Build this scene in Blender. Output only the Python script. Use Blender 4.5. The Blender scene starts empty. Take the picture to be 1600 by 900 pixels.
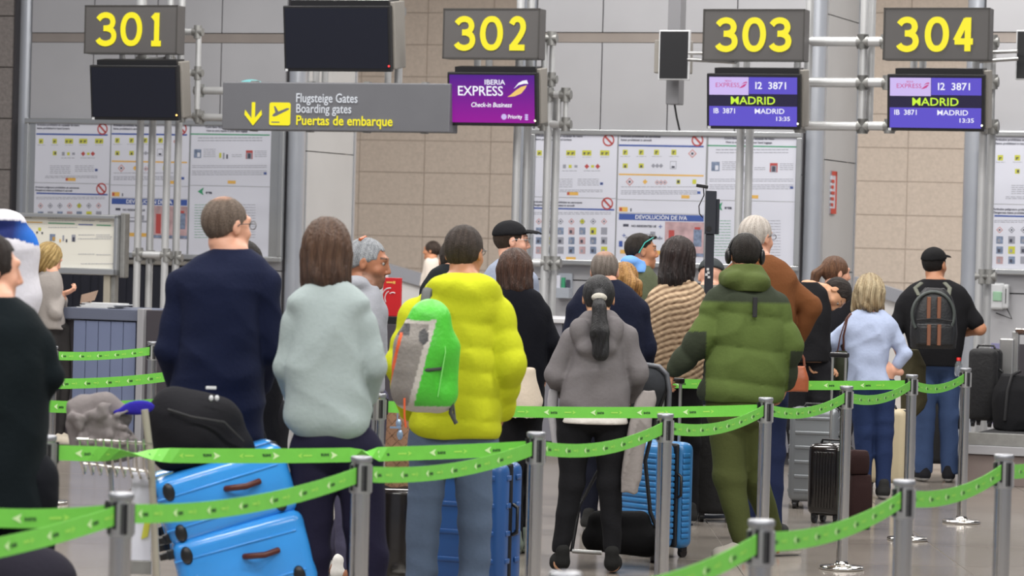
import bpy, bmesh, math, random
import numpy as np
from mathutils import Vector, Matrix
random.seed(7)
SC = bpy.context.scene
COL = SC.collection
# ---------------------------------------------------------------- camera
FPX = 5000.0
CAMH = 1.72
PITCH = math.radians(0.848)
ROLL = math.radians(1.5)
F_ = Vector((0, math.cos(PITCH), -math.sin(PITCH)))
U0 = Vector((0, math.sin(PITCH), math.cos(PITCH)))
R0 = Vector((1, 0, 0))
R_ = R0 * math.cos(ROLL) + U0 * math.sin(ROLL)
U_ = -R0 * math.sin(ROLL) + U0 * math.cos(ROLL)
CAM = Vector((0, 0, CAMH))
cd = bpy.data.cameras.new('camera')
cam = bpy.data.objects.new('camera', cd)
COL.objects.link(cam)
cam.matrix_world = Matrix(((R_.x, U_.x, -F_.x, 0), (R_.y, U_.y, -F_.y, 0), (R_.z, U_.z, -F_.z, CAMH), (0, 0, 0, 1)))
cd.sensor_width = 36
cd.lens = 36 * FPX / 1600
cd.clip_end = 200
cd.dof.use_dof = True
cd.dof.focus_distance = 18.5
cd.dof.aperture_fstop = 5.6
SC.camera = cam
# ---------------------------------------------------------------- world, light, exposure
w = bpy.data.worlds.new('hall_light')
SC.world = w
w.use_nodes = True
wb = w.node_tree.nodes['Background']
wb.inputs[0].default_value = (0.80, 0.86, 1.0, 1)
wb.inputs[1].default_value = 0.32
SC.view_settings.view_transform = 'Standard'
SC.view_settings.look = 'None'
SC.view_settings.gamma = 1
SC.view_settings.exposure = 0.0


def area_light(name, loc, sx, sy, power, color, rot=(0, 0, 0)):
    d = bpy.data.lights.new(name, 'AREA')
    d.shape = 'RECTANGLE'
    d.size = sx
    d.size_y = sy
    d.energy = power
    d.color = color
    o = bpy.data.objects.new(name, d)
    COL.objects.link(o)
    o.location = loc
    o.rotation_euler = rot
    return o


for i, yy in enumerate((2, 8, 14, 20, 26)):
    for xx in (-6, -2, 2, 6):
        area_light('ceiling_light', (xx, yy, 6.9), 2.4, .7, 235, (1.0, 0.975, 0.94))
for xx in (-9, -3, 3, 9):
    area_light('ceiling_light', (xx, 36, 6.9), 4, 1.5, 620, (1.0, 0.95, 0.89))


# ---------------------------------------------------------------- pixel <-> world
def ray(px, py):
    return F_ + R_ * ((px - 800) / FPX) + U_ * ((450 - py) / FPX)


def PX(px, py, s, dy=0.0):
    """world point seen at (px,py) whose scale is s px per metre (+dy metres further)"""
    Y = FPX / s + dy
    r = ray(px, py)
    return CAM + r * (Y / r.y)


def PZ(px, z, s, dy=0.0):
    Y = FPX / s + dy
    A = Vector((0, Y, z - CAMH))
    k = (px - 800) / FPX
    # (A+X ex).R = k (A+X ex).F
    X = (k * A.dot(F_) - A.dot(R_)) / (R_.x - k * F_.x)
    return Vector((X, Y, z))


# counter frame: x along the counter line, y away from the camera
CA = math.radians(20)
A_ = Vector((math.cos(CA), -math.sin(CA), 0))
N_ = Vector((math.sin(CA), math.cos(CA), 0))
O_ = Vector((-0.18, 27.5, 0))


def WP(px, py, k=0.0):
    """(t,z) on the vertical plane k metres behind the counter sign plane"""
    r = ray(px, py)
    q = O_ + N_ * k - CAM
    lam = q.dot(N_) / r.dot(N_)
    p = CAM + r * lam
    d = p - (O_ + N_ * k)
    return d.dot(A_), p.z


# ---------------------------------------------------------------- materials
def mat(name, col, rough=0.6, metal=0.0, noise=0.0, nscale=8.0, bump=0.0, bscale=40.0, emit=0.0, stretch=None,
        attr=False, alpha=1.0, trans=0.0, coat=0.0, detail=3.0, spec=0.5, sheen=0.0):
    m = bpy.data.materials.new(name)
    m.use_nodes = True
    nt = m.node_tree
    b = nt.nodes['Principled BSDF']
    b.inputs['Roughness'].default_value = rough
    b.inputs['Metallic'].default_value = metal
    b.inputs['Specular IOR Level'].default_value = spec
    c4 = (col[0], col[1], col[2], 1)
    b.inputs['Base Color'].default_value = c4
    tc = nt.nodes.new('ShaderNodeTexCoord')
    mp = nt.nodes.new('ShaderNodeMapping')
    nt.links.new(tc.outputs['Object'], mp.inputs['Vector'])
    if stretch:
        mp.inputs['Scale'].default_value = stretch
    src = None
    if attr:
        at = nt.nodes.new('ShaderNodeAttribute')
        at.attribute_name = 'Col'
        src = at.outputs['Color']
    if noise > 0:
        n = nt.nodes.new('ShaderNodeTexNoise')
        n.inputs['Scale'].default_value = nscale
        n.inputs['Detail'].default_value = detail
        nt.links.new(mp.outputs['Vector'], n.inputs['Vector'])
        mr = nt.nodes.new('ShaderNodeMapRange')
        mr.inputs['From Min'].default_value = 0.25
        mr.inputs['From Max'].default_value = 0.75
        mr.inputs['To Min'].default_value = 1 - noise
        mr.inputs['To Max'].default_value = 1 + noise
        nt.links.new(n.outputs['Fac'], mr.inputs['Value'])
        vm = nt.nodes.new('ShaderNodeVectorMath')
        vm.operation = 'SCALE'
        if src is not None:
            nt.links.new(src, vm.inputs[0])
        else:
            vm.inputs[0].default_value = col[:3]
        nt.links.new(mr.outputs['Result'], vm.inputs['Scale'])
        src = vm.outputs['Vector']
    if src is not None:
        nt.links.new(src, b.inputs['Base Color'])
    if bump > 0:
        n2 = nt.nodes.new('ShaderNodeTexNoise')
        n2.inputs['Scale'].default_value = bscale
        n2.inputs['Detail'].default_value = 4
        nt.links.new(mp.outputs['Vector'], n2.inputs['Vector'])
        bp = nt.nodes.new('ShaderNodeBump')
        bp.inputs['Strength'].default_value = min(1.0, bump)
        bp.inputs['Distance'].default_value = 0.02
        nt.links.new(n2.outputs['Fac'], bp.inputs['Height'])
        nt.links.new(bp.outputs['Normal'], b.inputs['Normal'])
    if emit > 0:
        b.inputs['Emission Color'].default_value = c4
        b.inputs['Emission Strength'].default_value = emit
        b.inputs['Base Color'].default_value = (0.01, 0.01, 0.01, 1)
    if trans > 0:
        b.inputs['Transmission Weight'].default_value = trans
    if coat > 0:
        b.inputs['Coat Weight'].default_value = coat
        b.inputs['Coat Roughness'].default_value = 0.1
    if sheen > 0:
        b.inputs['Sheen Weight'].default_value = sheen
    m.diffuse_color = c4
    return m


def srgb(r, g, b):
    def f(c):
        c /= 255.0
        return c / 12.92 if c <= 0.04045 else ((c + 0.055) / 1.055) ** 2.4
    return (f(r), f(g), f(b))


_mc = {}


def M(key, *a, **k):
    if key not in _mc:
        _mc[key] = mat(key, *a, **k)
    return _mc[key]


STEEL = mat('brushed_steel', (0.64, 0.62, 0.59), 0.17, 1.0, 0.08, 3, 0.05, 60, stretch=(1, 1, 0.05))
STEELD = mat('satin_steel', (0.50, 0.50, 0.50), 0.42, 1.0, 0.1, 3)
ALU = mat('aluminium_pipe', srgb(196, 197, 198), 0.4, 0.35, 0.05, 4)
JOINT = mat('cast_joint', srgb(150, 150, 148), 0.5, 0.6, 0.1, 20)
BLK = mat('black_plastic', (0.012, 0.012, 0.014), 0.35)
BLKM = mat('black_matte', (0.015, 0.015, 0.017), 0.8)
SIGNG = mat('sign_grey', srgb(82, 80, 80), 0.5, 0, 0.03, 5)
SCRB = mat('switched_off_screen', srgb(28, 30, 40), 0.22)
YEL = mat('sign_yellow', srgb(255, 240, 0), 0.5, emit=0.95)
WHT = mat('sign_white', srgb(235, 238, 245), 0.5, emit=0.8)
HOUS = mat('housing_grey', srgb(140, 136, 130), 0.6, 0.1)


# ---------------------------------------------------------------- mesh builder
def org_of(o):
    while o is not None:
        if '_o' in o: return o['_o']
        o = o.parent
    return (0, 0, 0)


class MB:
    def __init__(self):
        self.v = []
        self.f = []
        self.m = []
        self.cur = 0
        self.smooth = []
        self.sm = False

    def add(self, vs, fs):
        o = len(self.v)
        self.v += [tuple(x) for x in vs]
        for f in fs:
            self.f.append([i + o for i in f])
            self.m.append(self.cur)
            self.smooth.append(self.sm)
        return self

    def box(self, x0, y0, z0, x1, y1, z1, bev=0.0):
        if x1 < x0: x0, x1 = x1, x0
        if y1 < y0: y0, y1 = y1, y0
        if z1 < z0: z0, z1 = z1, z0
        b = min(bev, (x1 - x0) * .49, (y1 - y0) * .49, (z1 - z0) * .49)
        if b <= 0:
            vs = [(x, y, z) for z in (z0, z1) for y in (y0, y1) for x in (x0, x1)]
            return self.add(vs, [(0, 2, 3, 1), (4, 5, 7, 6), (0, 1, 5, 4), (2, 6, 7, 3), (0, 4, 6, 2), (1, 3, 7, 5)])
        bm = bmesh.new()
        bmesh.ops.create_cube(bm, size=1)
        for v in bm.verts:
            v.co = Vector((x0 + (v.co.x + .5) * (x1 - x0), y0 + (v.co.y + .5) * (y1 - y0), z0 + (v.co.z + .5) * (z1 - z0)))
        bmesh.ops.bevel(bm, geom=bm.edges[:], offset=b, segments=2 if b < .03 else 4, profile=.5, affect='EDGES')
        self.addbm(bm)
        return self

    def addbm(self, bm, T=None):
        bm.verts.index_update()
        vs = [(T @ v.co if T else v.co) for v in bm.verts]
        self.add([tuple(v) for v in vs], [[v.index for v in f.verts] for f in bm.faces])
        bm.free()

    def tube(self, pts, r, n=12, cap=True, sy=1.0):
        """tube along a polyline; r number or list"""
        pts = [Vector(p) for p in pts]
        rs = r if isinstance(r, (list, tuple)) else [r] * len(pts)
        rings = []
        prev = None
        for i, p in enumerate(pts):
            if i == 0: d = pts[1] - pts[0]
            elif i == len(pts) - 1: d = pts[-1] - pts[-2]
            else: d = (pts[i + 1] - p).normalized() + (p - pts[i - 1]).normalized()
            d.normalize()
            if prev is None:
                up = Vector((0, 0, 1)) if abs(d.z) < .9 else Vector((1, 0, 0))
                e1 = d.cross(up).normalized()
            else:
                e1 = (prev - d * prev.dot(d)).normalized()
            prev = e1
            e2 = d.cross(e1)
            rings.append([p + (e1 * math.cos(2 * math.pi * j / n) + e2 * math.sin(2 * math.pi * j / n) * sy) * rs[i] for j in range(n)])
        vs = [tuple(q) for ring in rings for q in ring]
        fs = []
        for i in range(len(pts) - 1):
            for j in range(n):
                k = (j + 1) % n
                fs.append((i * n + j, i * n + k, (i + 1) * n + k, (i + 1) * n + j))
        s0 = self.sm
        self.sm = True
        o = len(self.v)
        self.add(vs, fs)
        self.sm = False
        if cap:
            self.add([tuple(q) for q in rings[0]], [tuple(range(n))])
            self.add([tuple(q) for q in rings[-1]], [tuple(reversed(range(n)))])
        self.sm = s0
        return self

    def lathe(self, c, prof, n=24):
        vs = []
        fs = []
        for (r, z) in prof:
            for j in range(n):
                a = 2 * math.pi * j / n
                vs.append((c[0] + r * math.cos(a), c[1] + r * math.sin(a), c[2] + z))
        for i in range(len(prof) - 1):
            for j in range(n):
                k = (j + 1) % n
                fs.append((i * n + j, i * n + k, (i + 1) * n + k, (i + 1) * n + j))
        s0 = self.sm
        self.sm = True
        self.add(vs, fs)
        self.sm = s0
        return self

    def prism(self, poly, d0, d1):
        """poly list of (x,z) extruded along y from d0 to d1"""
        n = len(poly)
        vs = [(x, d0, z) for x, z in poly] + [(x, d1, z) for x, z in poly]
        fs = [tuple(range(n)), tuple(reversed(range(n, 2 * n)))]
        for i in range(n):
            j = (i + 1) % n
            fs.append((i, i + n, j + n, j))
        return self.add(vs, fs)

    def sphere(self, c, r, n=12, sc=(1, 1, 1)):
        prof = [(max(1e-5, math.sin(math.pi * i / n)) * r, -math.cos(math.pi * i / n) * r) for i in range(n + 1)]
        o = len(self.v)
        self.lathe((0, 0, 0), prof, max(8, n))
        for i in range(o, len(self.v)):
            x, y, z = self.v[i]
            self.v[i] = (c[0] + x * sc[0], c[1] + y * sc[1], c[2] + z * sc[2])
        return self

    def mesh(self, name, mats, off=(0, 0, 0)):
        me = bpy.data.meshes.new(name)
        ox, oy, oz = off
        me.from_pydata([(x - ox, y - oy, z - oz) for x, y, z in self.v], [], self.f)
        if not isinstance(mats, (list, tuple)): mats = [mats]
        for m in mats: me.materials.append(m)
        me.polygons.foreach_set('material_index', self.m)
        me.polygons.foreach_set('use_smooth', self.smooth)
        me.validate()
        me.update()
        return me

    def build(self, name, mats, parent=None):
        off = org_of(parent)
        me = self.mesh(name, mats, off)
        o = bpy.data.objects.new(name, me)
        COL.objects.link(o)
        if parent is not None: o.parent = parent
        return o


ORG = {}


def tag(o, label=None, cat=None, group=None, kind=None):
    if label: o['label'] = label
    if cat: o['category'] = cat
    if group: o['group'] = group
    if kind: o['kind'] = kind
    return o


def thing(name, label, cat, org=(0, 0, 0), plane=False, group=None, kind=None):
    """Empty at the base. org in world coordinates or (t,k,z) on the counter frame"""
    o = bpy.data.objects.new(name, None)
    COL.objects.link(o)
    o.empty_display_size = .1
    if plane:
        o.location = O_ + A_ * org[0] + N_ * org[1] + Vector((0, 0, org[2]))
        o.rotation_euler = (0, 0, -CA)
    else:
        o.location = org
    o['_o'] = [float(q) for q in org]
    tag(o, label, cat, group, kind)
    return o


def solo(mb, name, mats, org, plane=False, label=None, cat=None, group=None, kind=None):
    me = mb.mesh(name, mats, org)
    o = bpy.data.objects.new(name, me)
    COL.objects.link(o)
    if plane:
        o.location = O_ + A_ * org[0] + N_ * org[1] + Vector((0, 0, org[2]))
        o.rotation_euler = (0, 0, -CA)
    else:
        o.location = org
    return tag(o, label, cat, group, kind)


def text(name, s, size, pos, matr, parent, bold=0.0, align='CENTER', sx=1.0, label=None, space=1.0, depth=0.0, shear=0.0, frame=None):
    """lettering in the parent's local x-z plane, pos in frame coordinates, faces -y"""
    cu = bpy.data.curves.new(name, 'FONT')
    cu.body = s
    cu.size = size
    cu.offset = bold
    cu.align_x = align
    cu.align_y = 'CENTER'
    cu.space_character = space
    cu.extrude = depth
    cu.shear = shear
    cu.resolution_u = 3
    tmp = bpy.data.objects.new(name, cu)
    COL.objects.link(tmp)
    dg = bpy.context.evaluated_depsgraph_get()
    me = bpy.data.meshes.new_from_object(tmp.evaluated_get(dg))
    bpy.data.objects.remove(tmp)
    T = Matrix(((sx, 0, 0, 0), (0, 0, -1, 0), (0, 1, 0, 0), (0, 0, 0, 1)))
    if frame is not None: T = frame @ T
    off = org_of(parent)
    T = Matrix.Translation((pos[0] - off[0], pos[1] - off[1], pos[2] - off[2])) @ T
    me.transform(T)
    me.materials.clear()
    me.materials.append(matr)
    o = bpy.data.objects.new(name, me)
    COL.objects.link(o)
    if parent is not None: o.parent = parent
    if label: o['label'] = label
    return o
# ---------------------------------------------------------------- floor
TILE = mat('polished_floor_tile', srgb(138, 131, 124), 0.14, 0, 0.10, 1.3, 0.015, 4, stretch=(1, 1, 1), spec=0.45)
GROUT = mat('floor_joint', srgb(112, 106, 100), 0.6)
fl = solo(MB().box(-22, 3, -0.1, 22, 62, -0.004), 'floor', GROUT, (0, 3, 0), kind='structure')
ts = 1.25
tmb = MB().box(0.004, 0.004, -0.03, ts - .004, ts - .004, 0, 0)
tile_me = tmb.mesh('floor_tile', TILE)
rest = MB()
for i in range(-17, 17):
    for j in range(3, 44):
        x, y = i * ts, j * ts
        vis = abs(x + ts / 2) < (y + ts) * 0.175 + 0.9 and 7.0 < y < 32
        if vis:
            o = bpy.data.objects.new('tile', tile_me)
            COL.objects.link(o)
            o.parent = fl
            o.location = (x, y - 3, 0)
        elif 3 < y < 60:
            rest.box(x + .004, y + .004, -.03, x + ts - .004, y + ts - .004, 0)
ro = rest.build('tile_field', TILE)
ro.parent = fl
ro.location = (0, -3, 0)
tag(ro, kind='stuff')

cm = MB()
cm.box(-22, -4, 7.05, 22, 62, 7.2)
solo(cm, 'ceiling', mat('ceiling_grey', srgb(120, 116, 112), .8), (0, 0, 7.05), kind='structure')
# ---------------------------------------------------------------- far stone wall
STONE = mat('granite_cladding', srgb(184, 173, 163), 0.75, 0, 0.10, 26, 0.2, 60, detail=6)
STONEJ = mat('stone_joint', srgb(166, 154, 144), 0.9)
STONEG = mat('grey_granite', srgb(128, 122, 120), 0.75, 0, 0.22, 30, 0.25, 60, detail=6)


def PR(x0, y0, x1, y1, k):
    xm, ym = (x0 + x1) / 2, (y0 + y1) / 2
    return WP(x0, ym, k)[0], WP(xm, y1, k)[1], WP(x1, ym, k)[0], WP(xm, y0, k)[1]


KS = 16.0
t_a, z_a = WP(662, 270, KS)
t_b, _ = WP(765, 270, KS)
_, z_b = WP(662, 320, KS)
tw, th = t_b - t_a, z_a - z_b
zoff = z_a - math.floor(z_a / th) * th
root = solo(MB().box(-13, KS + .03, -0.1, 12, KS + .3, 7), 'wall_back', STONEJ, (0, KS, 0), True, kind='structure')
sm = MB().box(0.005, .018, 0.005, tw - .005, .034, th - .005).mesh('stone', STONE)
toff = t_a - math.floor((t_a + 13) / tw) * tw
n = 0
for i in range(40):
    t = toff + i * tw
    if t > 11: break
    # only the columns the view can reach get separate stones
    for j in range(-1, 13):
        z = zoff + j * th
        if z < -.4: continue
        if n < 300:
            o = bpy.data.objects.new('stone', sm)
            COL.objects.link(o)
            o.parent = root
            o.location = (t, random.uniform(-.004, .004), max(z, 0))
            n += 1

# ---------------------------------------------------------------- clad blocks with boards
PANEL = mat('grey_wall_panel', srgb(186, 186, 190), 0.34, 0.25, 0.05, 1.5)
PANELL = mat('light_wall_panel', srgb(196, 197, 199), 0.45, 0.1, 0.03, 2)
STRIP = mat('bronze_strip', srgb(170, 160, 153), 0.3, 0.5, 0.08, 3)
CHROME = mat('rounded_steel_corner', srgb(190, 194, 202), 0.25, 0.45, 0.05, 2, stretch=(1, 1, .1))
DSLOT = mat('dark_slot', srgb(62, 60, 64), 0.6)
KF = 3.0


def panels(root, t0, t1, zs, k0, k1, n, material, gap=.006, name='panel'):
    for zi in range(len(zs) - 1):
        for i in range(n):
            a = t0 + (t1 - t0) * i / n
            b = t0 + (t1 - t0) * (i + 1) / n
            MB().box(a + gap, k0, zs[zi] + gap, b - gap, k1, zs[zi + 1] - gap).build(name, material, root)


def block(name, xl, xr, nseam, depth=1.35, cl=True, cr=True, refx=None):
    tl = WP(xl, 250, KF)[0]
    tr = WP(xr, 250, KF)[0]
    root = thing(name, None, None, ((tl + tr) / 2, KF, 0), True, kind='structure')
    zs0 = WP(refx, 66, KF)[1] if refx else 3.6
    zs1 = zs0 + .09
    r = .09
    MB().box(tl + r, KF + .05, 0, tr - r, KF + depth - .02, 5.6).build('core', DSLOT, root)
    panels(root, tl + 2 * r, tr - 2 * r, [0.02, 1.36, 2.4, zs0], KF, KF + .05, nseam, PANEL)
    panels(root, tl + 2 * r, tr - 2 * r, [zs1, 5.6], KF, KF + .05, nseam, PANEL)
    MB().box(tl + 2 * r, KF + .015, zs0, tr - 2 * r, KF + .05, zs1).build('strip', STRIP, root)
    for c, s in ((tl + r, 1), (tr - r, -1)):
        m = MB()
        m.tube([(c, KF + r, 0), (c, KF + r, 5.6)], r, 24)
        m.build('corner_column', CHROME, root)
        MB().box(c + s * (r * .9), KF + .03, 0, c + s * (r * .9 + .05), KF + .06, 5.6).build('slot', DSLOT, root)
    # side face
    for tt, e in ((tr, 1), (tl, -1)):
        x0 = tt - e * .06
        for za, zb in ((0.02, 1.5), (1.5, 2.55), (2.55, 3.9), (3.9, 5.6)):
            MB().box(x0, KF + 2 * r, za + .005, x0 + e * .05, KF + depth, zb - .005).build('side_panel', PANELL, root)
        MB().box(x0 - e * .02, KF + depth, 0, x0 + e * .06, KF + depth + .04, 5.6).build('edge_strip', CHROME, root)
    return root, tl, tr, zs0


bA, tAl, tAr, zsA = block('wall_left', 20, 470, 4, refx=200)
bB, tBl, tBr, zsB = block('wall_middle', 806, 1283, 4, refx=950)
bC, tCl, tCr, zsC = block('wall_right', 1503, 2000, 4, refx=1560)

# granite pier at the left edge
pier = thing('wall_stone_pier', None, None, (WP(-60, 250, 2.9)[0], 2.9, 0), True, kind='structure')
tp = WP(17, 200, 2.9)[0]
MB().box(tp - 2.2, 2.95, 0, tp - .01, 4.2, 5.6).build('core', STONEJ, pier)
zj = [WP(8, y, 2.9)[1] for y in (25, 105)]
dz = zj[0] - zj[1]
z = zj[1] - math.floor(zj[1] / dz) * dz - dz
while z < 5.5:
    for i in range(2):
        MB().box(tp - 1.1 * (i + 1) + .004, 2.9, max(z, 0) + .006, tp - 1.1 * i - .004, 2.96, z + dz - .006).build('stone', STONEG, pier)
    z += dz
MB().box(tp, 2.92, 0, tp + .02, 4.0, 5.6).build('edge_strip', DSLOT, pier)

# dark recess and lower furniture of the left block
CURT = mat('dark_blue_curtain', srgb(34, 36, 48), 0.8, 0, 0.2, 12, stretch=(1, 1, .1))
x0, z0, x1, z1 = PR(84, 412, 330, 640, KF - .04)
m = MB()
i = 0
while x0 < x1:
    m.box(x0, KF - .03 - .02 * (i % 2), 0.02, x0 + .1, KF - .005, z1)
    x0 += .1
    i += 1
m.build('curtain_panel', CURT, bA)
x0, z0, x1, z1 = PR(84, 405, 330, 413, KF - .05)
MB().box(x0, KF - .07, z0, x1, KF, z1, .01).build('curtain_rail', HOUS, bA)

# red vertical notice on the right side of the middle block
RED = mat('red_print', srgb(206, 70, 52), 0.6)
PAPER = mat('poster_paper', srgb(214, 216, 228), 0.35, spec=0.4)

# ---------------------------------------------------------------- notice boards
NAVY = mat('print_blue', srgb(62, 88, 160), 0.6)
ORG_ = mat('print_orange', srgb(222, 176, 90), 0.6)
GRN = mat('print_green', srgb(60, 150, 110), 0.6)
PYEL = mat('print_yellow_green', srgb(196, 196, 70), 0.6)
PGRY = mat('print_grey', srgb(150, 152, 164), 0.6)
PDRK = mat('print_dark', srgb(70, 72, 88), 0.6)
PRED = mat('print_red', srgb(180, 76, 74), 0.6)
PINK = mat('print_pink', srgb(200, 150, 150), 0.6)
PMIX = mat('print_photo', srgb(120, 134, 160), 0.6, 0, .5, 30)
PPHO = mat('print_photo_luggage', srgb(186, 156, 160), 0.6, 0, .35, 9)
PMATS = [PAPER, NAVY, ORG_, GRN, PYEL, PGRY, PDRK, PRED, PINK, PMIX, PPHO, SIGNG]
KB = KF - .07
FRAME = mat('board_frame', srgb(188, 190, 192), 0.3, 0.7)
T0B = WP(830, 300, KB)[0]


def b_t(px, py):  # board-B pixel -> (t,z)
    return WP(px, py, KB)


class Print:
    def __init__(self, dt=0.0, dz=0.0, clip=(-1e9, 1e9)):
        self.m = MB()
        self.dt, self.dz, self.clip = dt, dz, clip
        self.k = KB - .002

    def q(self, cx, cy, w_, h_, mi, lift=0):
        t, z = b_t(cx, cy)
        t += self.dt
        z += self.dz
        s = 1 / 163.0
        a, b = t - w_ * s / 2, t + w_ * s / 2
        if a < self.clip[0] or b > self.clip[1]: return
        self.m.cur = mi
        k = self.k - lift * .0008
        self.m.add([(a, k, z - h_ * s / 2), (b, k, z - h_ * s / 2), (b, k, z + h_ * s / 2), (a, k, z + h_ * s / 2)], [(0, 1, 2, 3)])

    def dia(self, cx, cy, r, mi, inner=True):
        t, z = b_t(cx, cy)
        t += self.dt
        z += self.dz
        if t < self.clip[0] or t > self.clip[1]: return
        for rr, mm, l in ((r, mi, 1), (r * .66, 0, 2)) if inner else ((r, mi, 1),):
            self.m.cur = mm
            k = self.k - l * .0008
            s = rr / 163
            self.m.add([(t - s, k, z), (t, k, z - s), (t + s, k, z), (t, k, z + s)], [(0, 1, 2, 3)])
        if inner: self.q(cx, cy, r * .5, r * .5, 6, 3)

    def ring(self, cx, cy, r):
        t, z = b_t(cx, cy)
        t += self.dt
        z += self.dz
        if t < self.clip[0] or t > self.clip[1]: return
        R = r / 163
        k = self.k - .0016
        self.m.cur = 7
        vs, fs = [], []
        for i in range(24):
            a = 2 * math.pi * i / 24
            vs += [(t + R * math.cos(a), k, z + R * math.sin(a)), (t + R * .76 * math.cos(a), k, z + R * .76 * math.sin(a))]
        for i in range(24):
            j = (i + 1) % 24
            fs.append((2 * i, 2 * j, 2 * j + 1, 2 * i + 1))
        self.m.add(vs, fs)
        e = R * .66
        g = R * .11
        self.m.add([(t - e - g, k, z + e - g), (t + e - g, k, z - e - g), (t + e + g, k, z - e + g), (t - e + g, k, z + e + g)], [(0, 1, 2, 3)])

    def lines(self, x0, x1, ys, mi=5, h=.9):
        rr = random.Random(int(x0 * 7 + ys[0]))
        for y in ys:
            x = x0
            while x < x1:
                w_ = min(rr.uniform(3, 9), x1 - x)
                self.q(x + w_ / 2, y, w_ * .86, h, mi)
                x += w_


def col1(p):
    p.q(897, 228, 131, 2.6, 1)
    p.ring(951, 219, 9.5)
    for i, x in enumerate((843, 867, 892, 917, 945)):
        wd = 8 if i < 2 else 15
        p.q(x, 239, wd, 8, 4)
        for q in range(1 if i < 2 else 2):
            p.q(x - (0 if i < 2 else 3.5) + q * 7, 239, 4, 1.6, 6, 1)
            p.q(x - (1 if i < 2 else 4) + q * 6, 240, 1.6, 4, 6, 1)
        p.lines(x - 7, x + 7, [245.5], 5, .7)
    p.q(867, 259, 7, 7, 4)
    p.q(868, 259, 3, 4, 6, 1)
    p.q(882, 260, 5, 6, 5)
    p.q(891, 260, 5, 5, 4)
    p.q(900, 260, 5, 4, 5)
    p.dia(917, 260, 4, 7, False)
    p.q(926, 260, 5, 4, 4)
    p.dia(934, 260, 4, 7, False)
    p.lines(878, 902, [267])
    p.lines(912, 938, [267])
    p.lines(858, 895, [280, 283, 286, 289, 292])
    p.lines(902, 936, [280, 283, 286, 289])
    p.q(940, 287, 5, 4, 1)
    p.q(940, 287, 2, 2, 6, 1)
    p.lines(850, 942, [297, 299.5])
    p.q(895, 302.5, 18, 5, 2)
    p.q(888, 302.5, 4, 4, 7, 1)
    p.q(897, 326.5, 131, 2.4, 1)
    p.ring(949, 318, 9.5)
    p.lines(834, 955, [332, 334.5])
    for i in range(7):
        p.dia(842 + 17 * i, 346, 5, 5 if i % 3 else 8)
    p.q(910, 346, 6, 6, 4, 3)
    for r, y in enumerate((361, 376, 391)):
        for c in range(7):
            p.q(842 + 17 * c, y, 10, 11, (9, 5, 9, 10, 9, 4, 5, 9, 10)[(c + r * 4) % 9])
            p.q(841 + 17 * c, y + 1, 4, 5, 6 if (c + r) % 2 else 5, 1)
    p.q(892, 404, 16, 5, 2)


def col2(p):
    p.q(1033, 228, 136, 2.6, 1)
    p.ring(1090, 219, 9.5)
    for x in (977, 1002, 1026, 1053):
        p.q(x, 238, 8, 8, 4)
        p.q(x, 237, 4, 1.6, 6, 1)
        p.q(x - 1, 239, 1.6, 4, 6, 1)
        p.lines(x - 8, x + 8, [244.5], 5, .7)
    p.dia(1082, 240, 7, 8)
    for x in (977, 1002):
        p.q(x, 259, 8, 7, 4)
        p.q(x, 260, 3, 4, 6, 1)
    for x in (1021, 1027, 1033): p.dia(x, 259, 3.5, 5, False)
    p.q(1052, 258, 10, 12, 5)
    p.q(1052, 258, 8.5, 10.5, 0, 1)
    p.q(1052, 261, 5, 3, 6, 2)
    p.q(1033, 273.5, 136, 2.4, 2)
    p.dia(984, 284, 6.5, 8)
    p.dia(1008, 284, 4, 2, False)
    for x in (1027, 1033, 1039): p.dia(x, 285, 4, 8)
    p.q(1060, 284, 6, 7, 4)
    p.q(1060, 284, 4, 4, 6, 1)
    p.q(1085, 284, 6, 7, 4)
    p.lines(970, 1090, [292, 298, 300.5, 303])
    p.q(1092, 301, 5, 4, 1)
    p.q(1071, 307.5, 13, 5, 2)
    p.q(974, 327, 14, 7, 2)
    p.q(970, 327, 4, 5, 7, 1)
    p.q(986, 328, 2, 5, 6)
    p.q(1033, 340, 136, 9.5, 1)
    p.q(1006, 372, 60, 3, 5)
    p.q(1006, 366, 30, 1.5, 5)
    for x, y in ((1032, 354), (975, 368), (1031, 372)):
        p.q(x, y, 6, 1.2, 1)
        p.q(x, y, 1.2, 6, 1)
    p.q(978, 352, 9, 4, 6)
    p.q(970, 381, 6, 9, 1)
    p.q(978, 381, 5, 7, 6)
    p.q(1020, 366, 8, 8, 5)
    p.q(1001, 394, 66, 6, 2)
    p.q(1069, 374, 62, 53, 10)
    p.q(1090, 372, 13, 26, 9, 1)
    p.q(1090, 357, 9, 4, 7, 1)
    p.q(1049, 376, 9, 32, 7, 1)
    p.q(1069, 398, 62, 5, 9, 1)


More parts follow.
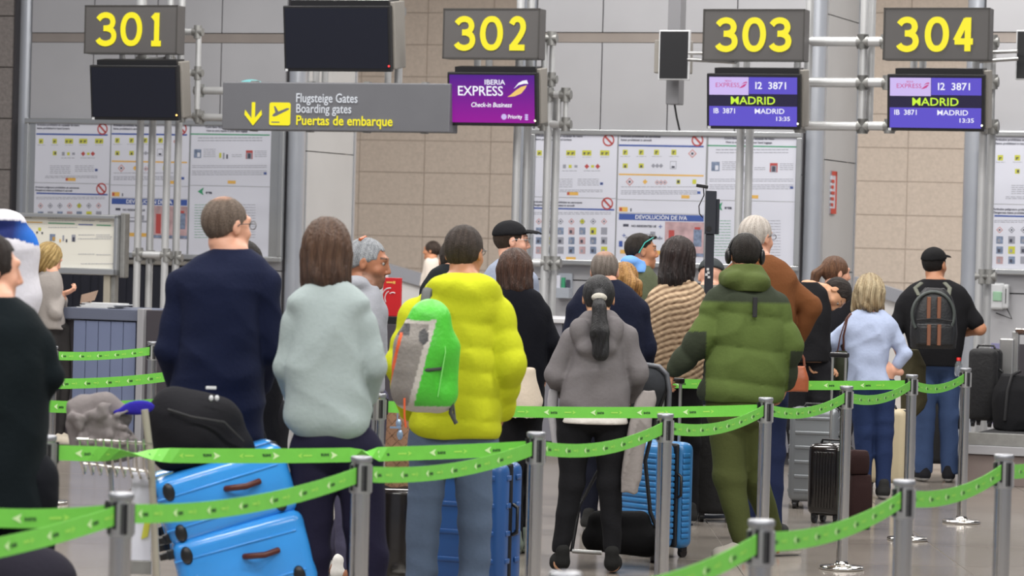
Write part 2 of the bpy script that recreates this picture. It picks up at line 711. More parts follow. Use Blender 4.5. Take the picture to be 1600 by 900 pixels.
def col3(p):
    p.q(1175, 228.5, 140, 2, 3)
    p.lines(1118, 1232, [234, 238.5], 5, 1.2)
    p.q(1118, 260, 13, 14, 9)
    p.q(1120, 262, 5, 7, 0, 1)
    p.lines(1128, 1150, [253, 256, 259, 262, 265])
    p.q(1158, 263, 4, 8, 4)
    p.q(1164, 264, 3, 10, 5)
    p.q(1170, 265, 3, 7, 6)
    p.lines(1178, 1196, [262, 265])
    p.q(1209, 262, 12, 14, 7)
    p.q(1209, 264, 9, 10, 5, 1)
    p.q(1209, 264, 5, 8, 6, 2)
    p.lines(1218, 1240, [256, 259, 262, 265])
    p.lines(1108, 1240, [280, 283, 289, 292, 295])
    p.q(1237, 293, 5, 4, 1)
    p.q(1178, 307.5, 14, 5, 2)
    p.m.cur = 3
    t, z = b_t(1124, 323)
    t += p.dt
    z += p.dz
    if p.clip[0] < t < p.clip[1]:
        k = p.k - .001
        s = 1 / 163
        p.m.add([(t - 6 * s, k, z), (t + 5 * s, k, z - 6 * s), (t + 2.5 * s, k, z), (t + 5 * s, k, z + 7 * s)], [(0, 1, 2), (0, 2, 3)])
    for c in (1112, 1150, 1190):
        p.lines(c, c + 30, [345 + 4.5 * i for i in range(13)], 5 if c > 1112 else 3, .8)


def heads(root, dt, dz, cols, clip=(-1e9, 1e9)):
    H = {1: [(836, 212, 'Artículos prohibidos en equipaje de mano', 4.6), (836, 217.5, 'Items prohibited in hand luggage', 4.6),
             (833, 315, 'Artículos peligrosos prohibidos en aeronaves', 4.4), (833, 320, 'Dangerous items prohibited in aircraft', 4.4)],
         2: [(970, 213, 'Artículos prohibidos en aeronaves', 4.6), (970, 218.5, 'Items prohibited in aircraft', 4.6)],
         3: [(1132, 216, 'Como llevar líquidos en su equipaje de mano', 4.3), (1134, 222, 'How to carry liquids in your hand luggage', 4.3)]}
    for c in cols:
        for x, y, s, sz in H[c]:
            t, z = b_t(x, y)
            if t + dt < clip[0]: continue
            text('poster_lettering', s, sz / 163, (t + dt, KB - .004, z + dz), PDRK, root, .0006, 'LEFT')
    if 2 in cols:
        t, z = b_t(1033, 340.3)
        text('banner_lettering', 'DEVOLUCIÓN DE IVA', 8.5 / 163, (t + dt, KB - .006, z + dz), WHT2, root, .001)
        t, z = b_t(1006, 353.5)
        text('poster_lettering', 'NO RESIDENTES UE', 4.6 / 163, (t + dt, KB - .004, z + dz), PDRK, root, .0008)
    if 3 in cols:
        t, z = b_t(1138, 324.5)
        text('logo_lettering', 'aena', 6 / 163, (t + dt, KB - .004, z + dz), PDRK, root, .002)


WHT2 = mat('print_white', srgb(225, 228, 238), 0.6)


def board(label, xl, yt, xr, yb, dref, cols, clipl=None):
    t0, z0, t1, z1 = PR(xl, yt, xr, yb, KB)
    root = thing('notice_board', label, 'notice board', ((t0 + t1) / 2, KB, z0), True, 'wall notice boards')
    MB().box(t0 + .02, KB, z0 + .02, t1 - .02, KF - .001, z1 - .02).build('backing', FRAME, root)
    fw = .05
    for a in ((t0, z1 - fw, t1, z1), (t0, z0, t1, z0 + fw), (t0, z0 + fw, t0 + fw, z1 - fw), (t1 - fw, z0 + fw, t1, z1 - fw)):
        MB().box(a[0], KB - .025, a[1], a[2], KB + .01, a[3], .008).build('frame_rail', FRAME, root)
    # posters
    dt, dz = dref
    c = {1: (831, 963), 2: (964.5, 1102), 3: (1104.5, 1246)}
    for q in cols:
        a = b_t(c[q][0], 300)[0] + dt
        b = b_t(c[q][1], 300)[0] + dt
        a = max(a, t0 + fw)
        b = min(b, t1 - fw)
        if q == 1:
            zm = b_t(900, 309)[1] + dz
            rs = ((z0 + fw, zm), (zm, z1 - fw))
        elif q == 2:
            zm = b_t(1030, 334)[1] + dz
            zn = b_t(1030, 313)[1] + dz
            rs = ((z0 + fw, zm), (zm, zn), (zn, z1 - fw))
        else:
            zm = b_t(1170, 314)[1] + dz
            rs = ((z0 + fw, zm), (zm, z1 - fw))
        for ra, rb in rs:
            MB().box(a + .003, KB - .001, ra + .003, b - .003, KB + .004, rb - .003).build('poster', PAPER, root)
    p = Print(dt, dz, (t0 + fw, t1 - fw))
    for q in cols: (None, col1, col2, col3)[q](p)
    p.m.build('poster_print', PMATS, root)['kind'] = 'stuff'
    heads(root, dt, dz, cols, (t0, t1))
    return root


tB0, _, _, _ = PR(828, 205, 1250, 418, KB)
board('large framed notice board behind the checkpoint tower, its VAT refund banner fully readable', 827, 204, 1251, 418, (0, 0), (1, 2, 3))
ta = WP(171, 230, KB)
tb = WP(963.5, 228, KB)
board('large framed notice board behind the four pipes under counter 301', 37, 187, 443, 404, (ta[0] - tb[0], WP(105, 210, KB)[1] - WP(897, 228, KB)[1]), (1, 2, 3))
ta = WP(1549, 300, KB)
tb = WP(830, 300, KB)
board('large framed notice board cut off by the right edge, above the wall telephone', 1543, 207, 1960, 434, (ta[0] - tb[0], WP(1575, 235, KB)[1] - WP(857, 228, KB)[1] - 0.0), (1, 2, 3))

# red vertical notice on the side wall of the middle block
sx = tBr - .0
rk = KF + .42
pz0, pz1 = 2.05, 2.45
n_root = thing('wall_notice', 'narrow red vertical notice stuck on the grey side panel right of the middle board', 'notice', (sx, rk, pz0), True)
MB().box(sx - .015, rk - .02, pz0, sx + .004, rk + .17, pz1).build('backing', PAPER, n_root)
m = MB()
m.box(sx - .01, rk - .02, pz0, sx + .008, rk + .17, pz0 + .05)
m.box(sx - .01, rk - .02, pz1 - .04, sx + .008, rk + .17, pz1)
for i in range(5):
    m.box(sx - .01, rk - .02 + .0, pz0 + .07 + i * .055, sx + .008, rk + .05 + .02 * (i % 3), pz0 + .1 + i * .055)
m.box(sx - .01, rk + .13, pz0 + .05, sx + .008, rk + .17, pz1)
m.build('red_print', RED, n_root)

# brochure holder and wall telephone
HOLD = mat('clear_holder', srgb(170, 176, 186), 0.2)
t0, z0, t1, z1 = PR(868, 427, 890, 466, KF - .1)
r = thing('brochure_holder', 'small brochure holder on the wall under the middle notice board', 'holder', ((t0 + t1) / 2, KF - .1, z0), True)
MB().box(t0, KF - .03, z0, t1, KF, z1, .004).build('back', HOLD, r)
MB().box(t0, KF - .12, z0, t1, KF - .03, z0 + .1, .004).build('pocket', HOLD, r)
for i in range(3):
    MB().box(t0 + .01 + .042 * i, KF - .1 + .015 * i, z0 + .02, t0 + .045 + .042 * i, KF - .08 + .015 * i, z1 - .02 - .02 * i).build('leaflet', (PAPER, GRN, PDRK)[i], r)
t0, z0, t1, z1 = PR(1545, 442, 1577, 484, KF - .1)
r = thing('wall_telephone', 'white telephone set with handset on the wall below the right notice board', 'telephone', ((t0 + t1) / 2, KF - .1, z0), True)
PWH = mat('off_white_plastic', srgb(205, 207, 210), 0.4)
MB().box(t0, KF - .06, z0, t1 - .05, KF, z1, .02).build('body', PWH, r)
MB().box(t0 + .03, KF - .07, z0 + .08, t0 + .11, KF - .055, z1 - .08, .004).build('keypad', mat('pale_green_card', srgb(150, 190, 160), .6), r)
m = MB()
m.box(t1 - .06, KF - .1, z0 + .01, t1 - .01, KF - .03, z1 - .01, .018)
m.build('handset', PWH, r)
MB().box(t1 - .035, KF - .108, z0 + .06, t1 - .028, KF - .09, z1 - .05).build('handset_slot', BLKM, r)
MB().tube([(t1 - .03, KF - .06, z0 + .02), (t1 + .02, KF - .05, z0 - .08), (t0 + .06, KF - .05, z0 - .03)], .006, 6).build('cord', BLKM, r)

# ---------------------------------------------------------------- pipe structures
def pipes(label, verts, hors, arms=(), k0=.28, name='pipe_frame'):
    t, _ = WP(verts[0][0], verts[0][1], k0)
    root = thing(name, label, 'pipe frame', (t, k0, 0), True, 'counter pipe frames')
    vt = []
    for v in verts:
        px, py, ya, yb, r = v[:5]
        k = k0 + (v[5] if len(v) > 5 else 0)
        t = WP(px, py, k)[0]
        za = 5.6 if ya is None else WP(px, ya, k)[1]
        zb = 0 if yb is None else WP(px, yb, k)[1]
        MB().tube([(t, k, zb), (t, k, za)], r, 16).build('pipe', ALU, root)
    for h in hors:
        xa, xb, py, r = h[:4]
        k = k0 + (h[4] if len(h) > 4 else 0)
        z = WP((xa + xb) / 2, py, k)[1]
        ta, tb = WP(xa, py, k)[0], WP(xb, py, k)[0]
        MB().tube([(ta, k, z), (tb, k, z)], r, 16).build('crossbar', ALU, root)
        for tt in (ta, tb):
            m = MB()
            m.tube([(tt - .05, k, z), (tt + .05, k, z)], r * 1.18, 16)
            m.tube([(tt, k, z - .06), (tt, k, z + .06)], r * 1.2, 16)
            j = m.build('joint', JOINT, root)
    for a in arms:
        (xa, ya, ka), (xb, yb, kb), r = a
        p, q = WP(xa, ya, ka), WP(xb, yb, kb)
        MB().tube([(p[0], ka, p[1]), (q[0], kb, q[1])], r, 10).build('arm', STEELD, root)
    return root


pipes('pipe frame of four upright tubes carrying the 301 sign and its dark screen',
      [(217, 300, 95, None, .033), (236, 300, 95, None, .033, .12), (260, 300, 95, None, .033), (277, 300, 95, None, .033, .12),
       (221, 4, None, 95, .05, .2), (267, 4, None, 120, .03), (284, 30, None, 190, .03), (309, 120, 52, 184, .026),
       (191, 92, 60, 120, .028)],
      [(280, 309, 50, .03), (285, 309, 114, .028), (285, 309, 181, .024), (222, 265, 95, .035, .1), (217, 260, 398, .032), (236, 277, 402, .03, .12),
       (312, 420, 142, .035, .35), (312, 420, 184, .035, .35)])
pipes('pipe frame of paired tubes carrying the 302 sign and purple screen',
      [(807, 260, None, None, .034), (823, 260, None, None, .034, .12), (855, 260, 150, None, .034), (868, 260, 150, None, .034, .12),
       (850, 120, 58, 195, .028), (862, 120, 58, 195, .026, .1), (873, 170, 150, 195, .022), (884, 170, 150, 195, .022),
       (746, 100, 60, 112, .03), (764, 100, 60, 112, .03, .1)],
      [(843, 862, 60, .034), (843, 862, 124, .03), (858, 884, 148, .034), (850, 884, 194, .032), (823, 855, 411, .032), (855, 868, 411, .034)])
pipes('ladder of pipes joining the 303 and 304 signs, with twin tubes under 303',
      [(1156, 260, 110, None, .034), (1170, 260, 110, None, .034, .12), (1262, 130, None, 200, .034), (1348, 130, None, 200, .034),
       (1360, 130, None, 200, .03, .12), (1150, 100, 60, 115, .03), (1167, 100, 60, 115, .03, .1),
       (1246, 105, 60, 130, .03), (1428, 100, 60, 115, .03), (1442, 100, 60, 115, .03, .1), (1525, 100, 60, 130, .03),
       (1541, 130, 60, 204, .03), (1551, 130, 62, 204, .024, .1), (1534, 300, 200, None, .034), (1547, 300, 200, None, .034, .12)],
      [(1250, 1348, 65, .04), (1348, 1385, 65, .04), (1254, 1348, 129, .04), (1348, 1388, 129, .04), (1250, 1348, 197, .038), (1348, 1390, 197, .038),
       (1541, 1551, 66, .036), (1541, 1551, 128, .036), (1541, 1551, 198, .04), (1534, 1547, 432, .034)],
      [((1546, 82, .2), (1590, 80, .2), .016), ((1530, 96, .0), (1590, 92, .2), .016), ((1076, 83, .2), (1120, 83, .2), .016), ((1076, 93, .2), (1150, 97, .0), .018)])
pipes('pair of grey tubes behind the central dark screen, reaching the gate sign',
      [(624, 60, 15, 130, .035), (606, 130, 90, 132, .03, .2), (494, 118, 60, 130, .03, .2), (508, 118, 60, 130, .03, .3)],
      [(607, 624, 18, .036)])

# ---------------------------------------------------------------- signs
GLY = {'3': [[(0, .84), (.2, .96), (.5, 1.0), (.80, .93), (.92, .76), (.82, .60), (.58, .535), (.34, .53)], [(.34, .53), (.62, .52), (.90, .43), (1, .26), (.90, .09), (.62, .0), (.35, .0), (.12, .06), (0, .15)]],
       '0': [[(.5 + .5 * math.copysign(abs(math.cos(a)) ** .85, math.cos(a)), .5 + .5 * math.sin(a)) for a in np.linspace(math.pi / 2, math.pi * 2.5, 33)]],
       '2': [[(.03, .82), (.20, .95), (.48, 1), (.80, .93), (.93, .75), (.86, .56), (.55, .30), (.06, .0)], [(-.10, 0), (.5, 0), (1.08, 0)]],
       '4': [[(.66, 1.02), (.33, .64), (.0, .27)], [(-.08, .25), (.5, .25), (1.1, .25)], [(.76, 1.08), (.76, .5), (.76, -.09)]],
       '1': [[(.0, .86), (.25, .93), (.52, 1)], [(.56, 1.08), (.56, .5), (.56, 0)], [(-.12, -.01), (.5, -.01), (1.15, -.01)]]}
DX = {'301': ((149, 182), (188, 222), (234, 254), 19, 72), '302': ((709, 743), (750, 786), (794, 823), 25, 79),
      '303': ((1117, 1153), (1160, 1197), (1201, 1237), 27, 81), '304': ((1400, 1436), (1445, 1483), (1489, 1523), 26, 81)}


def digits(root, num):
    d = DX[num]
    k = -.106
    for g, (xa, xb) in zip(num, d[:3]):
        t = .0255
        ta, tb = WP(xa, 50, k)[0] + t, WP(xb, 50, k)[0] - t
        xm = (xa + xb) / 2
        z1, z0 = WP(xm, d[3], k)[1] - t, WP(xm, d[4], k)[1] + t
        m = MB()
        for si, st in enumerate(GLY[g]):
            P = []
            n = len(st)
            for i in range(n - 1):
                p0, p1, p2, p3 = st[max(i - 1, 0)], st[i], st[i + 1], st[min(i + 2, n - 1)]
                for u in (0, .25, .5, .75):
                    P.append([.5 * (2 * p1[q] + (p2[q] - p0[q]) * u + (2 * p0[q] - 5 * p1[q] + 4 * p2[q] - p3[q]) * u * u + (3 * p1[q] - p0[q] - 3 * p2[q] + p3[q]) * u ** 3) for q in (0, 1)])
            P.append(list(st[-1]))
            P = [(ta + x * (tb - ta), z0 + z * (z1 - z0)) for x, z in P]
            vs = []
            for i, (x, z) in enumerate(P):
                a_, b_2 = P[max(i - 1, 0)], P[min(i + 1, len(P) - 1)]
                dx, dz_ = b_2[0] - a_[0], b_2[1] - a_[1]
                if g == '0' and i in (0, len(P) - 1): dx, dz_ = -1, 0
                L_ = math.hypot(dx, dz_)
                nx, nz = -dz_ / L_ * t, dx / L_ * t
                vs += [(x + nx, k - .0004 * si, z + nz), (x - nx, k - .0004 * si, z - nz)]
            m.add(vs, [(2 * i, 2 * i + 1, 2 * i + 3, 2 * i + 2) for i in range(len(P) - 1)])
        m.build('numeral', YEL, root)


SL = {'301': 'grey number sign reading 301 in yellow, leftmost, above a switched-off screen',
      '302': 'grey number sign reading 302 in yellow, above the purple airline screen',
      '303': 'grey number sign reading 303 in yellow, right of the small portrait screen',
      '304': 'grey number sign reading 304 in yellow, rightmost of the number signs'}


def numsign(num, x0, y0, x1, y1, tz=0.0):
    t0, z0, t1, z1 = PR(x0, y0, x1, y1, -.1)
    r = thing('counter_number_sign', SL[num], 'sign', ((t0 + t1) / 2, -.1, z0), True, 'counter number signs')
    MB().box(t0, -.1, z0, t1, .06, z1, .006).build('sign_box', SIGNG, r)
    fr = MB()
    for a in ((t0, z1 - .012, t1, z1), (t0, z0, t1, z0 + .012), (t0, z0, t0 + .012, z1), (t1 - .012, z0, t1, z1)):
        fr.box(a[0], -.104, a[1], a[2], -.098, a[3])
    fr.build('rim', mat('sign_rim', srgb(60, 58, 56), .5) if 'sign_rim' not in bpy.data.materials else bpy.data.materials['sign_rim'], r)
    h = (z1 - z0) * .80
    digits(r, num)
    return r


numsign('301', 132, 8, 277, 84)
numsign('302', 692, 13, 843, 92)
numsign('303', 1098, 14, 1257, 95)
numsign('304', 1380, 12, 1546, 94)


def monitor(label, x0, y0, x1, y1, depth=.22, tilt=5.0, k=-.25, content=None, led=(1, .5, .1), name='monitor'):
    t0, z0, t1, z1 = PR(x0, y0, x1, y1, k)
    cx, cz = (t0 + t1) / 2, (z0 + z1) / 2
    r = thing(name, label, 'screen', (cx, k, cz), True, 'display screens')
    r.rotation_euler = (math.radians(tilt), 0, -CA)
    W_, H_ = (t1 - t0) / 2, (z1 - z0) / 2
    MB().box(cx - W_ + .06, k + .06, cz - H_ + .02, cx + W_ + .02, k + depth, cz + H_ + .03, .008).build('housing', HOUS, r)
    MB().box(cx - W_ + .06, k + .03, cz + H_ - .01, cx + W_ - .02, k + depth - .03, cz + H_ + .045).build('top_cover', BLK, r)
    MB().box(cx - W_, k, cz - H_, cx + W_, k + .06, cz + H_, .008).build('bezel', BLK, r)
    b = .022
    MB().box(cx - W_ + b, k - .003, cz - H_ + b * 1.3, cx + W_ - b, k + .01, cz + H_ - b).build('screen', SCRB if content is None else content, r)
    MB().box(cx - W_ + .01, k - .004, cz - H_ + .002, cx - W_ + .035, k + .01, cz - H_ + .022).build('sticker', PWH, r)
    MB().sphere((cx + W_ - .018, k - .004, cz - H_ + .05), .007, 6).build('indicator_light', mat('led', led, emit=6), r)
    return r, cx, cz, W_, H_, k


PURP = bpy.data.materials.new('purple_screen')
PURP.use_nodes = True
nt = PURP.node_tree
b_ = nt.nodes['Principled BSDF']
b_.inputs['Base Color'].default_value = (0, 0, 0, 1)
b_.inputs['Roughness'].default_value = .3
tc = nt.nodes.new('ShaderNodeTexCoord')
gr = nt.nodes.new('ShaderNodeSeparateXYZ')
cr = nt.nodes.new('ShaderNodeValToRGB')
cr.color_ramp.elements[0].color = (*srgb(150, 20, 150), 1)
cr.color_ramp.elements[1].color = (*srgb(82, 28, 140), 1)
nt.links.new(tc.outputs['Generated'], gr.inputs[0])
nt.links.new(gr.outputs['Z'], cr.inputs[0])
nt.links.new(cr.outputs[0], b_.inputs['Emission Color'])
b_.inputs['Emission Strength'].default_value = 1.0
LILA = mat('screen_blue_violet', srgb(92, 78, 200), .3, emit=1.0)
DKBL = mat('screen_dark_blue', srgb(24, 16, 56), .3, emit=1.0)
PALE = mat('screen_pale_lilac', srgb(205, 185, 240), .3, emit=1.0)
LIME = mat('screen_lime', srgb(205, 245, 60), .3, emit=1.0)
SWH = mat('screen_white', srgb(245, 245, 255), .3, emit=1.0)
SMAG = mat('screen_magenta', srgb(196, 60, 130), .3, emit=1.0)
SGLD = mat('screen_gold', srgb(240, 200, 110), .3, emit=1.0)

monitor('switched-off black screen hanging under the 301 sign', 141, 102, 278, 188, tilt=7, led=(1, .5, .1))
monitor('largest switched-off black screen, above the boarding gates sign', 443, 9, 610, 112, tilt=7, led=(1, .02, .02), depth=.3)
r, cx, cz, W_, H_, k = monitor('purple airline check-in screen under the 302 sign', 699, 113, 839, 197, tilt=6, content=PURP, led=(1, 1, .6))
e = 1 / 182.
text('screen_lettering', 'IBERIA', 11 * e, (cx + 5 * e, k - .006, cz + 26 * e), SWH, r, .0008, sx=1.1, align='CENTER')
text('screen_lettering', 'EXPRESS', 21 * e, (cx - 19 * e, k - .006, cz + 12 * e), SWH, r, .0012, sx=.97)
text('screen_lettering', 'Check-in Business', 10 * e, (cx - 1 * e, k - .006, cz - 9 * e), SWH, r, .0009, sx=.92, shear=.2)
text('screen_lettering', 'Priority', 8.5 * e, (cx + 38 * e, k - .006, cz - 27 * e), SWH, r, .001, sx=.9)


def leafshape(r, cx, cz, k, e, m1, m2, sc=1.0, name='logo'):
    def arc(pts): return [(cx + x * e * sc, cz + z * e * sc) for x, z in pts]
    a = arc([(-14, -9), (-4, -8), (6, -4), (12, 3), (14, 7), (6, 5), (-2, 0), (-8, -5)])
    m = MB()
    m.add([(x, k - .006, z) for x, z in a], [tuple(range(len(a)))])
    m.build(name, m1, r)
    a = arc([(-5, 2), (2, 7), (10, 9), (16, 9), (14, 14), (8, 13), (2, 10)])
    m = MB()
    m.add([(x, k - .006, z) for x, z in a], [tuple(range(len(a)))])
    m.build(name, m2, r)


leafshape(r, cx + 42 * e, cz + 14 * e, k, e, SGLD, SWH, 1.15)
m = MB()
m.prism([(cx + 20 * e + 4.5 * e * math.cos(a * math.pi / 6), cz - 27 * e + 4.5 * e * math.sin(a * math.pi / 6)) for a in range(12)], k - .007, k - .005)
m.build('emblem', PALE, r)
for q in range(3):
    m = MB()
    m.prism([(cx + 57 * e + 3 * e * math.cos(a * math.pi / 4), cz - 24 * e - q * 3.2 * e + 1.5 * e * math.sin(a * math.pi / 4)) for a in range(8)], k - .007, k - .005)
    m.build('emblem', PALE, r)

for nm, x0, y0, x1, y1 in (('303', 1104, 115, 1250, 202), ('304', 1386, 116, 1538, 205)):
    r, cx, cz, W_, H_, k = monitor({'303': 'blue Madrid flight screen above the scanner tower, left of its twin', '304': 'blue Madrid flight screen above the man in the black cap, rightmost'}[nm], x0, y0, x1, y1, tilt=5, content=DKBL, led=(1, 1, .6))
    w2, h2 = W_ - .024, H_ - .026
    def pr(u0, v0, u1, v1, name, mm, l=.005):
        MB().box(cx - w2 + u0 * 2 * w2, k - l, cz + h2 - v1 * 2 * h2, cx - w2 + u1 * 2 * w2, k - .002, cz + h2 - v0 * 2 * h2).build(name, mm, r)
    pr(0, 0.01, .45, .37, 'logo_panel', PALE)
    pr(.455, .01, 1, .35, 'flight_panel', LILA)
    pr(0, .60, 1, 1, 'destination_panel', LILA)
    def tx(s, u, v, sz, mm, bold, **kw):
        text('screen_lettering', s, sz * 2 * h2, (cx - w2 + u * 2 * w2, k - .009, cz + h2 - v * 2 * h2), mm, r, bold, **kw)
    tx('EXPRESS', .21, .175, .125, SMAG, .0, sx=1.1)
    tx('IBERIA', .22, .09, .05, SMAG, .0)
    tx('I2  3871', .71, .185, .20, SWH, .0012, sx=1.05)
    tx('MADRID', .5, .49, .22, LIME, .0011, sx=1.14)
    tx('IB  3871', .18, .70, .145, SWH, .0008)
    tx('MADRID', .69, .70, .145, SWH, .0007, sx=1.15)
    tx('13:35', .84, .85, .12, SWH, .0007, sx=1.2)
    leafshape(r, cx - w2 + .385 * 2 * w2, cz + h2 - .18 * 2 * h2, k - .002, 1 / 190., SMAG, SMAG, .45)

# small portrait screens
for lab, x0, y0, x1, y1, side in (('small portrait screen switched off on the ceiling column left of 303', 1029, 47, 1077, 125, 1),
                                  ('small portrait screen cut off by the right edge beside 304', 1587, 47, 1635, 125, 0)):
    k = .35
    t0, z0, t1, z1 = PR(x0, y0, x1, y1, k)
    r = thing('portrait_screen', lab, 'screen', ((t0 + t1) / 2, k, z0), True, 'portrait screens')
    MB().box(t0 - .05 * side, k + .03, z0 + .06, t1 - .02, k + .18, z1 - .08, .01).build('housing', HOUS, r)
    MB().box(t0, k, z0, t1, k + .04, z1, .006).build('rim', PWH, r)
    MB().box(t0 + .012, k - .003, z0 + .012, t1 - .012, k + .01, z1 - .012).build('screen', BLK, r)
COLM = mat('grey_column', srgb(128, 128, 132), .5, .2)
for xc, side in ((1050, 1), (1620, 0)):
    k = .62
    t0, z0, t1, z1 = PR(xc - 8, 0, xc + 12, 163, k)
    r = thing('ceiling_column', 'square grey drop column carrying the portrait screen %s' % ('left of 303, cable hanging below' if side else 'at the right edge'), 'column', ((t0 + t1) / 2, k, z0), True)
    MB().box(t0, k, z0, t1, k + .16, 5.6, .006).build('shaft', COLM, r)
    MB().tube([((t0 + t1) / 2, k + .08, z0), ((t0 + t1) / 2 + .02, k + .08, z0 - .1), ((t0 + t1) / 2 + .045, k + .1, z0 - .22)], .009, 8).build('cable', BLK, r)

# boarding gates sign
k = -.3
t0, z0, t1, z1 = PR(347, 128, 703, 206, k)
GSIG = mat('gate_sign_grey', srgb(98, 99, 104), .45, 0, .04, 4)
r = thing('boarding_gates_sign', 'wide grey hanging sign with yellow arrow and boarding gates in three languages', 'sign', ((t0 + t1) / 2, k, z0), True)
z0 = WP(525, 205, k)[1]
z1 = WP(525, 129, k)[1]
MB().box(t0, k, z0, t1, k + .2, z1, .01).build('sign_box', GSIG, r)
for i in range(4):
    tt = t0 + (t1 - t0) * (.12 + .25 * i)
    MB().box(tt, k + .03, z1, tt + .05, k + .1, z1 + .012).build('clip', JOINT, r)
    MB().box(tt, k + .03, z0 - .01, tt + .05, k + .1, z0).build('clip', JOINT, r)
e = (t1 - t0) / 356.


def gt(px, py):
    t, z = WP(px, py, k)
    return t, z


kk = k - .006
t, z = gt(396, 178)
m = MB()
m.box(t - 2.6 * e, kk, z - 14 * e, t + 2.6 * e, k, z + 17 * e)
m.add([(t, kk, z - 17 * e), (t - 14 * e, kk, z - 1 * e), (t - 13 * e, kk, z + 6 * e), (t, kk, z - 9 * e), (t + 13 * e, kk, z + 6 * e), (t + 14 * e, kk, z - 1 * e)],
      [(0, 3, 2, 1), (0, 5, 4, 3)])
m.build('arrow', YEL, r)
t, z = gt(437.5, 178)
m = MB()
rr = 16.5 * e
cc = []
for qx, qz, a0 in ((1, 1, 0), (-1, 1, 90), (-1, -1, 180), (1, -1, 270)):
    for a in (0, 30, 60, 90):
        ang = math.radians(a0 + a)
        cc.append((t + qx * (rr - 3 * e) + 3 * e * math.cos(ang), z + qz * (rr - 3 * e) + 3 * e * math.sin(ang)))
m.prism(cc, kk, k)
m.build('pictogram_plate', YEL, r)
m = MB()
pl = [(-12, -4), (-9, -5), (-5, -4), (14, 5), (15, 7.5), (11, 7.5), (-2, 2.5), (-7, 10), (-9.5, 10), (-7, 1), (-10, -1)]
m.add([(t + x * e, kk - .002, z + y_ * e + e) for x, y_ in pl], [(0, 1, 2, 9, 10), (2, 3, 4, 5, 6, 9), (6, 7, 8, 9)])
m.box(t - 13 * e, kk - .002, z - 13 * e, t + 0 * e, kk, z - 11.3 * e)
m.build('plane_pictogram', GSIG, r)
for s, px, py, sz, mm, bd, sx in (('Flugsteige Gates', 462.5, 153.5, 18.5, WHT, .0013, .80), ('Boarding gates', 462.5, 170, 18.5, WHT, .0010, .80), ('Puertas de embarque', 462.5, 188.5, 19.5, YEL, .0018, .90)):
    t, z = gt(px, py)
    text('sign_lettering', s, sz * e, (t, kk - .002, z), mm, r, bd, 'LEFT', sx=sx)
# blue lit dome behind
t, z = WP(393, 126, 1.2)
r = thing('ceiling_lamp', 'pale turquoise glowing dome peeking above the gates sign', 'lamp', (t, 1.2, z), True)
MB().sphere((t, 1.2, z - .1), .16, 12, (1, 1, .7)).build('dome', mat('turquoise_glow', srgb(150, 235, 235), .4, emit=.9), r)
MB().tube([(t, 1.2, z - .1), (t, 1.2, z - .26)], .08, 12).build('base', HOUS, r)

# ---------------------------------------------------------------- info stand, desks, counters
k = .2
t0, z0, t1, z1 = PR(-60, 331, 187, 428, k)
r = thing('information_stand', 'free-standing white information panel in a steel frame behind the blonde staff woman', 'notice board', ((t0 + t1) / 2, k, 0), True)
z1 = WP(100, 334, k)[1]
z0 = WP(100, 428, k)[1]
MB().box(t0, k, z0 + .03, t1 - .03, k + .03, z1 - .02).build('panel', mat('cream_paper', srgb(226, 224, 214), .5), r)
for a in ((t0, z1 - .04, t1, z1), (t0, z0, t1, z0 + .06), (t1 - .04, z0, t1, z1)):
    MB().box(a[0], k - .05, a[1], a[2], k + .06, a[3], .01).build('frame_rail', FRAME, r)
MB().box(t1 + .0, k + .0, z0 - .02, t1 + .05, k + .1, z1 + .02, .01).build('frame_end', JOINT, r)
BEI = mat('beige_leg', srgb(172, 166, 152), .5, .2)
a = WP(163, 440, k)[0]
b = WP(173, 440, k)[0]
MB().box(a, k - .02, 0, b, k + .05, z0, .005).build('leg', BEI, r)
MB().box(b, k - .0, 0, b + .04, k + .08, z0, .005).build('leg', JOINT, r)
MB().box(a - 1.6, k - .02, 0, a - 1.54, k + .05, z0, .005).build('leg', BEI, r)
m = MB()
e = 1 / 178.
def sq(px, py, w_, h_, mi):
    t, z = WP(px, py, k - .003)
    m.cur = mi
    m.add([(t - w_ * e / 2, k - .004, z - h_ * e / 2), (t + w_ * e / 2, k - .004, z - h_ * e / 2), (t + w_ * e / 2, k - .004, z + h_ * e / 2), (t - w_ * e / 2, k - .004, z + h_ * e / 2)], [(0, 1, 2, 3)])
sq(45, 347, 50, 1.5, 2)
sq(96, 349, 48, 1.5, 3)
sq(134, 351, 26, 1.5, 1)
sq(162, 352, 26, 1.5, 3)
for xa, xb, y in ((20, 50, 340), (74, 118, 341), (76, 118, 345), (128, 146, 345), (155, 172, 346), (75, 118, 355), (122, 147, 367), (150, 172, 367), (150, 172, 370), (122, 147, 373), (150, 172, 373), (122, 146, 397), (150, 172, 398), (126, 175, 412)):
    x = xa
    while x < xb:
        ww = random.uniform(2, 5)
        sq(x + ww / 2, y, ww * .85, .9, 5)
        x += ww
sq(62, 358, 5, 5, 4); sq(58, 363, 3, 3, 6); sq(66, 364, 3, 3, 6)
sq(82, 371, 10, 11, 9); sq(84, 373, 5, 6, 2); sq(94, 376, 3, 5, 2); sq(99, 372, 3, 9, 5); sq(104, 376, 3, 5, 6); sq(115, 372, 7, 11, 5); sq(115, 374, 4, 7, 6)
m.build('panel_print', PMATS, r)['kind'] = 'stuff'

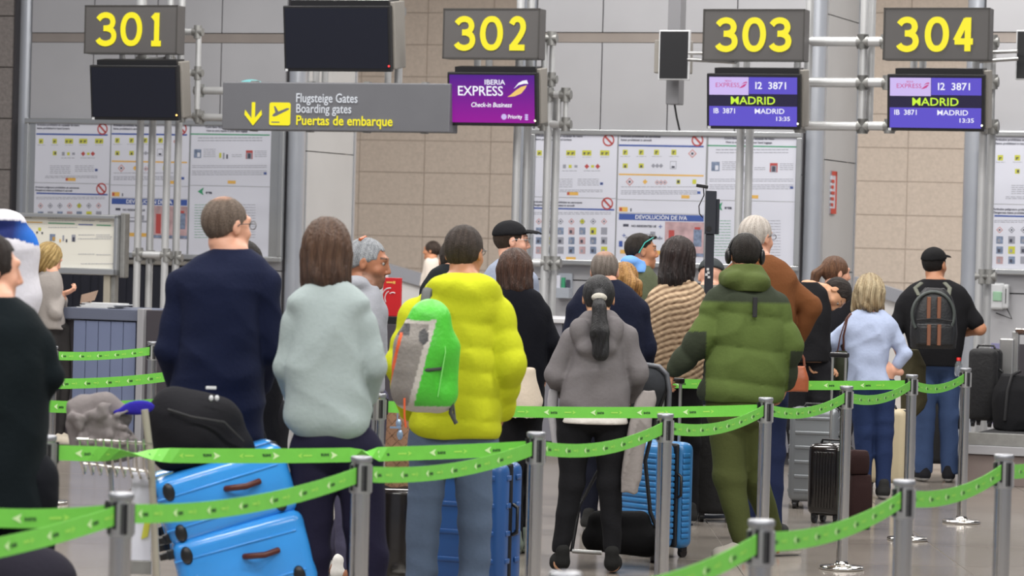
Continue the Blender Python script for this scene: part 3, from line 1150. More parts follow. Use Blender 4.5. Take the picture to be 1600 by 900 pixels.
DESKB = mat('blue_grey_laminate', srgb(112, 122, 152), .45, 0, .04, 3)
DESKT = mat('grey_desk_edge', srgb(98, 104, 122), .4)
DESKD = mat('dark_desk_panel', srgb(64, 60, 66), .5)
DESKL = mat('light_desk_post', srgb(168, 168, 172), .4, .3)
k = -3.1
tl = WP(98, 560, k)[0]
tr = WP(217, 560, k)[0]
z1 = WP(160, 482, k)[1]
r = thing('check_in_desk', 'blue-grey panelled check-in desk beside the blonde staff woman', 'desk', ((tl + tr) / 2, k, 0), True)
MB().box(tl, k - .02, z1 - .09, tr, k + .7, z1, .006).build('desk_edge', DESKT, r)
MB().box(tl, k + .04, .0, tr, k + .66, z1 - .1).build('carcass', DESKD, r)
pw = WP(172, 560, k)[0] - WP(152.5, 560, k)[0]
ref = WP(152.5, 560, k)[0]
i0 = math.floor((tl - ref) / pw) + 1
t = ref + i0 * pw
pm = MB().box(.003, 0, 0.02, pw - .003, .04, z1 - .1).mesh('slat', DESKB)
while t < tr - .02:
    ww = min(pw, tr - t)
    if ww > .9 * pw:
        o = bpy.data.objects.new('slat', pm)
        COL.objects.link(o)
        o.parent = r
        o.location = (t - r['_o'][0], 0, 0)
    t += pw
a, b = WP(217, 560, k)[0], WP(227, 560, k)[0]
MB().box(a, k - .05, 0, b, k + .1, z1 + .01, .005).build('end_post', DESKL, r)
c = WP(330, 560, k)[0]
MB().box(b, k, 0, c, k + .06, z1, .004).build('end_panel', DESKD, r)

# papers and box on the desk
t, z = WP(156, 483, k)
r = thing('paper_stack', 'loose white papers fanned on the desk top', 'papers', (t, k + .1, z1), True)
for i in range(5):
    rx = random.uniform(-.06, .06)
    MB().box(t - .15 + rx, k + .0 + i * .02, z1 + .001 + i * .008, t + .12 + rx + i * .01, k + .3, z1 + .007 + i * .008).build('sheet', PWH, r)
t, z = WP(129, 473, k)
m = MB()
m.box(t - .07, k + .12, z1 + .001, t + .07, k + .3, z1 + .005)
m.add([(t - .075, k + .1, z1 + .03), (t + .06, k + .08, z1 + .06), (t + .08, k + .1, z1 + .14), (t - .08, k + .13, z1 + .1),
       (t - .075, k + .11, z1 + .03), (t + .06, k + .09, z1 + .06), (t + .08, k + .11, z1 + .14), (t - .08, k + .14, z1 + .1)],
      [(0, 1, 2, 3), (7, 6, 5, 4), (0, 4, 5, 1), (1, 5, 6, 2), (2, 6, 7, 3), (3, 7, 4, 0)])
m.box(t - .01, k + .11, z1 + .004, t + .01, k + .13, z1 + .05)
solo(m, 'card_folder', mat('brown_card', srgb(150, 128, 112), .7), (t, k + .12, z1), True, 'small brown card folder standing open on the desk edge', 'folder')

# check-in counters under the signs
CTR = mat('counter_front', srgb(120, 120, 128), .4, .1, .04, 3)
CTT = mat('counter_top_light', srgb(196, 196, 200), .35)
for lab, xa, xb in (('grey check-in counter with a light top behind the woman in black', 760, 1000), ('grey check-in counter with a light top behind the quilted green jacket', 1095, 1310)):
    k = -1.25
    a, b = WP(xa, 520, k)[0], WP(xb, 520, k)[0]
    r = thing('check_in_counter', lab, 'counter', ((a + b) / 2, k, 0), True, 'check-in counters')
    MB().box(a, k - .03, 1.06, b, k + .75, 1.10, .008).build('counter_top', CTT, r)
    n = 4
    for i in range(n):
        MB().box(a + (b - a) * i / n + .004, k, .1, a + (b - a) * (i + 1) / n - .004, k + .05, 1.06).build('front_panel', CTR, r)
    MB().box(a, k + .05, .1, a + .04, k + .7, 1.06).build('side_panel', CTR, r)
    MB().box(b - .04, k + .05, .1, b, k + .7, 1.06).build('side_panel', CTR, r)
    MB().box(a + .03, k + .06, 0, b - .03, k + .68, .1).build('plinth', DSLOT, r)

# baggage conveyor at the right
k = -2.3
a, b = WP(1511, 700, k)[0], WP(1760, 700, k)[0]
zz = lambda py: WP(1560, py, k)[1]
r = thing('baggage_conveyor', 'low steel-sided baggage belt at the right edge carrying dark bags', 'conveyor', ((a + b) / 2, k, 0), True)
MB().box(a, k, 0.0, b, k + .03, zz(712), .004).build('front_panel', mat('taupe_panel', srgb(120, 108, 104), .5), r)
MB().box(a - .01, k - .03, zz(711), b, k + .02, zz(697), .004).build('bumper_rail', DESKL, r)
MB().box(a, k - .01, zz(697), b, k + .03, zz(677), .004).build('side_rail', JOINT, r)
MB().box(a, k + .03, 0, b, k + 2.3, zz(684)).build('carcass', DESKD, r)
zb = zz(684)
MB().box(a + .05, k + .05, zb, b, k + 2.2, zb + .03, .01).build('belt', BLKM, r)
MB().box(a - .02, k + 1.2, 0, a + .09, k + 1.32, 1.06, .01).build('steel_post', STEELD, r)
zr = WP(1570, 517, k + 1.3)[1]
MB().box(a + .09, k + 1.24, zr - .025, b, k + 1.3, zr + .025, .008).build('guard_rail', STEEL, r)
for px in (1583,):
    tt = WP(px, 550, k + 1.3)[0]
    MB().box(tt, k + 1.24, zb, tt + .05, k + 1.3, zr, .005).build('steel_post', STEELD, r)
LV = mat('lilac_panel', srgb(132, 130, 168), .5)
tt = WP(1548, 560, k + 1.9)[0]
MB().box(tt, k + 1.9, zb, tt + .14, k + 1.94, 1.0).build('back_panel', LV, r)
MB().box(tt + .15, k + 1.9, zb, b, k + 1.94, 1.0).build('back_panel', DESKD, r)
CONV = (a, b, k, zb)

# wall foot: light patch floor beyond uses the same tiles
# escalator balustrade far behind
for lab, x0, y0, x1, y1 in (('grey sloping escalator balustrade behind the yellow jacket', 590, 408, 720, 446), ('grey sloping escalator balustrade behind the blonde woman', 1335, 432, 1420, 458)):
    kq = 12.0
    p, q = WP(x0, y0, kq), WP(x1, y1, kq)
    r = thing('escalator_balustrade', lab, 'balustrade', (p[0], kq, 0), True)
    m = MB()
    m.prism([(p[0], p[1]), (p[0], p[1] - .16), (q[0], q[1] - .16), (q[0], q[1])], kq, kq + .15)
    m.build('handrail', mat('balustrade_steel', srgb(150, 154, 164), .4, .4), r)
    m = MB()
    m.prism([(p[0], p[1] - .16), (p[0], .0), (q[0], .0), (q[0], q[1] - .16)], kq + .04, kq + .1)
    m.build('side_panel', PANELL, r)
# ---------------------------------------------------------------- implicit surfaces -> meshes
f32 = np.float32


class Field:
    def __init__(s, lo, hi, step, fine=(), fstep=None):
        """fine: list of (lo3, hi3) boxes inside which grid lines are denser"""
        s.ax = []
        for d in range(3):
            pts = [lo[d]]
            x = lo[d]
            while x < hi[d]:
                st = step
                for a, b in fine:
                    if a[d] - step <= x <= b[d]: st = fstep
                x += st
                pts.append(x)
            s.ax.append(np.array(pts, f32))
        s.f = np.full([len(a) for a in s.ax], 1.0, f32)

    def sl(s, lo, hi):
        r = []
        for d in range(3):
            i0 = int(np.searchsorted(s.ax[d], lo[d]))
            i1 = int(np.searchsorted(s.ax[d], hi[d]))
            i0, i1 = max(0, i0 - 1), min(len(s.ax[d]), i1 + 1)
            if i1 - i0 < 1: return None
            r.append(slice(i0, i1))
        return tuple(r)

    def grid(s, sl):
        return (s.ax[0][sl[0]][:, None, None], s.ax[1][sl[1]][None, :, None], s.ax[2][sl[2]][None, None, :])

    def merge(s, sl, d, k, sub=False):
        a = s.f[sl]
        if sub:
            if k <= 0:
                s.f[sl] = np.maximum(a, -d)
                return
            h = np.clip(.5 - .5 * (a + d) / k, 0, 1)
            s.f[sl] = a * (1 - h) + (-d) * h + k * h * (1 - h)
        else:
            if k <= 0:
                s.f[sl] = np.minimum(a, d)
                return
            h = np.clip(.5 + .5 * (a - d) / k, 0, 1)
            s.f[sl] = a * (1 - h) + d * h - k * h * (1 - h)

    def cap(s, a, b, ra, rb=None, k=.02, sub=False, ridge=None, flat=None):
        """tapered capsule; ridge=(amp, spacing) quilts it; flat=(axis vector, factor) squashes it"""
        a = np.array(a, float)
        b = np.array(b, float)
        rb = ra if rb is None else rb
        m = max(ra, rb) + k + .03
        sl = s.sl(np.minimum(a, b) - m, np.maximum(a, b) + m)
        if sl is None: return s
        X, Y, Z = s.grid(sl)
        ba = b - a
        L2 = max(1e-9, float(ba @ ba))
        px, py, pz = X - a[0], Y - a[1], Z - a[2]
        h = np.clip((px * ba[0] + py * ba[1] + pz * ba[2]) / L2, 0, 1)
        qx, qy, qz = px - h * ba[0], py - h * ba[1], pz - h * ba[2]
        d2 = qx * qx + qy * qy + qz * qz
        if flat is not None:
            ax, fc = flat
            dt = qx * ax[0] + qy * ax[1] + qz * ax[2]
            d2 = d2 + dt * dt * (fc * fc - 1)
        r = ra + (rb - ra) * h
        if ridge is not None:
            r = r + ridge[0] * (np.abs(np.sin(math.pi * h * math.sqrt(L2) / ridge[1] + (ridge[2] if len(ridge) > 2 else 0))) ** .6 - .8)
        s.merge(sl, (np.sqrt(d2) - r).astype(f32), k, sub)
        return s

    def ell(s, c, r, k=.02, R=None, sub=False):
        c = np.array(c, float)
        r = np.array(r, float)
        m = (float(max(r)) if R is not None else r) + k + .03
        sl = s.sl(c - m, c + m)
        if sl is None: return s
        X, Y, Z = s.grid(sl)
        x, y, z = X - c[0], Y - c[1], Z - c[2]
        if R is not None:
            x, y, z = (x * R[0][0] + y * R[1][0] + z * R[2][0], x * R[0][1] + y * R[1][1] + z * R[2][1], x * R[0][2] + y * R[1][2] + z * R[2][2])
        k0 = np.sqrt((x / r[0]) ** 2 + (y / r[1]) ** 2 + (z / r[2]) ** 2)
        k1 = np.sqrt((x / r[0] ** 2) ** 2 + (y / r[1] ** 2) ** 2 + (z / r[2] ** 2) ** 2) + 1e-6
        s.merge(sl, (k0 * (k0 - 1) / k1).astype(f32), k, sub)
        return s

    def loft(s, secs, k=.02, p=2.4, yaw=0.0, ridge=None, disp=None, cut=True, sub=False):
        """secs: [(z, xc, yc, a, b)] rising in z; superelliptic sections"""
        secs = sorted(secs)
        S = np.array(secs, float)
        mx = max(S[:, 3].max(), S[:, 4].max()) + .08
        sl = s.sl((S[:, 1].min() - mx, S[:, 2].min() - mx, S[0, 0] - .04), (S[:, 1].max() + mx, S[:, 2].max() + mx, S[-1, 0] + .04))
        if sl is None: return s
        X, Y, Z = s.grid(sl)
        z = Z[0, 0]

        def itp(col):
            v = S[:, col]
            # pchip-like smooth interpolation
            t = np.interp(z, S[:, 0], np.arange(len(S)))
            i = np.clip(np.floor(t).astype(int), 0, len(S) - 2)
            u = t - i
            m = np.gradient(v, S[:, 0]) if len(S) > 2 else np.full(len(S), (v[-1] - v[0]) / (S[-1, 0] - S[0, 0]))
            hh = S[i + 1, 0] - S[i, 0]
            lin = v[i] + (v[i + 1] - v[i]) * u
            her = (2 * u ** 3 - 3 * u ** 2 + 1) * v[i] + (u ** 3 - 2 * u ** 2 + u) * hh * m[i] + (-2 * u ** 3 + 3 * u ** 2) * v[i + 1] + (u ** 3 - u ** 2) * hh * m[i + 1]
            return (.35 * lin + .65 * her)[None, None, :]
        xc, yc, a, b = itp(1), itp(2), np.maximum(itp(3), .004), np.maximum(itp(4), .004)
        x, y = X - xc, Y - yc
        if yaw:
            c_, s_ = math.cos(yaw), math.sin(yaw)
            x, y = x * c_ + y * s_, -x * s_ + y * c_
        q = (np.abs(x / a) ** p + np.abs(y / b) ** p) ** (1 / p)
        rr = np.sqrt(x * x + y * y) + 1e-6
        d = rr * (1 - 1 / np.maximum(q, 1e-3))
        d = np.where(q < .3, -np.minimum(a, b) * .6, d)
        if ridge is not None:
            d = d - ridge[0] * (np.abs(np.sin(math.pi * (Z - ridge[2] + .02 * np.sin(X * 6)) / ridge[1])) ** .6 - .8)
        if disp is not None:
            d = d + disp(X, Y, Z)
        if cut:
            e = np.maximum(S[0, 0] - Z, Z - S[-1, 0])
            d = np.maximum(d, e)
        s.merge(sl, d.astype(f32), k, sub)
        return s

    def cutz(s, zmin=None, zmax=None):
        Z = s.ax[2][None, None, :]
        if zmin is not None: s.f = np.maximum(s.f, zmin - Z)
        if zmax is not None: s.f = np.maximum(s.f, Z - zmax)
        return s

    def surf(s):
        f = s.f
        neg = f < 0
        nx, ny, nz = f.shape
        c = np.zeros((nx - 1, ny - 1, nz - 1), np.uint8)
        for i in (0, 1):
            for j in (0, 1):
                for k in (0, 1):
                    c += neg[i:nx - 1 + i, j:ny - 1 + j, k:nz - 1 + k]
        act = (c > 0) & (c < 8)
        ii, jj, kk = np.nonzero(act)
        n = len(ii)
        idx = np.full(act.shape, -1, np.int64)
        idx[ii, jj, kk] = np.arange(n)
        ax, ay, az = s.ax
        acc = np.zeros((n, 3))
        cnt = np.zeros(n)
        P = lambda a, b, c_: (ii + a, jj + b, kk + c_)
        for d in range(3):
            for u in (0, 1):
                for v in (0, 1):
                    o0 = [0, 0, 0]
                    others = [q for q in range(3) if q != d]
                    o0[others[0]] = u
                    o0[others[1]] = v
                    o1 = list(o0)
                    o1[d] = 1
                    A = P(*o0)
                    B = P(*o1)
                    fa, fb = f[A], f[B]
                    m = (fa < 0) != (fb < 0)
                    t = np.where(m, fa / np.where(m, fa - fb, 1), 0)
                    pa = np.stack([ax[A[0]], ay[A[1]], az[A[2]]], 1)
                    pb = np.stack([ax[B[0]], ay[B[1]], az[B[2]]], 1)
                    acc += (pa + (pb - pa) * t[:, None]) * m[:, None]
                    cnt += m
        V = acc / cnt[:, None]
        Q = []
        # x edges
        for d in range(3):
            sA = [slice(None)] * 3
            sB = [slice(None)] * 3
            sA[d] = slice(0, -1)
            sB[d] = slice(1, None)
            a, b = neg[tuple(sA)], neg[tuple(sB)]
            ch = a != b
            e = [q for q in range(3) if q != d]
            # inner only
            g = [slice(None)] * 3
            g[e[0]] = slice(1, -1)
            g[e[1]] = slice(1, -1)
            chi = ch[tuple(g)]
            w_ = np.nonzero(chi)
            base = [None] * 3
            base[d] = w_[d]
            base[e[0]] = w_[e[0]] + 1
            base[e[1]] = w_[e[1]] + 1
            sgn = a[tuple(base)]

            def cell(u, v):
                q = list(base)
                q[e[0]] = q[e[0]] - u
                q[e[1]] = q[e[1]] - v
                return idx[tuple(q)]
            q = np.stack([cell(1, 1), cell(0, 1), cell(0, 0), cell(1, 0)], 1)
            flip = sgn if d != 1 else ~sgn
            q[~flip] = q[~flip][:, ::-1]
            Q.append(q)
        Q = np.concatenate(Q)
        Q = Q[(Q >= 0).all(1)]
        # two light smoothing passes
        for lam in (.5, -.25, .4):
            nb = np.zeros_like(V)
            ct = np.zeros(n)
            for a_, b_ in ((0, 1), (1, 2), (2, 3), (3, 0)):
                np.add.at(nb, Q[:, a_], V[Q[:, b_]])
                np.add.at(ct, Q[:, a_], 1)
                np.add.at(nb, Q[:, b_], V[Q[:, a_]])
                np.add.at(ct, Q[:, b_], 1)
            V = V + lam * (nb / np.maximum(ct, 1)[:, None] - V)
        return V, Q

    def build(s, name, material, parent, color=None, offset=(0, 0, 0)):
        V, Q = s.surf()
        me = bpy.data.meshes.new(name)
        if len(V) == 0: return None
        me.vertices.add(len(V))
        me.vertices.foreach_set('co', (V - np.array(offset)).astype(f32).ravel())
        me.loops.add(len(Q) * 4)
        me.loops.foreach_set('vertex_index', Q.astype(np.int32).ravel())
        me.polygons.add(len(Q))
        me.polygons.foreach_set('loop_start', np.arange(0, len(Q) * 4, 4, dtype=np.int32))
        me.polygons.foreach_set('loop_total', np.full(len(Q), 4, np.int32))
        me.update(calc_edges=True)
        me.validate()
        me.polygons.foreach_set('use_smooth', np.ones(len(me.polygons), bool))
        if color is not None:
            C = color(V)
            at = me.color_attributes.new('Col', 'FLOAT_COLOR', 'POINT')
            at.data.foreach_set('color', np.concatenate([C, np.ones((len(C), 1))], 1).astype(f32).ravel())
        me.materials.append(material)
        o = bpy.data.objects.new(name, me)
        COL.objects.link(o)
        if parent is not None: o.parent = parent
        return o


def smooth01(x):
    x = np.clip(x, 0, 1)
    return x * x * (3 - 2 * x)


def folds(amp=.005, fx=14, fz=5, seed=0, zc=None):
    r = np.random.RandomState(seed)
    ph = r.uniform(0, 6.28, 12)

    def rd(u):
        return 1 - 2 * np.abs(np.sin(u)) ** .75

    def fn(X, Y, Z):
        w1 = 1.3 * np.sin(Z * fz * 1.1 + X * 3 + ph[0]) + .7 * np.sin(Z * fz * 2.3 + Y * 5 + ph[1])
        w2 = 1.4 * np.sin(X * 7 + Z * 4 + ph[2]) + .8 * np.sin(X * 13 + Y * 9 + ph[3])
        md = .5 + .5 * np.sin(Z * 5.5 + X * 4.3 + 1.5 * np.sin(X * 3 + ph[4]) + ph[5])
        g = md * rd(X * fx * .5 + w1 + Y * 4 + ph[6]) * .55
        g = g + (1 - md) * rd(Z * fz * 1.7 + np.abs(X) * fx * .35 + w2 + ph[7]) * .65
        g = g + .28 * np.sin(Z * fz * 5 + 2.5 * np.sin(X * 8 + ph[8]) + 1.6 * np.sin(Y * 9 + ph[9])) * md
        return -amp * 1.15 * g
    return fn


SKINM = mat('skin', (.5, .3, .2), .5, 0, .04, 30, .04, 120, attr=True)
HAIRM = mat('hair', (.1, .1, .1), .5, 0, .40, 260, .7, 230, attr=True, stretch=(1, 1, .07), spec=.4)
HAIRS = mat('short_hair', (.1, .1, .1), .65, 0, .35, 260, .7, 260, attr=True, spec=.3)
CLOTHM = mat('cloth', (.5, .5, .5), .9, 0, .03, 60, .12, 60, attr=True, spec=.15)
EYEM = mat('eye_white', (.30, .27, .25), .35)
IRIS = mat('iris_dark', (.03, .02, .015), .2)
GLASSM = mat('spectacle_frame', (.03, .03, .035), .3)


def rot(yaw, pitch, roll_=0):
    """columns: right, forward, up of the head. yaw>0 turns left; pitch>0 looks down"""
    m = Matrix.Rotation(yaw, 3, 'Z') @ Matrix.Rotation(-pitch, 3, 'X') @ Matrix.Rotation(roll_, 3, 'Y')
    return np.array(m)


SKINS = dict(pale=srgb(226, 172, 148), fair=srgb(214, 160, 134), tan=srgb(188, 132, 100), olive=srgb(196, 146, 112), brown=srgb(160, 106, 78))


class Person:
    def __init__(p, label, px, py, s, top, hpx=None, yaw=0, pitch=0, roll_=0, skin='fair', hs=1.0, headR=None, group='travellers in the check-in queue', fine=.0065, face=False, headdy=.05, neckbase=None):
        p.s = s
        b = PX(px, py, s)
        p.base = np.array((b.x, b.y, 0.0))
        p.root = thing('person', label, 'person', tuple(p.base), group=group)
        p.root['_o'] = [0.0, 0.0, 0.0]
        hpx = px if hpx is None else hpx
        p.hs = hs
        p.R = headR if headR is not None else rot(math.radians(yaw), math.radians(pitch), math.radians(roll_))
        t = p.L(hpx, top, headdy)
        up = p.R[:, 2]
        p.hc = t - np.array((0, 0, 1)) * (.098 * hs + .012) - np.array((up[0], up[1], 0)) * .0
        p.skin = np.array(SKINS[skin])
        p.fine = fine
        p.face = face
        p.nb = neckbase

    def L(p, px, py, dy=0):
        return np.array(PX(px, py, p.s, dy)) - p.base

    def LZ(p, px, z, dy=0):
        return np.array(PZ(px, z, p.s, dy)) - p.base

    def H(p, x, y, z):
        return p.hc + p.R @ (np.array((x, y, z)) * p.hs)

    def pts(p, lst):
        out = []
        for q in lst:
            a = p.L(q[0], q[1], q[2]) if q[1] > 5 else p.LZ(q[0], q[1], q[2])
            out.append((a, q[3]))
        return out

    def armpts(p, lst):
        out = p.pts(lst)
        if len(out) > 1:
            q, r = out[0]
            d = -.014 if q[0] > 0 else .014
            out[0] = (q + np.array((d, 0, -.040)), r * .95)
        return out

    def secs(p, lst, grow=0.0, yoff=0.0):
        """(py, xl, xr, halfdepth, yc)"""
        out = []
        for py, xl, xr, b, yc in lst:
            if py > 5:
                A, B = p.L(xl, py, yc), p.L(xr, py, yc)
                z = (A[2] + B[2]) / 2
            else:
                A, B = p.LZ(xl, py, yc), p.LZ(xr, py, yc)
                z = py
            out.append((z, (A[0] + B[0]) / 2, yc + yoff, (B[0] - A[0]) / 2 + grow, b + grow))
        return out

    def bounds(p, P, m=.05):
        P = np.array(P)
        return P.min(0) - m, P.max(0) + m

    # --- body: one continuous surface, head with a face, limbs and five-fingered hands
    def body(p, torso, arms, legs, lips=srgb(170, 90, 84), stubble=None, hands=(), thin=.014, brow=(.03, .02, .015), baldc=None):
        p.torso_s, p.arms_s, p.legs_s = torso, arms, legs
        hands = list(hands)
        if p.s > 180:
            for a in [p.armpts(a) for a in arms]:
                wq = a[-1][0]
                if any(np.linalg.norm(h['w'] - wq) < .09 for h in hands): continue
                d = wq - a[-2][0]
                d = d / np.linalg.norm(d) + np.array((-.25 if wq[0] > 0 else .25, .25, -.1))
                sg = 1 if wq[0] > 0 else -1
                hands.append(dict(w=wq + d * .02, d=d, n=(-sg, 0, -.3), side=-sg, curl=.8, sc=.95))
        T = p.secs(torso, -.02)
        A = [p.armpts(a) for a in arms]
        G = [p.pts(l) for l in legs]
        hc, hs, H = p.hc, p.hs, p.H
        allp = [q[0] for a in A + G for q in a] + [hc + (0, 0, .16), hc - (0, 0, .2), hc + (.14, .14, 0), hc - (.14, .14, 0)]
        for z, xc, yc, a, b in T: allp += [(xc - a, yc - b, z), (xc + a, yc + b, z)]
        for h in hands: allp += [h['w'] + np.array(h['d']) * .2]
        for g in G: allp += [g[-1][0] + (0, .22, -.12), g[-1][0] + (0, -.1, -.1)]
        lo, hi = p.bounds(allp, .1)
        lo[2] = max(lo[2], -.02)
        fine = [(hc - .15 * hs, hc + .15 * hs)]
        for h in hands:
            e = h['w'] + np.array(h['d']) * .1
            fine.append((e - .13, e + .13))
        F = Field(lo, hi, .02, fine, min(p.fine, .0065))
        # torso, limbs
        zt = T and max(t[0] for t in T)
        F.loft(T, .03, 2.2)
        nbase = p.nb if p.nb is not None else np.array(((T and sorted(T)[-1][1]) or 0, sorted(T)[-1][2], sorted(T)[-1][0] - .02))
        for a in A:
            for i in range(len(a) - 1):
                F.cap(a[i][0], a[i + 1][0], max(.02, a[i][1] - thin), max(.02, a[i + 1][1] - thin), .02)
        for g in G:
            for i in range(len(g) - 1):
                F.cap(g[i][0], g[i + 1][0], max(.03, g[i][1] - thin), max(.03, g[i + 1][1] - thin), .03)
            an = g[-1][0]
            F.cap((an[0], an[1] - .02, .045), (an[0], an[1] + .14, .035), .038, .03, .03)
        # neck and head
        F.cap(H(0, -.022, -.07), nbase, .054 * hs, .062, .025)
        Rm = p.R
        F.ell(H(0, -.012, .016), np.array((.075, .094, .090)) * hs, .01, Rm)
        F.ell(H(0, .028, -.035), np.array((.062, .066, .082)) * hs, .03, Rm)
        F.ell(H(0, .044, -.088), np.array((.043, .044, .034)) * hs, .03, Rm)
        F.cap(H(-.010, .078, -.108), H(.010, .078, -.108), .013 * hs, None, .02)
        F.cap(H(-.028, .083, .026), H(.028, .083, .026), .012 * hs, None, .016)
        F.ell(H(-.040, .060, -.035), np.array((.022, .02, .02)) * hs, .02, Rm)
        F.ell(H(.040, .060, -.035), np.array((.022, .02, .02)) * hs, .02, Rm)
        if p.face:
            for e in (-1, 1):
                F.ell(H(.031 * e, .101, .003), np.array((.016, .014, .008)) * hs, .010, Rm, sub=True)
        F.cap(H(0, .090, .014), H(0, .111, -.034), .0075 * hs, .0105 * hs, .012)
        F.cap(H(-.010, .098, -.040), H(.010, .098, -.040), .0085 * hs, None, .006)
        if p.face:
            F.cap(H(-.018, .090, -.066), H(.018, .090, -.066), .0075 * hs, None, .006)
            F.cap(H(-.014, .089, -.078), H(.014, .089, -.078), .008 * hs, None, .006)
        for e in (-1, 1):
            F.ell(H(.078 * e, -.008, -.012), np.array((.009, .019, .032)) * hs, .008, Rm)
            F.ell(H(.088 * e, -.004, -.008), np.array((.006, .010, .018)) * hs, .004, Rm, sub=True)
        # hands
        for h in hands: p.hand(F, **h)
        sk = p.skin
        Ri = np.linalg.inv(Rm)

        def col(V):
            n = len(V)
            C = np.tile(sk, (n, 1)).astype(float)
            q = ((V - hc) @ Ri.T) / hs
            x, y, z = q[:, 0], q[:, 1], q[:, 2]
            near = (np.abs(x) < .11) & (np.abs(y) < .16) & (z > -.15) & (z < .12)

            def mix(m, c, a=1.0):
                m = (m * a)[:, None]
                C[:] = C * (1 - m) + np.array(c) * m
            if stubble is not None:
                m = near & (y > -.01) & (z < -.045)
                mix(smooth01((-.035 - z) / .03) * (y > -.005) * near, stubble, .62)
            mix(smooth01((.022 - np.hypot((np.abs(x) - .035) / 1.6, z + .035)) / .012) * (y > .06) * near, np.array(sk) * (1.0, .82, .8), .5)
            if p.face:
                mix(np.clip((.0085 - np.abs(z + .072)) / .003, 0, 1) * (np.abs(x) < .021) * (y > .085) * near, lips, .85)
                mix(np.clip((.006 - np.abs(z - .030 + np.abs(np.abs(x) - .03) * .18)) / .003, 0, 1) * (np.abs(x) > .012) * (np.abs(x) < .047) * (y > .05) * near, brow, .85)
                mix(np.clip((.0065 - np.abs(z - .004)) / .003, 0, 1) * (np.abs(np.abs(x) - .031) < .016) * (y > .05) * near, (.05, .03, .025), .55)
            return C
        p.body_o = F.build('body', SKINM, p.root, col)
        if p.face:
            for e in (-1, 1):
                m = MB()
                c = H(.030 * e, .0775, .003)
                m.sm = True
                m.sphere(tuple(c), .0105 * hs, 10)
                eo = m.build('eye', EYEM, p.root)
                m = MB()
                c = H(.030 * e, .0845, .002)
                m.sphere(tuple(c), .0052 * hs, 8)
                m.build('iris', IRIS, eo)
        return p

    def hand(p, F, w, d, n, side=1, curl=.6, spread=.12, sc=1.0):
        """w wrist, d pointing direction, n palm normal, side: thumb side along cross(d,n)*side"""
        w = np.array(w, float)
        d = np.array(d, float)
        d /= np.linalg.norm(d)
        n = np.array(n, float)
        n -= d * (n @ d)
        n /= np.linalg.norm(n)
        t = np.cross(d, n) * side
        pal = w + d * .05 * sc
        R = np.stack([t, n, d], 1)
        F.cap(w - d * .05, w + d * .01, .026 * sc, .024 * sc, .015)
        F.ell(pal, np.array((.040, .017, .050)) * sc, .012, R)
        for i, (o, ln) in enumerate(((.028, .070), (.010, .078), (-.009, .072), (-.027, .056))):
            a = w + d * .085 * sc + t * o * sc
            c = curl * (1 + .12 * i)
            dirn = d * math.cos(c * .5) + n * math.sin(c * .5) + t * o * spread * 8
            dirn /= np.linalg.norm(dirn)
            b = a + dirn * ln * .45 * sc
            dr2 = d * math.cos(c * 1.4) + n * math.sin(c * 1.4) + t * o * spread * 8
            dr2 /= np.linalg.norm(dr2)
            c2 = b + dr2 * ln * .32 * sc
            dr3 = d * math.cos(c * 2.1) + n * math.sin(c * 2.1)
            e = c2 + dr3 * ln * .25 * sc
            F.cap(a - d * .02 * sc, b, .0095 * sc, .009 * sc, .004)
            F.cap(b, c2, .0088 * sc, .0082 * sc, .003)
            F.cap(c2, e, .008 * sc, .0072 * sc, .003)
        a = w + d * .025 * sc + t * .028 * sc
        b = a + (d * .6 + t * .7 + n * .25) * .042 * sc
        c = b + (d * .85 + t * .25 + n * .35) * .034 * sc
        F.cap(a, b, .014 * sc, .0105 * sc, .01)
        F.cap(b, c, .0105 * sc, .0085 * sc, .004)

    # --- clothing for the upper body
    def top(p, name, color, ridge=None, amp=.005, hood=None, collar=None, step=.0085, sleeves=None, col=None, grow=.004, armridge=None, zmin=None, material=None, p_=2.5, fx=14, seed=1, armpts=None, extra=None, label=None, hem=None, torso=None, k=.03):
        T = p.secs(torso or p.torso_s, grow)
        src = armpts if armpts is not None else p.arms_s
        A = [p.armpts(a) for a in src]
        if sleeves is not None:  # fraction of last segment covered, per arm
            for a, fr in zip(A, sleeves):
                if fr is None:
                    continue
                full = int(fr)
                del a[full + 2:]
                if len(a) > full + 1:
                    u = fr - full
                    q = a[full][0] + (a[full + 1][0] - a[full][0]) * u
                    r = a[full][1] + (a[full + 1][1] - a[full][1]) * u
                    a[full + 1] = (q, r)
        allp = [q[0] for a in A for q in a]
        for z, xc, yc, a, b in T: allp += [(xc - a, yc - b, z), (xc + a, yc + b, z)]
        if hood: allp += [p.L(h[0], h[1], h[2]) for h in hood] + [p.hc - (0, 0, .1)]
        lo, hi = p.bounds(allp, .13)
        F = Field(lo, hi, step)
        dsp = folds(amp, fx, 5, seed)
        F.loft(T, k, p_, ridge=ridge, disp=dsp)
        for a in A:
            for i in range(len(a) - 1):
                F.cap(a[i][0], a[i + 1][0], a[i][1] + grow, a[i + 1][1] + grow, .012, ridge=armridge or None)
            if a: F.ell(a[0][0] + np.array((0, 0, -.0)), np.array((1, 1, 1.0)) * (a[0][1] + grow) * .96, .045)
        if hem:  # (py, xl, xr, b, yc) fold at the waist
            pass
        if hood:
            for h in hood:
                F.ell(p.L(h[0], h[1], h[2]), (h[3], h[4], h[5]), .03)
        if extra: extra(F, p)
        X, Y, Z = F.ax[0][:, None, None], F.ax[1][None, :, None], F.ax[2][None, None, :]
        F.f += (folds(amp * .8, fx * 1.3, 9, seed + 5)(X, Y, Z) * (np.abs(F.f) < .06)).astype(f32)
        if zmin is not None: F.cutz(zmin)
        c = np.array(color)
        cf = col or (lambda V: np.tile(c, (len(V), 1)))
        o = F.build(name, material or CLOTHM, p.root, cf)
        if label: o['label'] = label
        return o

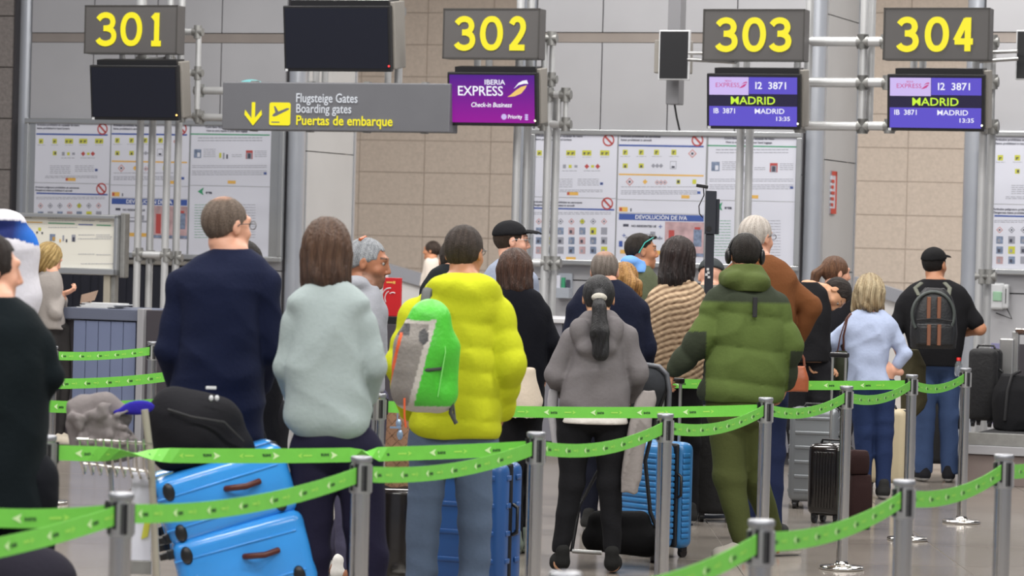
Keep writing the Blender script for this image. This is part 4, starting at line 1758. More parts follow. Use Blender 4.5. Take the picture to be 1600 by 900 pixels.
    def trousers(p, name, color, grow=.002, amp=.005, seat=None, step=.0095, zmin=.06, legs=None, col=None, fz=11, name_k=.03, ztop=None):
        G = [p.pts(l) for l in (legs or p.legs_s)]
        S = sorted(p.secs(seat, grow)) if seat else []
        if S:
            zc = G[0][0][0][2] - .05
            S = [q for q in S if q[0] > zc] or S[-1:]
            q = S[0]
            S = [(q[0] - .07, q[1], q[2], q[3] * .62, q[4] * .55), (q[0] - .035, q[1], q[2], q[3] * .9, q[4] * .9)] + S
            if len(S) == 3: S.append((q[0] + .06, q[1], q[2], q[3] * .84, q[4] * .84))
        allp = [q[0] for g in G for q in g]
        for z, xc, yc, a, b in S: allp += [(xc - a, yc - b, z), (xc + a, yc + b, z)]
        lo, hi = p.bounds(allp, .13)
        lo[2] = max(lo[2], 0)
        F = Field(lo, hi, step)
        if S: F.loft(S, .03, 2.3)
        for g in G:
            for i in range(len(g) - 1):
                F.cap(g[i][0], g[i + 1][0], g[i][1] + grow, g[i + 1][1] + grow, .025)
        X, Y, Z = F.ax[0][:, None, None], F.ax[1][None, :, None], F.ax[2][None, None, :]
        F.f += (folds(amp, 9, fz, hash(name) % 97 + int(p.s))(X, Y, Z) * (np.abs(F.f) < .06)).astype(f32)
        zz = [g[-1][0][2] for g in G]
        F.cutz(max(zmin, min(zz) - .03))
        if ztop: F.cutz(None, ztop)
        c = np.array(color)
        return F.build(name, CLOTHM, p.root, col or (lambda V: np.tile(c, (len(V), 1))))

    def shoes(p, color, sole=(.6, .6, .6), yaw=0, ln=.27, feet=None, sc=1.0, name='shoe'):
        out = []
        fs = feet or [(g[-1][0]) for g in [p.pts(l) for l in p.legs_s]]
        for k_, an in enumerate(fs):
            yw = yaw[k_] if isinstance(yaw, (list, tuple)) else yaw
            yy = math.radians(yw)
            d = np.array((-math.sin(yy), math.cos(yy), 0))
            a = np.array((an[0], an[1], 0)) - d * .03
            lo, hi = a - .2, a + .34
            lo = np.minimum(a, a + d * .26) - .1
            hi = np.maximum(a, a + d * .26) + .1
            lo[2] = -.03
            hi[2] = .17
            F = Field(lo, hi, .009)
            F.cap(a + (0, 0, .05), a + d * .06 + (0, 0, .055), .045 * sc, .045, .02)
            F.cap(a + d * .05 + (0, 0, .05), a + d * (ln - .11) + (0, 0, .036), .044 * sc, .040 * sc, .03)
            F.cap(a + (0, 0, .06), a + (0, 0, .115), .042 * sc, .038, .02)
            F.f += 0
            F.cutz(0.004)
            c1, c2 = np.array(color), np.array(sole)
            o = F.build(name, CLOTHM, p.root, lambda V: np.where((V[:, 2] < .026)[:, None], c2, c1))
            if o is not None: out.append(o)
        return out

    # --- hair
    def hair(p, color, kind='short', grow=.010, color2=None, extra=None, label=None, bald=0.0, hl=(-.070, .72), strands=.002, name='hair', material=None, step=.0065, ragged=None):
        H, hs, Rm = p.H, p.hs, p.R
        ext = .17 if kind == 'short' else .36
        lo, hi = p.hc - .17 * hs, p.hc + .15 * hs
        if kind != 'short': lo = lo - (.05, .17, .30)
        if extra and kind == 'short': lo = lo - .05
        F = Field(lo, hi, step)
        X, Y, Z = F.ax[0][:, None, None] - p.hc[0], F.ax[1][None, :, None] - p.hc[1], F.ax[2][None, None, :] - p.hc[2]
        x = (X * Rm[0][0] + Y * Rm[1][0] + Z * Rm[2][0]) / hs
        y = (X * Rm[0][1] + Y * Rm[1][1] + Z * Rm[2][1]) / hs
        z = (X * Rm[0][2] + Y * Rm[1][2] + Z * Rm[2][2]) / hs
        F.ell(H(0, -.016, .018), np.array((.076 + grow, .096 + grow * .8, .090 + grow)) * hs, .0, Rm)
        a0, b0 = hl
        if kind == 'short':
            cutp = (a0 + b0 * (y + .09)) - z
            # keep a low nape and sideburns; open the face
            F.f = np.maximum(F.f, np.maximum(cutp, -.5) * .8).astype(f32)
            F.f = np.maximum(F.f, (np.minimum(.062 - z, y - .050)).astype(f32))
        if extra: extra(F, p)
        th = np.arctan2(x, y)
        F.f += (strands * (.35 * np.sin(th * 58 + 2.0 * np.sin(z * 21) + 3 * np.sin(th * 5)) + .9 * (1 - 2 * np.abs(np.sin(th * 8.5 + 1.6 * np.sin(z * 11 + th * 3) + .8 * np.sin(z * 27))))) * (np.abs(F.f) < .05)).astype(f32)
        if ragged is not None:
            jag = ragged[1] * (np.sin(th * 13 + 1) + .7 * np.sin(th * 29 + 2 * np.sin(th * 4)) + .5 * np.sin(th * 47))
            F.f = np.maximum(F.f, (ragged[0] + jag - z).astype(f32) * .8)
        if kind == 'short':
            F.f += (.0012 * np.sin(x * 210 + 3 * np.sin(y * 90)) * np.sin(z * 190 + y * 120)).astype(f32)
        c1 = np.array(color, float) * .62
        c2 = np.array(color2 if color2 is not None else color, float) * .8
        sk = p.skin
        Ri = np.linalg.inv(Rm)
        hc = p.hc

        def col(V):
            q = ((V - hc) @ Ri.T) / hs
            u = np.arctan2(q[:, 0], q[:, 1])
            t = .35 + .25 * np.sin(u * 61 + 3 * np.sin(q[:, 2] * 24)) + .22 * np.sin(u * 17 + 2 * np.sin(q[:, 2] * 17 + u * 4)) + .3 * np.sin(q[:, 2] * 16 + 1)
            t = np.clip(t, 0, 1)
            C = c1 + (c2 - c1) * t[:, None]
            if bald > 0:
                m = smooth01((bald - np.hypot(q[:, 0], q[:, 1] + .035)) / .03) * (q[:, 2] > .03)
                C = C * (1 - .5 * m[:, None]) + sk * .5 * m[:, None]
            return C
        o = F.build(name, material or (HAIRS if kind == 'short' else HAIRM), p.root, col)
        if label and o: o['label'] = label
        return o

    def glasses(p, name='spectacles', c=None, lens=False):
        H = p.H
        m = MB()
        for e in (-1, 1):
            pts = [H(.033 * e + .022 * math.cos(a), .106 - .004 * abs(math.cos(a)), .004 + .016 * math.sin(a)) for a in np.linspace(0, 2 * math.pi, 13)]
            m.tube(pts, .0016, 6, cap=False)
            m.tube([H(.055 * e, .102, .008), H(.080 * e, .06, .008), H(.086 * e, .0, .004), H(.084 * e, -.012, -.006)], .0018, 6)
        m.tube([H(-.011, .108, .006), H(.011, .108, .006)], .0016, 6)
        return m.build(name, c or GLASSM, p.root)

    def cap_hat(p, color, brim=True, logo=None, soft=False):
        H, hs, Rm = p.H, p.hs, p.R
        lo, hi = p.hc - .26, p.hc + .26
        F = Field(lo, hi, .008)
        F.ell(H(0, -.014, .030), np.array((.089, .108, .090)) * hs, .0, Rm)
        X, Y, Z = F.ax[0][:, None, None] - p.hc[0], F.ax[1][None, :, None] - p.hc[1], F.ax[2][None, None, :] - p.hc[2]
        z = X * Rm[0][2] + Y * Rm[1][2] + Z * Rm[2][2]
        y = X * Rm[0][1] + Y * Rm[1][1] + Z * Rm[2][1]
        F.f = np.maximum(F.f, .030 * hs + .10 * y - z).astype(f32)
        F.ell(H(0, -.014, .118), np.array((.008, .008, .004)) * hs, .004, Rm)
        c = np.array(color)
        o = F.build('cap', CLOTHM, p.root, lambda V: np.tile(c, (len(V), 1)))
        if brim:
            F = Field(lo, hi, .007)
            F.ell(H(0, .105, .040), np.array((.072, .085, .030)) * hs, .0, Rm)
            F.ell(H(0, .105, .030), np.array((.078, .092, .030)) * hs, .0, Rm, sub=True)
            F.build('cap_brim', CLOTHM, p.root, lambda V: np.tile(c * 1.0, (len(V), 1)))
        if logo is not None:
            m = MB()
            q = [H(logo[0] + a, logo[1], logo[2] + b) for a, b in ((0, 0), (.012, -.012), (.034, .010), (.014, -.004), (.004, .012))]
            m.add([tuple(v) for v in q], [(0, 1, 3), (1, 2, 3), (0, 3, 4)])
            m.build('cap_mark', PWH, p.root)
        return o
# ================================================================ people
def fl(*a): return [tuple(q) for q in a]


# --- man in the navy sweater (front left)
p = Person('tall man in a navy sweater with thinning grey-brown hair and glasses, seen from behind', 343, 600, 396, 308, 356, yaw=-48, pitch=2, skin='fair', hs=1.0)
T = fl((388, 335, 392, .06, .02), (402, 305, 412, .09, .01), (425, 280, 425, .12, 0), (470, 277, 412, .145, 0), (540, 280, 408, .165, 0), (600, 268, 412, .17, 0), (640, 262, 414, .165, 0), (.86, 270, 412, .15, 0))
p.body(T, [fl((284, 432, 0, .07), (268, 545, -.02, .062), (285, 620, .2, .045)), fl((415, 432, 0, .07), (420, 545, .02, .062), (405, 600, .24, .045))],
       [fl((300, .9, 0, .1), (305, .48, 0, .07), (302, .08, 0, .05)), fl((378, .9, 0, .1), (378, .48, 0, .07), (380, .08, 0, .05))])
p.top('sweater', srgb(22, 28, 52), amp=.009, fx=9, seed=3)
p.trousers('trousers', srgb(20, 22, 32), seat=fl((630, 268, 412, .16, 0), (.8, 270, 412, .15, 0)))
p.shoes((.02, .02, .02))
p.hair(srgb(104, 88, 76), color2=srgb(132, 116, 104), grow=.004, bald=.05, hl=(-.075, .70))
p.glasses()

# --- person with long brown hair, pale grey-green sweatshirt
p = Person('person with shoulder-length brown hair in a pale grey-green sweatshirt and dark trousers', 515, 600, 412, 343, 511, yaw=6, skin='pale')
T = fl((436, 494, 534, .05, 0), (449, 472, 556, .08, 0), (468, 452, 577, .11, 0), (500, 456, 568, .135, 0), (560, 450, 570, .15, 0), (620, 444, 578, .155, 0), (655, 442, 582, .155, 0), (676, 456, 574, .14, 0), (686, 468, 566, .12, 0))
p.body(T, [fl((462, 490, 0, .062), (449, 575, .0, .052), (462, 625, .16, .04)), fl((568, 490, 0, .062), (583, 575, .0, .054), (577, 618, .10, .036))],
       [fl((492, .93, 0, .09), (484, .52, 0, .068), (486, .08, 0, .052)), fl((542, .93, 0, .085), (572, .52, 0, .066), (578, .08, 0, .052))])
p.top('sweatshirt', srgb(158, 170, 170), amp=.010, fx=16, seed=11, step=.011)
p.trousers('trousers', srgb(30, 28, 48), seat=fl((664, 462, 575, .12, 0), (700, 458, 588, .135, 0), (740, 458, 600, .13, 0)), legs=[fl((492, .9, 0, .095), (484, .5, 0, .075), (486, .08, 0, .068)), fl((560, .9, 0, .095), (574, .5, 0, .075), (578, .08, 0, .068))])
p.shoes((.6, .6, .6))


def long_hair(F, p):
    H = p.H
    F.cap(H(0, -.03, .0), H(.0, -.045, -.10), .088, .085, .02)
    F.cap(H(-.055, -.01, -.03), H(-.062, -.015, -.14), .045, .032, .02)
    F.cap(H(.055, -.01, -.03), H(.062, -.01, -.12), .045, .035, .02)
    F.cap(H(-.03, -.055, -.08), H(-.035, -.06, -.19), .04, .012, .02)
    F.ell(H(0, .13, -.06), (.055, .075, .085), .01, p.R, sub=True)


p.hair(srgb(78, 54, 42), 'long', color2=srgb(112, 84, 66), grow=.014, extra=long_hair, hl=(-.16, 0), strands=.0045, ragged=(-.205, .012))

# --- grey-haired man in profile, grey hoodie
p = Person('man with cropped grey hair and stubble in a grey hoodie, looking right in profile', 562, 560, 316, 373, 576, yaw=-98, pitch=9, skin='brown', hs=1.03, face=True, fine=.0055)
T = fl((446, 550, 588, .06, 0), (460, 542, 596, .09, 0), (480, 532, 600, .12, 0), (560, 530, 600, .13, 0), (.95, 532, 600, .13, 0))
p.body(T, [fl((545, 470, 0, .06), (540, 560, 0, .05), (560, 610, .1, .04)), fl((590, 475, 0, .06), (590, 560, .02, .05), (580, 590, .2, .04))],
       [fl((545, .9, 0, .09), (545, .5, .1, .07), (540, .08, .0, .05)), fl((580, .9, 0, .09), (566, .5, .2, .07), (520, .10, .35, .05))], stubble=srgb(96, 74, 62), lips=srgb(150, 90, 80))
p.top('hoodie', srgb(150, 152, 160), amp=.005, hood=[(556, 444, -.04, .07, .06, .045)])
p.trousers('trousers', srgb(70, 68, 88), seat=fl((.84, 530, 600, .12, 0), (1.0, 532, 598, .12, 0)))
p.shoes(srgb(220, 218, 214), sole=srgb(230, 230, 230), yaw=[-70, -70])
p.hair(srgb(134, 138, 144), color2=srgb(186, 190, 196), grow=.006, strands=.0018, hl=(-.060, .56), bald=0)
m = MB()
m.tube([p.H(-.05, -.05, .098), p.H(0, -.035, .114), p.H(.05, -.05, .098)], .008, 8)
m.build('sunglasses_on_head', mat('orange_tortoise', srgb(180, 90, 40), .3), p.root)

# --- yellow puffer jacket man
p = Person('man in a bright yellow puffer jacket and jeans carrying a green backpack', 712, 600, 362, 353, 727, yaw=-22, pitch=3, skin='tan')
T = fl((428, 690, 760, .07, 0), (445, 668, 778, .10, 0), (470, 656, 780, .15, 0), (520, 652, 778, .175, 0), (580, 648, 780, .18, 0), (640, 642, 783, .18, 0), (672, 640, 784, .175, 0), (684, 645, 779, .165, 0))
YLW = srgb(186, 192, 38)
p.body(T, [fl((648, 480, 0, .078), (629, 570, -.03, .076), (640, 640, .15, .05)), fl((780, 480, 0, .082), (794, 570, -.04, .078), (785, 640, .08, .052))],
       [fl((672, .9, 0, .09), (664, .48, 0, .066), (655, .08, 0, .052)), fl((742, .9, 0, .09), (745, .48, 0, .066), (738, .08, 0, .052))], thin=.03)
p.top('puffer_jacket', YLW, ridge=(.012, .104, 0.02), armridge=(.009, .09, .3), amp=.007, fx=22, seed=4, hood=[(722, 458, -.06, .155, .11, .082), (700, 446, -.09, .09, .07, .05), (750, 446, -.07, .08, .07, .05)], step=.011)
p.trousers('jeans', srgb(86, 100, 122), seat=fl((672, 642, 780, .14, 0), (705, 640, 775, .14, 0), (735, 640, 770, .135, 0)), legs=[fl((672, .85, 0, .092), (662, .5, 0, .072), (656, .08, 0, .064)), fl((738, .85, 0, .092), (742, .5, 0, .072), (739, .08, 0, .064))], amp=.006)
p.shoes((.05, .05, .05))
p.hair(srgb(50, 42, 38), color2=srgb(78, 66, 60), grow=.007, hl=(-.088, .68))
p.glasses()
m = MB()
m.tube([p.H(-.06, -.05, -.12), p.H(0, -.085, -.135), p.H(.06, -.05, -.12), p.H(.075, .02, -.13)], .02, 10)
m.build('blue_collar', mat('blue_cotton', srgb(60, 110, 200), .8), p.root)

# --- black cap man with glasses
p = Person('man in a black baseball cap and glasses looking right, grey top', 795, 560, 240, 347, 800, yaw=-80, pitch=2, skin='pale', face=True, hs=1.08)
T = fl((404, 780, 815, .06, 0), (416, 765, 825, .09, 0), (440, 756, 832, .12, 0), (520, 758, 830, .13, 0), (.95, 760, 830, .13, 0))
p.body(T, [fl((766, 430, 0, .06), (758, 480, 0, .055), (765, 520, .1, .04)), fl((828, 430, 0, .06), (834, 480, 0, .055), (830, 520, .1, .04))],
       [fl((780, .9, 0, .09), (780, .5, 0, .065), (780, .08, 0, .05)), fl((812, .9, 0, .09), (812, .5, 0, .065), (812, .08, 0, .05))], stubble=srgb(150, 110, 92))
p.top('grey_shirt', srgb(140, 148, 166), amp=.004)
p.trousers('trousers', srgb(40, 44, 60), seat=fl((.84, 765, 828, .12, 0), (1.0, 765, 828, .12, 0)))
p.shoes((.1, .1, .1))
p.hair(srgb(70, 56, 46), grow=.003, hl=(-.08, .5))
p.cap_hat((.012, .012, .014), logo=(.06, .075, .075))
p.glasses(c=STEELD)

# --- someone in black behind the yellow jacket
p = Person('person in a black jacket with backpack straps, mostly hidden behind the yellow puffer jacket', 690, 560, 300, 372, 712, yaw=0, skin='fair')
T = fl((412, 692, 730, .06, 0), (422, 676, 745, .09, 0), (440, 664, 752, .12, 0), (520, 664, 750, .13, 0), (.95, 664, 748, .13, 0))
p.body(T, [fl((672, 445, 0, .06), (668, 510, 0, .055), (672, 550, .1, .04)), fl((746, 445, 0, .06), (750, 510, 0, .055), (746, 550, .1, .04))],
       [fl((685, .9, 0, .09), (685, .5, 0, .065), (685, .08, 0, .05)), fl((728, .9, 0, .09), (728, .5, 0, .065), (728, .08, 0, .05))])
p.top('jacket', srgb(26, 30, 34), amp=.004)
p.trousers('trousers', srgb(26, 28, 36), seat=fl((.84, 668, 748, .12, 0), (1.0, 668, 748, .12, 0)))
p.shoes((.05, .05, .05))
p.hair(srgb(60, 50, 44), grow=.006)

# --- brown-haired woman in black, cream garment below
p = Person('woman with a brown bob in a black top and a cream sweater around her waist', 818, 560, 285, 391, 803, yaw=28, pitch=8, skin='fair')
T = fl((444, 790, 820, .05, 0), (456, 782, 842, .08, 0), (480, 776, 853, .11, 0), (540, 776, 856, .13, 0), (600, 776, 850, .13, 0), (640, 778, 846, .13, 0))
p.body(T, [fl((786, 478, 0, .058), (776, 540, 0, .052), (786, 590, .15, .04)), fl((846, 478, 0, .06), (860, 535, 0, .055), (852, 585, .1, .04))],
       [fl((796, .9, 0, .09), (800, .5, 0, .062), (804, .08, 0, .048)), fl((826, .9, 0, .09), (826, .5, .1, .062), (822, .08, .1, .048))])
p.top('black_top', srgb(16, 17, 24), amp=.004)
p.trousers('trousers', (.012, .012, .014), seat=fl((.84, 782, 840, .12, 0), (1.0, 782, 842, .12, 0)))
p.shoes(srgb(120, 130, 120), sole=srgb(190, 200, 185))
F = Field(np.array((-.3, -.3, .75)), np.array((.3, .3, 1.2)), .012)
F.loft(p.secs(fl((572, 800, 842, .15, 0), (600, 784, 848, .16, 0), (640, 782, 846, .16, 0), (658, 786, 838, .15, 0))), .02, disp=folds(.008, 18, 6, 3))
F.build('tied_sweater', CLOTHM, p.root, lambda V: np.tile(np.array(srgb(222, 208, 190)), (len(V), 1)))


def bob(F, p):
    H = p.H
    F.cap(H(0, -.03, .0), H(0, -.035, -.10), .09, .088, .02)
    F.cap(H(-.05, .02, .0), H(-.058, .02, -.12), .045, .035, .02)
    F.cap(H(.05, .02, .0), H(.058, .02, -.12), .045, .035, .02)
    F.ell(H(0, .13, -.05), (.055, .07, .085), .01, p.R, sub=True)


p.hair(srgb(58, 38, 30), 'long', color2=srgb(92, 62, 48), grow=.014, extra=bob, strands=.0045, ragged=(-.16, .012))

# --- woman with long black ponytail, grey jacket
p = Person('woman with a long black ponytail in a grey hooded jacket and black leggings', 930, 600, 300, 431, 936, yaw=0, pitch=4, skin='olive', hs=1.0)
T = fl((487, 915, 958, .06, 0), (500, 900, 972, .09, 0), (518, 890, 980, .12, 0), (560, 891, 974, .14, 0), (600, 878, 986, .15, 0), (632, 874, 984, .155, 0), (648, 876, 982, .15, 0))
p.body(T, [fl((892, 520, 0, .066), (869, 585, 0, .062), (886, 618, .18, .045)), fl((980, 518, 0, .066), (995, 585, 0, .062), (984, 618, .16, .045))],
       [fl((900, .88, 0, .10), (895, .47, 0, .065), (876, .06, 0, .04)), fl((955, .88, 0, .10), (952, .47, 0, .065), (957, .06, 0, .04))])
GRJ = srgb(112, 108, 110)
p.top('jacket', GRJ, amp=.009, fx=14, seed=8, hood=[(906, 518, -.11, .06, .045, .075), (958, 516, -.11, .06, .045, .075), (931, 545, -.13, .10, .045, .05), (936, 494, -.03, .09, .07, .03)], step=.011)
F = Field(np.array((-.3, -.3, .7)), np.array((.3, .3, 1.0)), .012)
F.loft(p.secs(fl((640, 876, 984, .16, 0), (661, 874, 984, .165, 0))), .01)
F.build('white_shirt_hem', CLOTHM, p.root, lambda V: np.tile(np.array(srgb(225, 220, 214)), (len(V), 1)))
p.trousers('leggings', (.010, .010, .012), seat=fl((652, 872, 984, .145, 0), (690, 862, 990, .16, 0), (735, 866, 990, .15, 0)), legs=[fl((898, .80, 0, .098), (894, .47, 0, .064), (876, .12, 0, .045)), fl((958, .80, 0, .098), (953, .47, 0, .064), (957, .12, 0, .045))], amp=.003, zmin=.10)
p.shoes((.015, .015, .015), sole=(.02, .02, .02), yaw=[18, -8], ln=.22, sc=.85)


def pony(F, p):
    H = p.H
    F.cap(H(0, -.12, .0), H(0, -.19, -.07), .030, .034, .02)
    F.cap(H(0, -.19, -.07), H(.005, -.235, -.20), .036, .047, .02)
    F.cap(H(.005, -.235, -.20), H(.012, -.235, -.30), .047, .044, .02)
    F.f = np.maximum(F.f, np.where(F.ax[1][None, :, None] > p.hc[1] - .03, (p.hc[2] - .075) - F.ax[2][None, None, :], -1)).astype(f32)


p.hair((.011, .010, .012), 'long', color2=(.03, .03, .034), grow=.008, extra=pony, strands=.0016)
m = MB()
m.sphere(tuple(p.H(0, -.152, -.012)), .034, 12, (1.2, .9, .75))
m.build('hair_scrunchie', mat('pale_scrunchie', srgb(170, 166, 156), .8, 0, .2, 40, .4, 60), p.root)

# --- grey-haired man in a navy coat
p = Person('grey-haired man with a thinning crown in a navy coat', 948, 560, 262, 393, 946, yaw=-12, skin='fair', hs=1.02)
T = fl((436, 928, 966, .06, 0), (447, 910, 984, .09, 0), (463, 897, 1000, .12, 0), (500, 890, 1008, .145, 0), (560, 890, 1008, .15, 0), (.86, 890, 1008, .15, 0))
p.body(T, [fl((900, 475, 0, .066), (888, 545, 0, .06), (896, 590, .14, .045)), fl((1000, 475, 0, .066), (1010, 545, 0, .06), (1004, 590, .14, .045))],
       [fl((920, .88, 0, .10), (920, .48, 0, .07), (920, .08, 0, .05)), fl((975, .88, 0, .10), (975, .48, 0, .07), (975, .08, 0, .05))])
p.top('navy_coat', srgb(24, 28, 46), amp=.005, seed=9)
p.trousers('trousers', srgb(26, 28, 40), seat=fl((.84, 895, 1000, .12, 0), (1.0, 895, 1000, .12, 0)))
p.shoes((.03, .03, .03))
p.hair(srgb(110, 98, 90), color2=srgb(150, 140, 132), grow=.005, bald=.062, hl=(-.085, .6))

# --- blonde curly ponytail
p = Person('small woman with a curly ginger-blonde ponytail behind the navy coat', 982, 540, 250, 411, 975, yaw=15, skin='fair', hs=.98)
T = fl((452, 962, 990, .05, 0), (462, 950, 1000, .08, 0), (480, 944, 1006, .11, 0), (.9, 944, 1006, .13, 0))
p.body(T, [fl((950, 480, 0, .05), (945, 530, 0, .05), (950, 570, .1, .04)), fl((1002, 480, 0, .05), (1005, 530, 0, .05), (1000, 570, .1, .04))],
       [fl((965, .85, 0, .09), (965, .46, 0, .06), (965, .08, 0, .05)), fl((990, .85, 0, .09), (990, .46, 0, .06), (990, .08, 0, .05))])
p.top('olive_top', srgb(74, 78, 58))
p.trousers('trousers', srgb(40, 44, 60), seat=fl((.8, 946, 1004, .12, 0), (.95, 946, 1004, .12, 0)))
p.shoes((.3, .3, .3))


def curly(F, p):
    H = p.H
    F.cap(H(.0, -.10, .02), H(.03, -.13, -.03), .04, .050, .01)
    F.cap(H(.03, -.13, -.03), H(.05, -.13, -.08), .050, .035, .01)


p.hair(srgb(150, 102, 52), 'long', color2=srgb(206, 158, 96), grow=.010, extra=curly, strands=.006)

# --- young man with sunglasses on his head, blue hood
p = Person('young man with sunglasses on his head, light blue hood and green jacket, looking right', 1000, 540, 236, 365, 1003, yaw=-78, pitch=0, skin='tan', face=True, fine=.0055)
T = fl((414, 984, 1014, .06, 0), (424, 972, 1022, .09, 0), (445, 966, 1030, .12, 0), (520, 966, 1030, .13, 0), (.95, 966, 1030, .13, 0))
p.body(T, [fl((972, 440, 0, .06), (966, 500, 0, .055), (972, 540, .1, .04)), fl((1024, 440, 0, .06), (1030, 500, 0, .055), (1026, 540, .1, .04))],
       [fl((985, .9, 0, .09), (985, .5, 0, .065), (985, .08, 0, .05)), fl((1012, .9, 0, .09), (1012, .5, 0, .065), (1012, .08, 0, .05))], brow=(.02, .015, .01))
p.top('green_jacket', srgb(84, 90, 70), amp=.004)
p.top('blue_hood', srgb(110, 158, 222), torso=fl((407, 978, 1008, .07, -.0), (417, 972, 1012, .10, 0), (426, 975, 1012, .11, 0)), armpts=[], hood=[(984, 409, -.06, .065, .06, .045)], amp=.006)
p.trousers('trousers', srgb(40, 44, 50), seat=fl((.84, 968, 1028, .12, 0), (1.0, 968, 1028, .12, 0)))
p.shoes((.1, .1, .1))
p.hair(srgb(34, 28, 24), color2=srgb(52, 44, 38), grow=.006, hl=(-.055, .75))
m = MB()
m.sphere(tuple(p.H(-.03, .070, .088)), .026, 10, (1, 1, .6))
m.sphere(tuple(p.H(.03, .070, .088)), .026, 10, (1, 1, .6))
m.tube([p.H(-.03, .08, .09), p.H(.03, .08, .09)], .004, 6)
g = m.build('sunglasses', BLK, p.root)
m = MB()
m.tube([p.H(.055, .065, .085), p.H(.088, .0, .05), p.H(.090, -.04, -.02)], .0045, 6)
m.tube([p.H(-.055, .065, .085), p.H(-.088, .0, .05), p.H(-.090, -.04, -.02)], .0045, 6)
m.build('temple_arm', mat('turquoise_plastic', srgb(40, 150, 140), .4), g)

# --- dark-haired woman in a fur vest
p = Person('woman with dark shoulder-length hair in a beige ribbed fur vest', 1056, 560, 254, 372, 1063, yaw=-38, pitch=0, skin='fair', hs=1.1)
T = fl((438, 1040, 1084, .06, 0), (449, 1024, 1096, .09, 0), (468, 1010, 1104, .13, 0), (510, 1008, 1104, .15, 0), (560, 1012, 1100, .155, 0), (600, 1020, 1096, .15, 0))


def fur(F, p):
    X, Y, Z = F.ax[0][:, None, None], F.ax[1][None, :, None], F.ax[2][None, None, :]
    ph = (Z * 1.0 - X * .40 + .012 * np.sin(X * 20)) / .036
    F.f += ((.010 * np.abs(np.sin(math.pi * ph)) * -1 + .005 + .0025 * np.sin(X * 180 + 3 * np.sin(Z * 90))) * (np.abs(F.f) < .08)).astype(f32)


def furcol(V):
    ph = (V[:, 2] - V[:, 0] * .40 + .012 * np.sin(V[:, 0] * 20)) / .036
    t = np.abs(np.sin(math.pi * ph)) ** 1.2
    t = np.clip(t * .95 + .15 * np.sin(V[:, 0] * 130 + 3 * np.sin(V[:, 2] * 80)), 0, 1)[:, None]
    return np.array(srgb(104, 82, 64)) * (1 - t) + np.array(srgb(192, 168, 140)) * t


p.body(T, [fl((1020, 478, 0, .055), (1010, 540, 0, .05), (1020, 580, .1, .04)), fl((1094, 478, 0, .055), (1098, 540, 0, .05), (1096, 580, .1, .04))],
       [fl((1040, .9, 0, .09), (1042, .5, 0, .062), (1042, .08, 0, .05)), fl((1078, .9, 0, .09), (1078, .5, 0, .062), (1078, .08, 0, .05))])
p.top('fur_vest', (1, 1, 1), col=furcol, extra=fur, amp=.003, step=.0085)
p.trousers('trousers', (.012, .012, .014), seat=fl((.84, 1020, 1098, .12, 0), (1.0, 1022, 1098, .12, 0)))
p.shoes((.03, .03, .03))


def midhair(F, p):
    H = p.H
    F.cap(H(0, -.035, .0), H(0, -.05, -.12), .094, .100, .02)
    F.cap(H(-.06, .0, -.02), H(-.072, .0, -.14), .042, .03, .02)
    F.cap(H(.06, .0, -.02), H(.072, -.01, -.14), .042, .034, .02)
    F.ell(H(0, .13, -.05), (.055, .07, .085), .01, p.R, sub=True)


p.hair(srgb(32, 24, 24), 'long', color2=srgb(58, 44, 42), grow=.014, extra=midhair, strands=.006, ragged=(-.19, .015))

# --- person in a grey cap bent behind the tower
p = Person('person in a dark grey cap and drab top, mostly hidden behind the black tower', 1105, 540, 236, 406, 1112, yaw=-10, pitch=25, skin='pale')
T = fl((444, 1092, 1126, .06, 0), (456, 1084, 1132, .09, 0), (480, 1082, 1136, .12, 0), (.9, 1082, 1136, .12, 0))
p.body(T, [fl((1088, 480, 0, .05), (1082, 530, 0, .05), (1090, 560, .1, .04)), fl((1130, 480, 0, .05), (1134, 530, 0, .05), (1130, 560, .1, .04))],
       [fl((1098, .85, 0, .09), (1098, .46, 0, .06), (1098, .08, 0, .05)), fl((1122, .85, 0, .09), (1122, .46, 0, .06), (1122, .08, 0, .05))])
p.top('drab_top', srgb(108, 106, 98))
p.trousers('trousers', srgb(50, 50, 56), seat=fl((.8, 1086, 1134, .12, 0), (.95, 1086, 1134, .12, 0)))
p.shoes((.1, .1, .1))
p.cap_hat(srgb(62, 66, 68))

# --- white-haired man in brown sweater
p = Person('tall white-haired man with glasses in a brown sweater, elbow out', 1190, 560, 264, 338, 1183, yaw=-42, pitch=2, skin='fair', hs=1.10)
T = fl((398, 1168, 1206, .06, 0), (408, 1148, 1226, .09, 0), (425, 1132, 1240, .12, 0), (480, 1128, 1244, .14, 0), (540, 1130, 1240, .15, 0), (.95, 1134, 1236, .15, 0))
p.body(T, [fl((1140, 430, 0, .066), (1128, 500, 0, .06), (1140, 560, .1, .045)), fl((1228, 432, 0, .070), (1266, 480, .02, .068), (1238, 540, .12, .055), (1232, 560, .2, .045))],
       [fl((1165, .95, 0, .095), (1168, .5, 0, .07), (1168, .08, 0, .05)), fl((1208, .95, 0, .095), (1208, .5, 0, .07), (1208, .08, 0, .05))])
p.top('brown_sweater', srgb(112, 70, 42), amp=.006, seed=2)
p.trousers('jeans', srgb(36, 44, 74), seat=fl((.86, 1136, 1236, .13, 0), (1.05, 1136, 1236, .13, 0)))
p.shoes(srgb(60, 60, 60), sole=srgb(200, 180, 130), yaw=-30)
p.hair(srgb(204, 190, 178), color2=srgb(236, 228, 220), grow=.007, hl=(-.08, .62))
p.glasses()

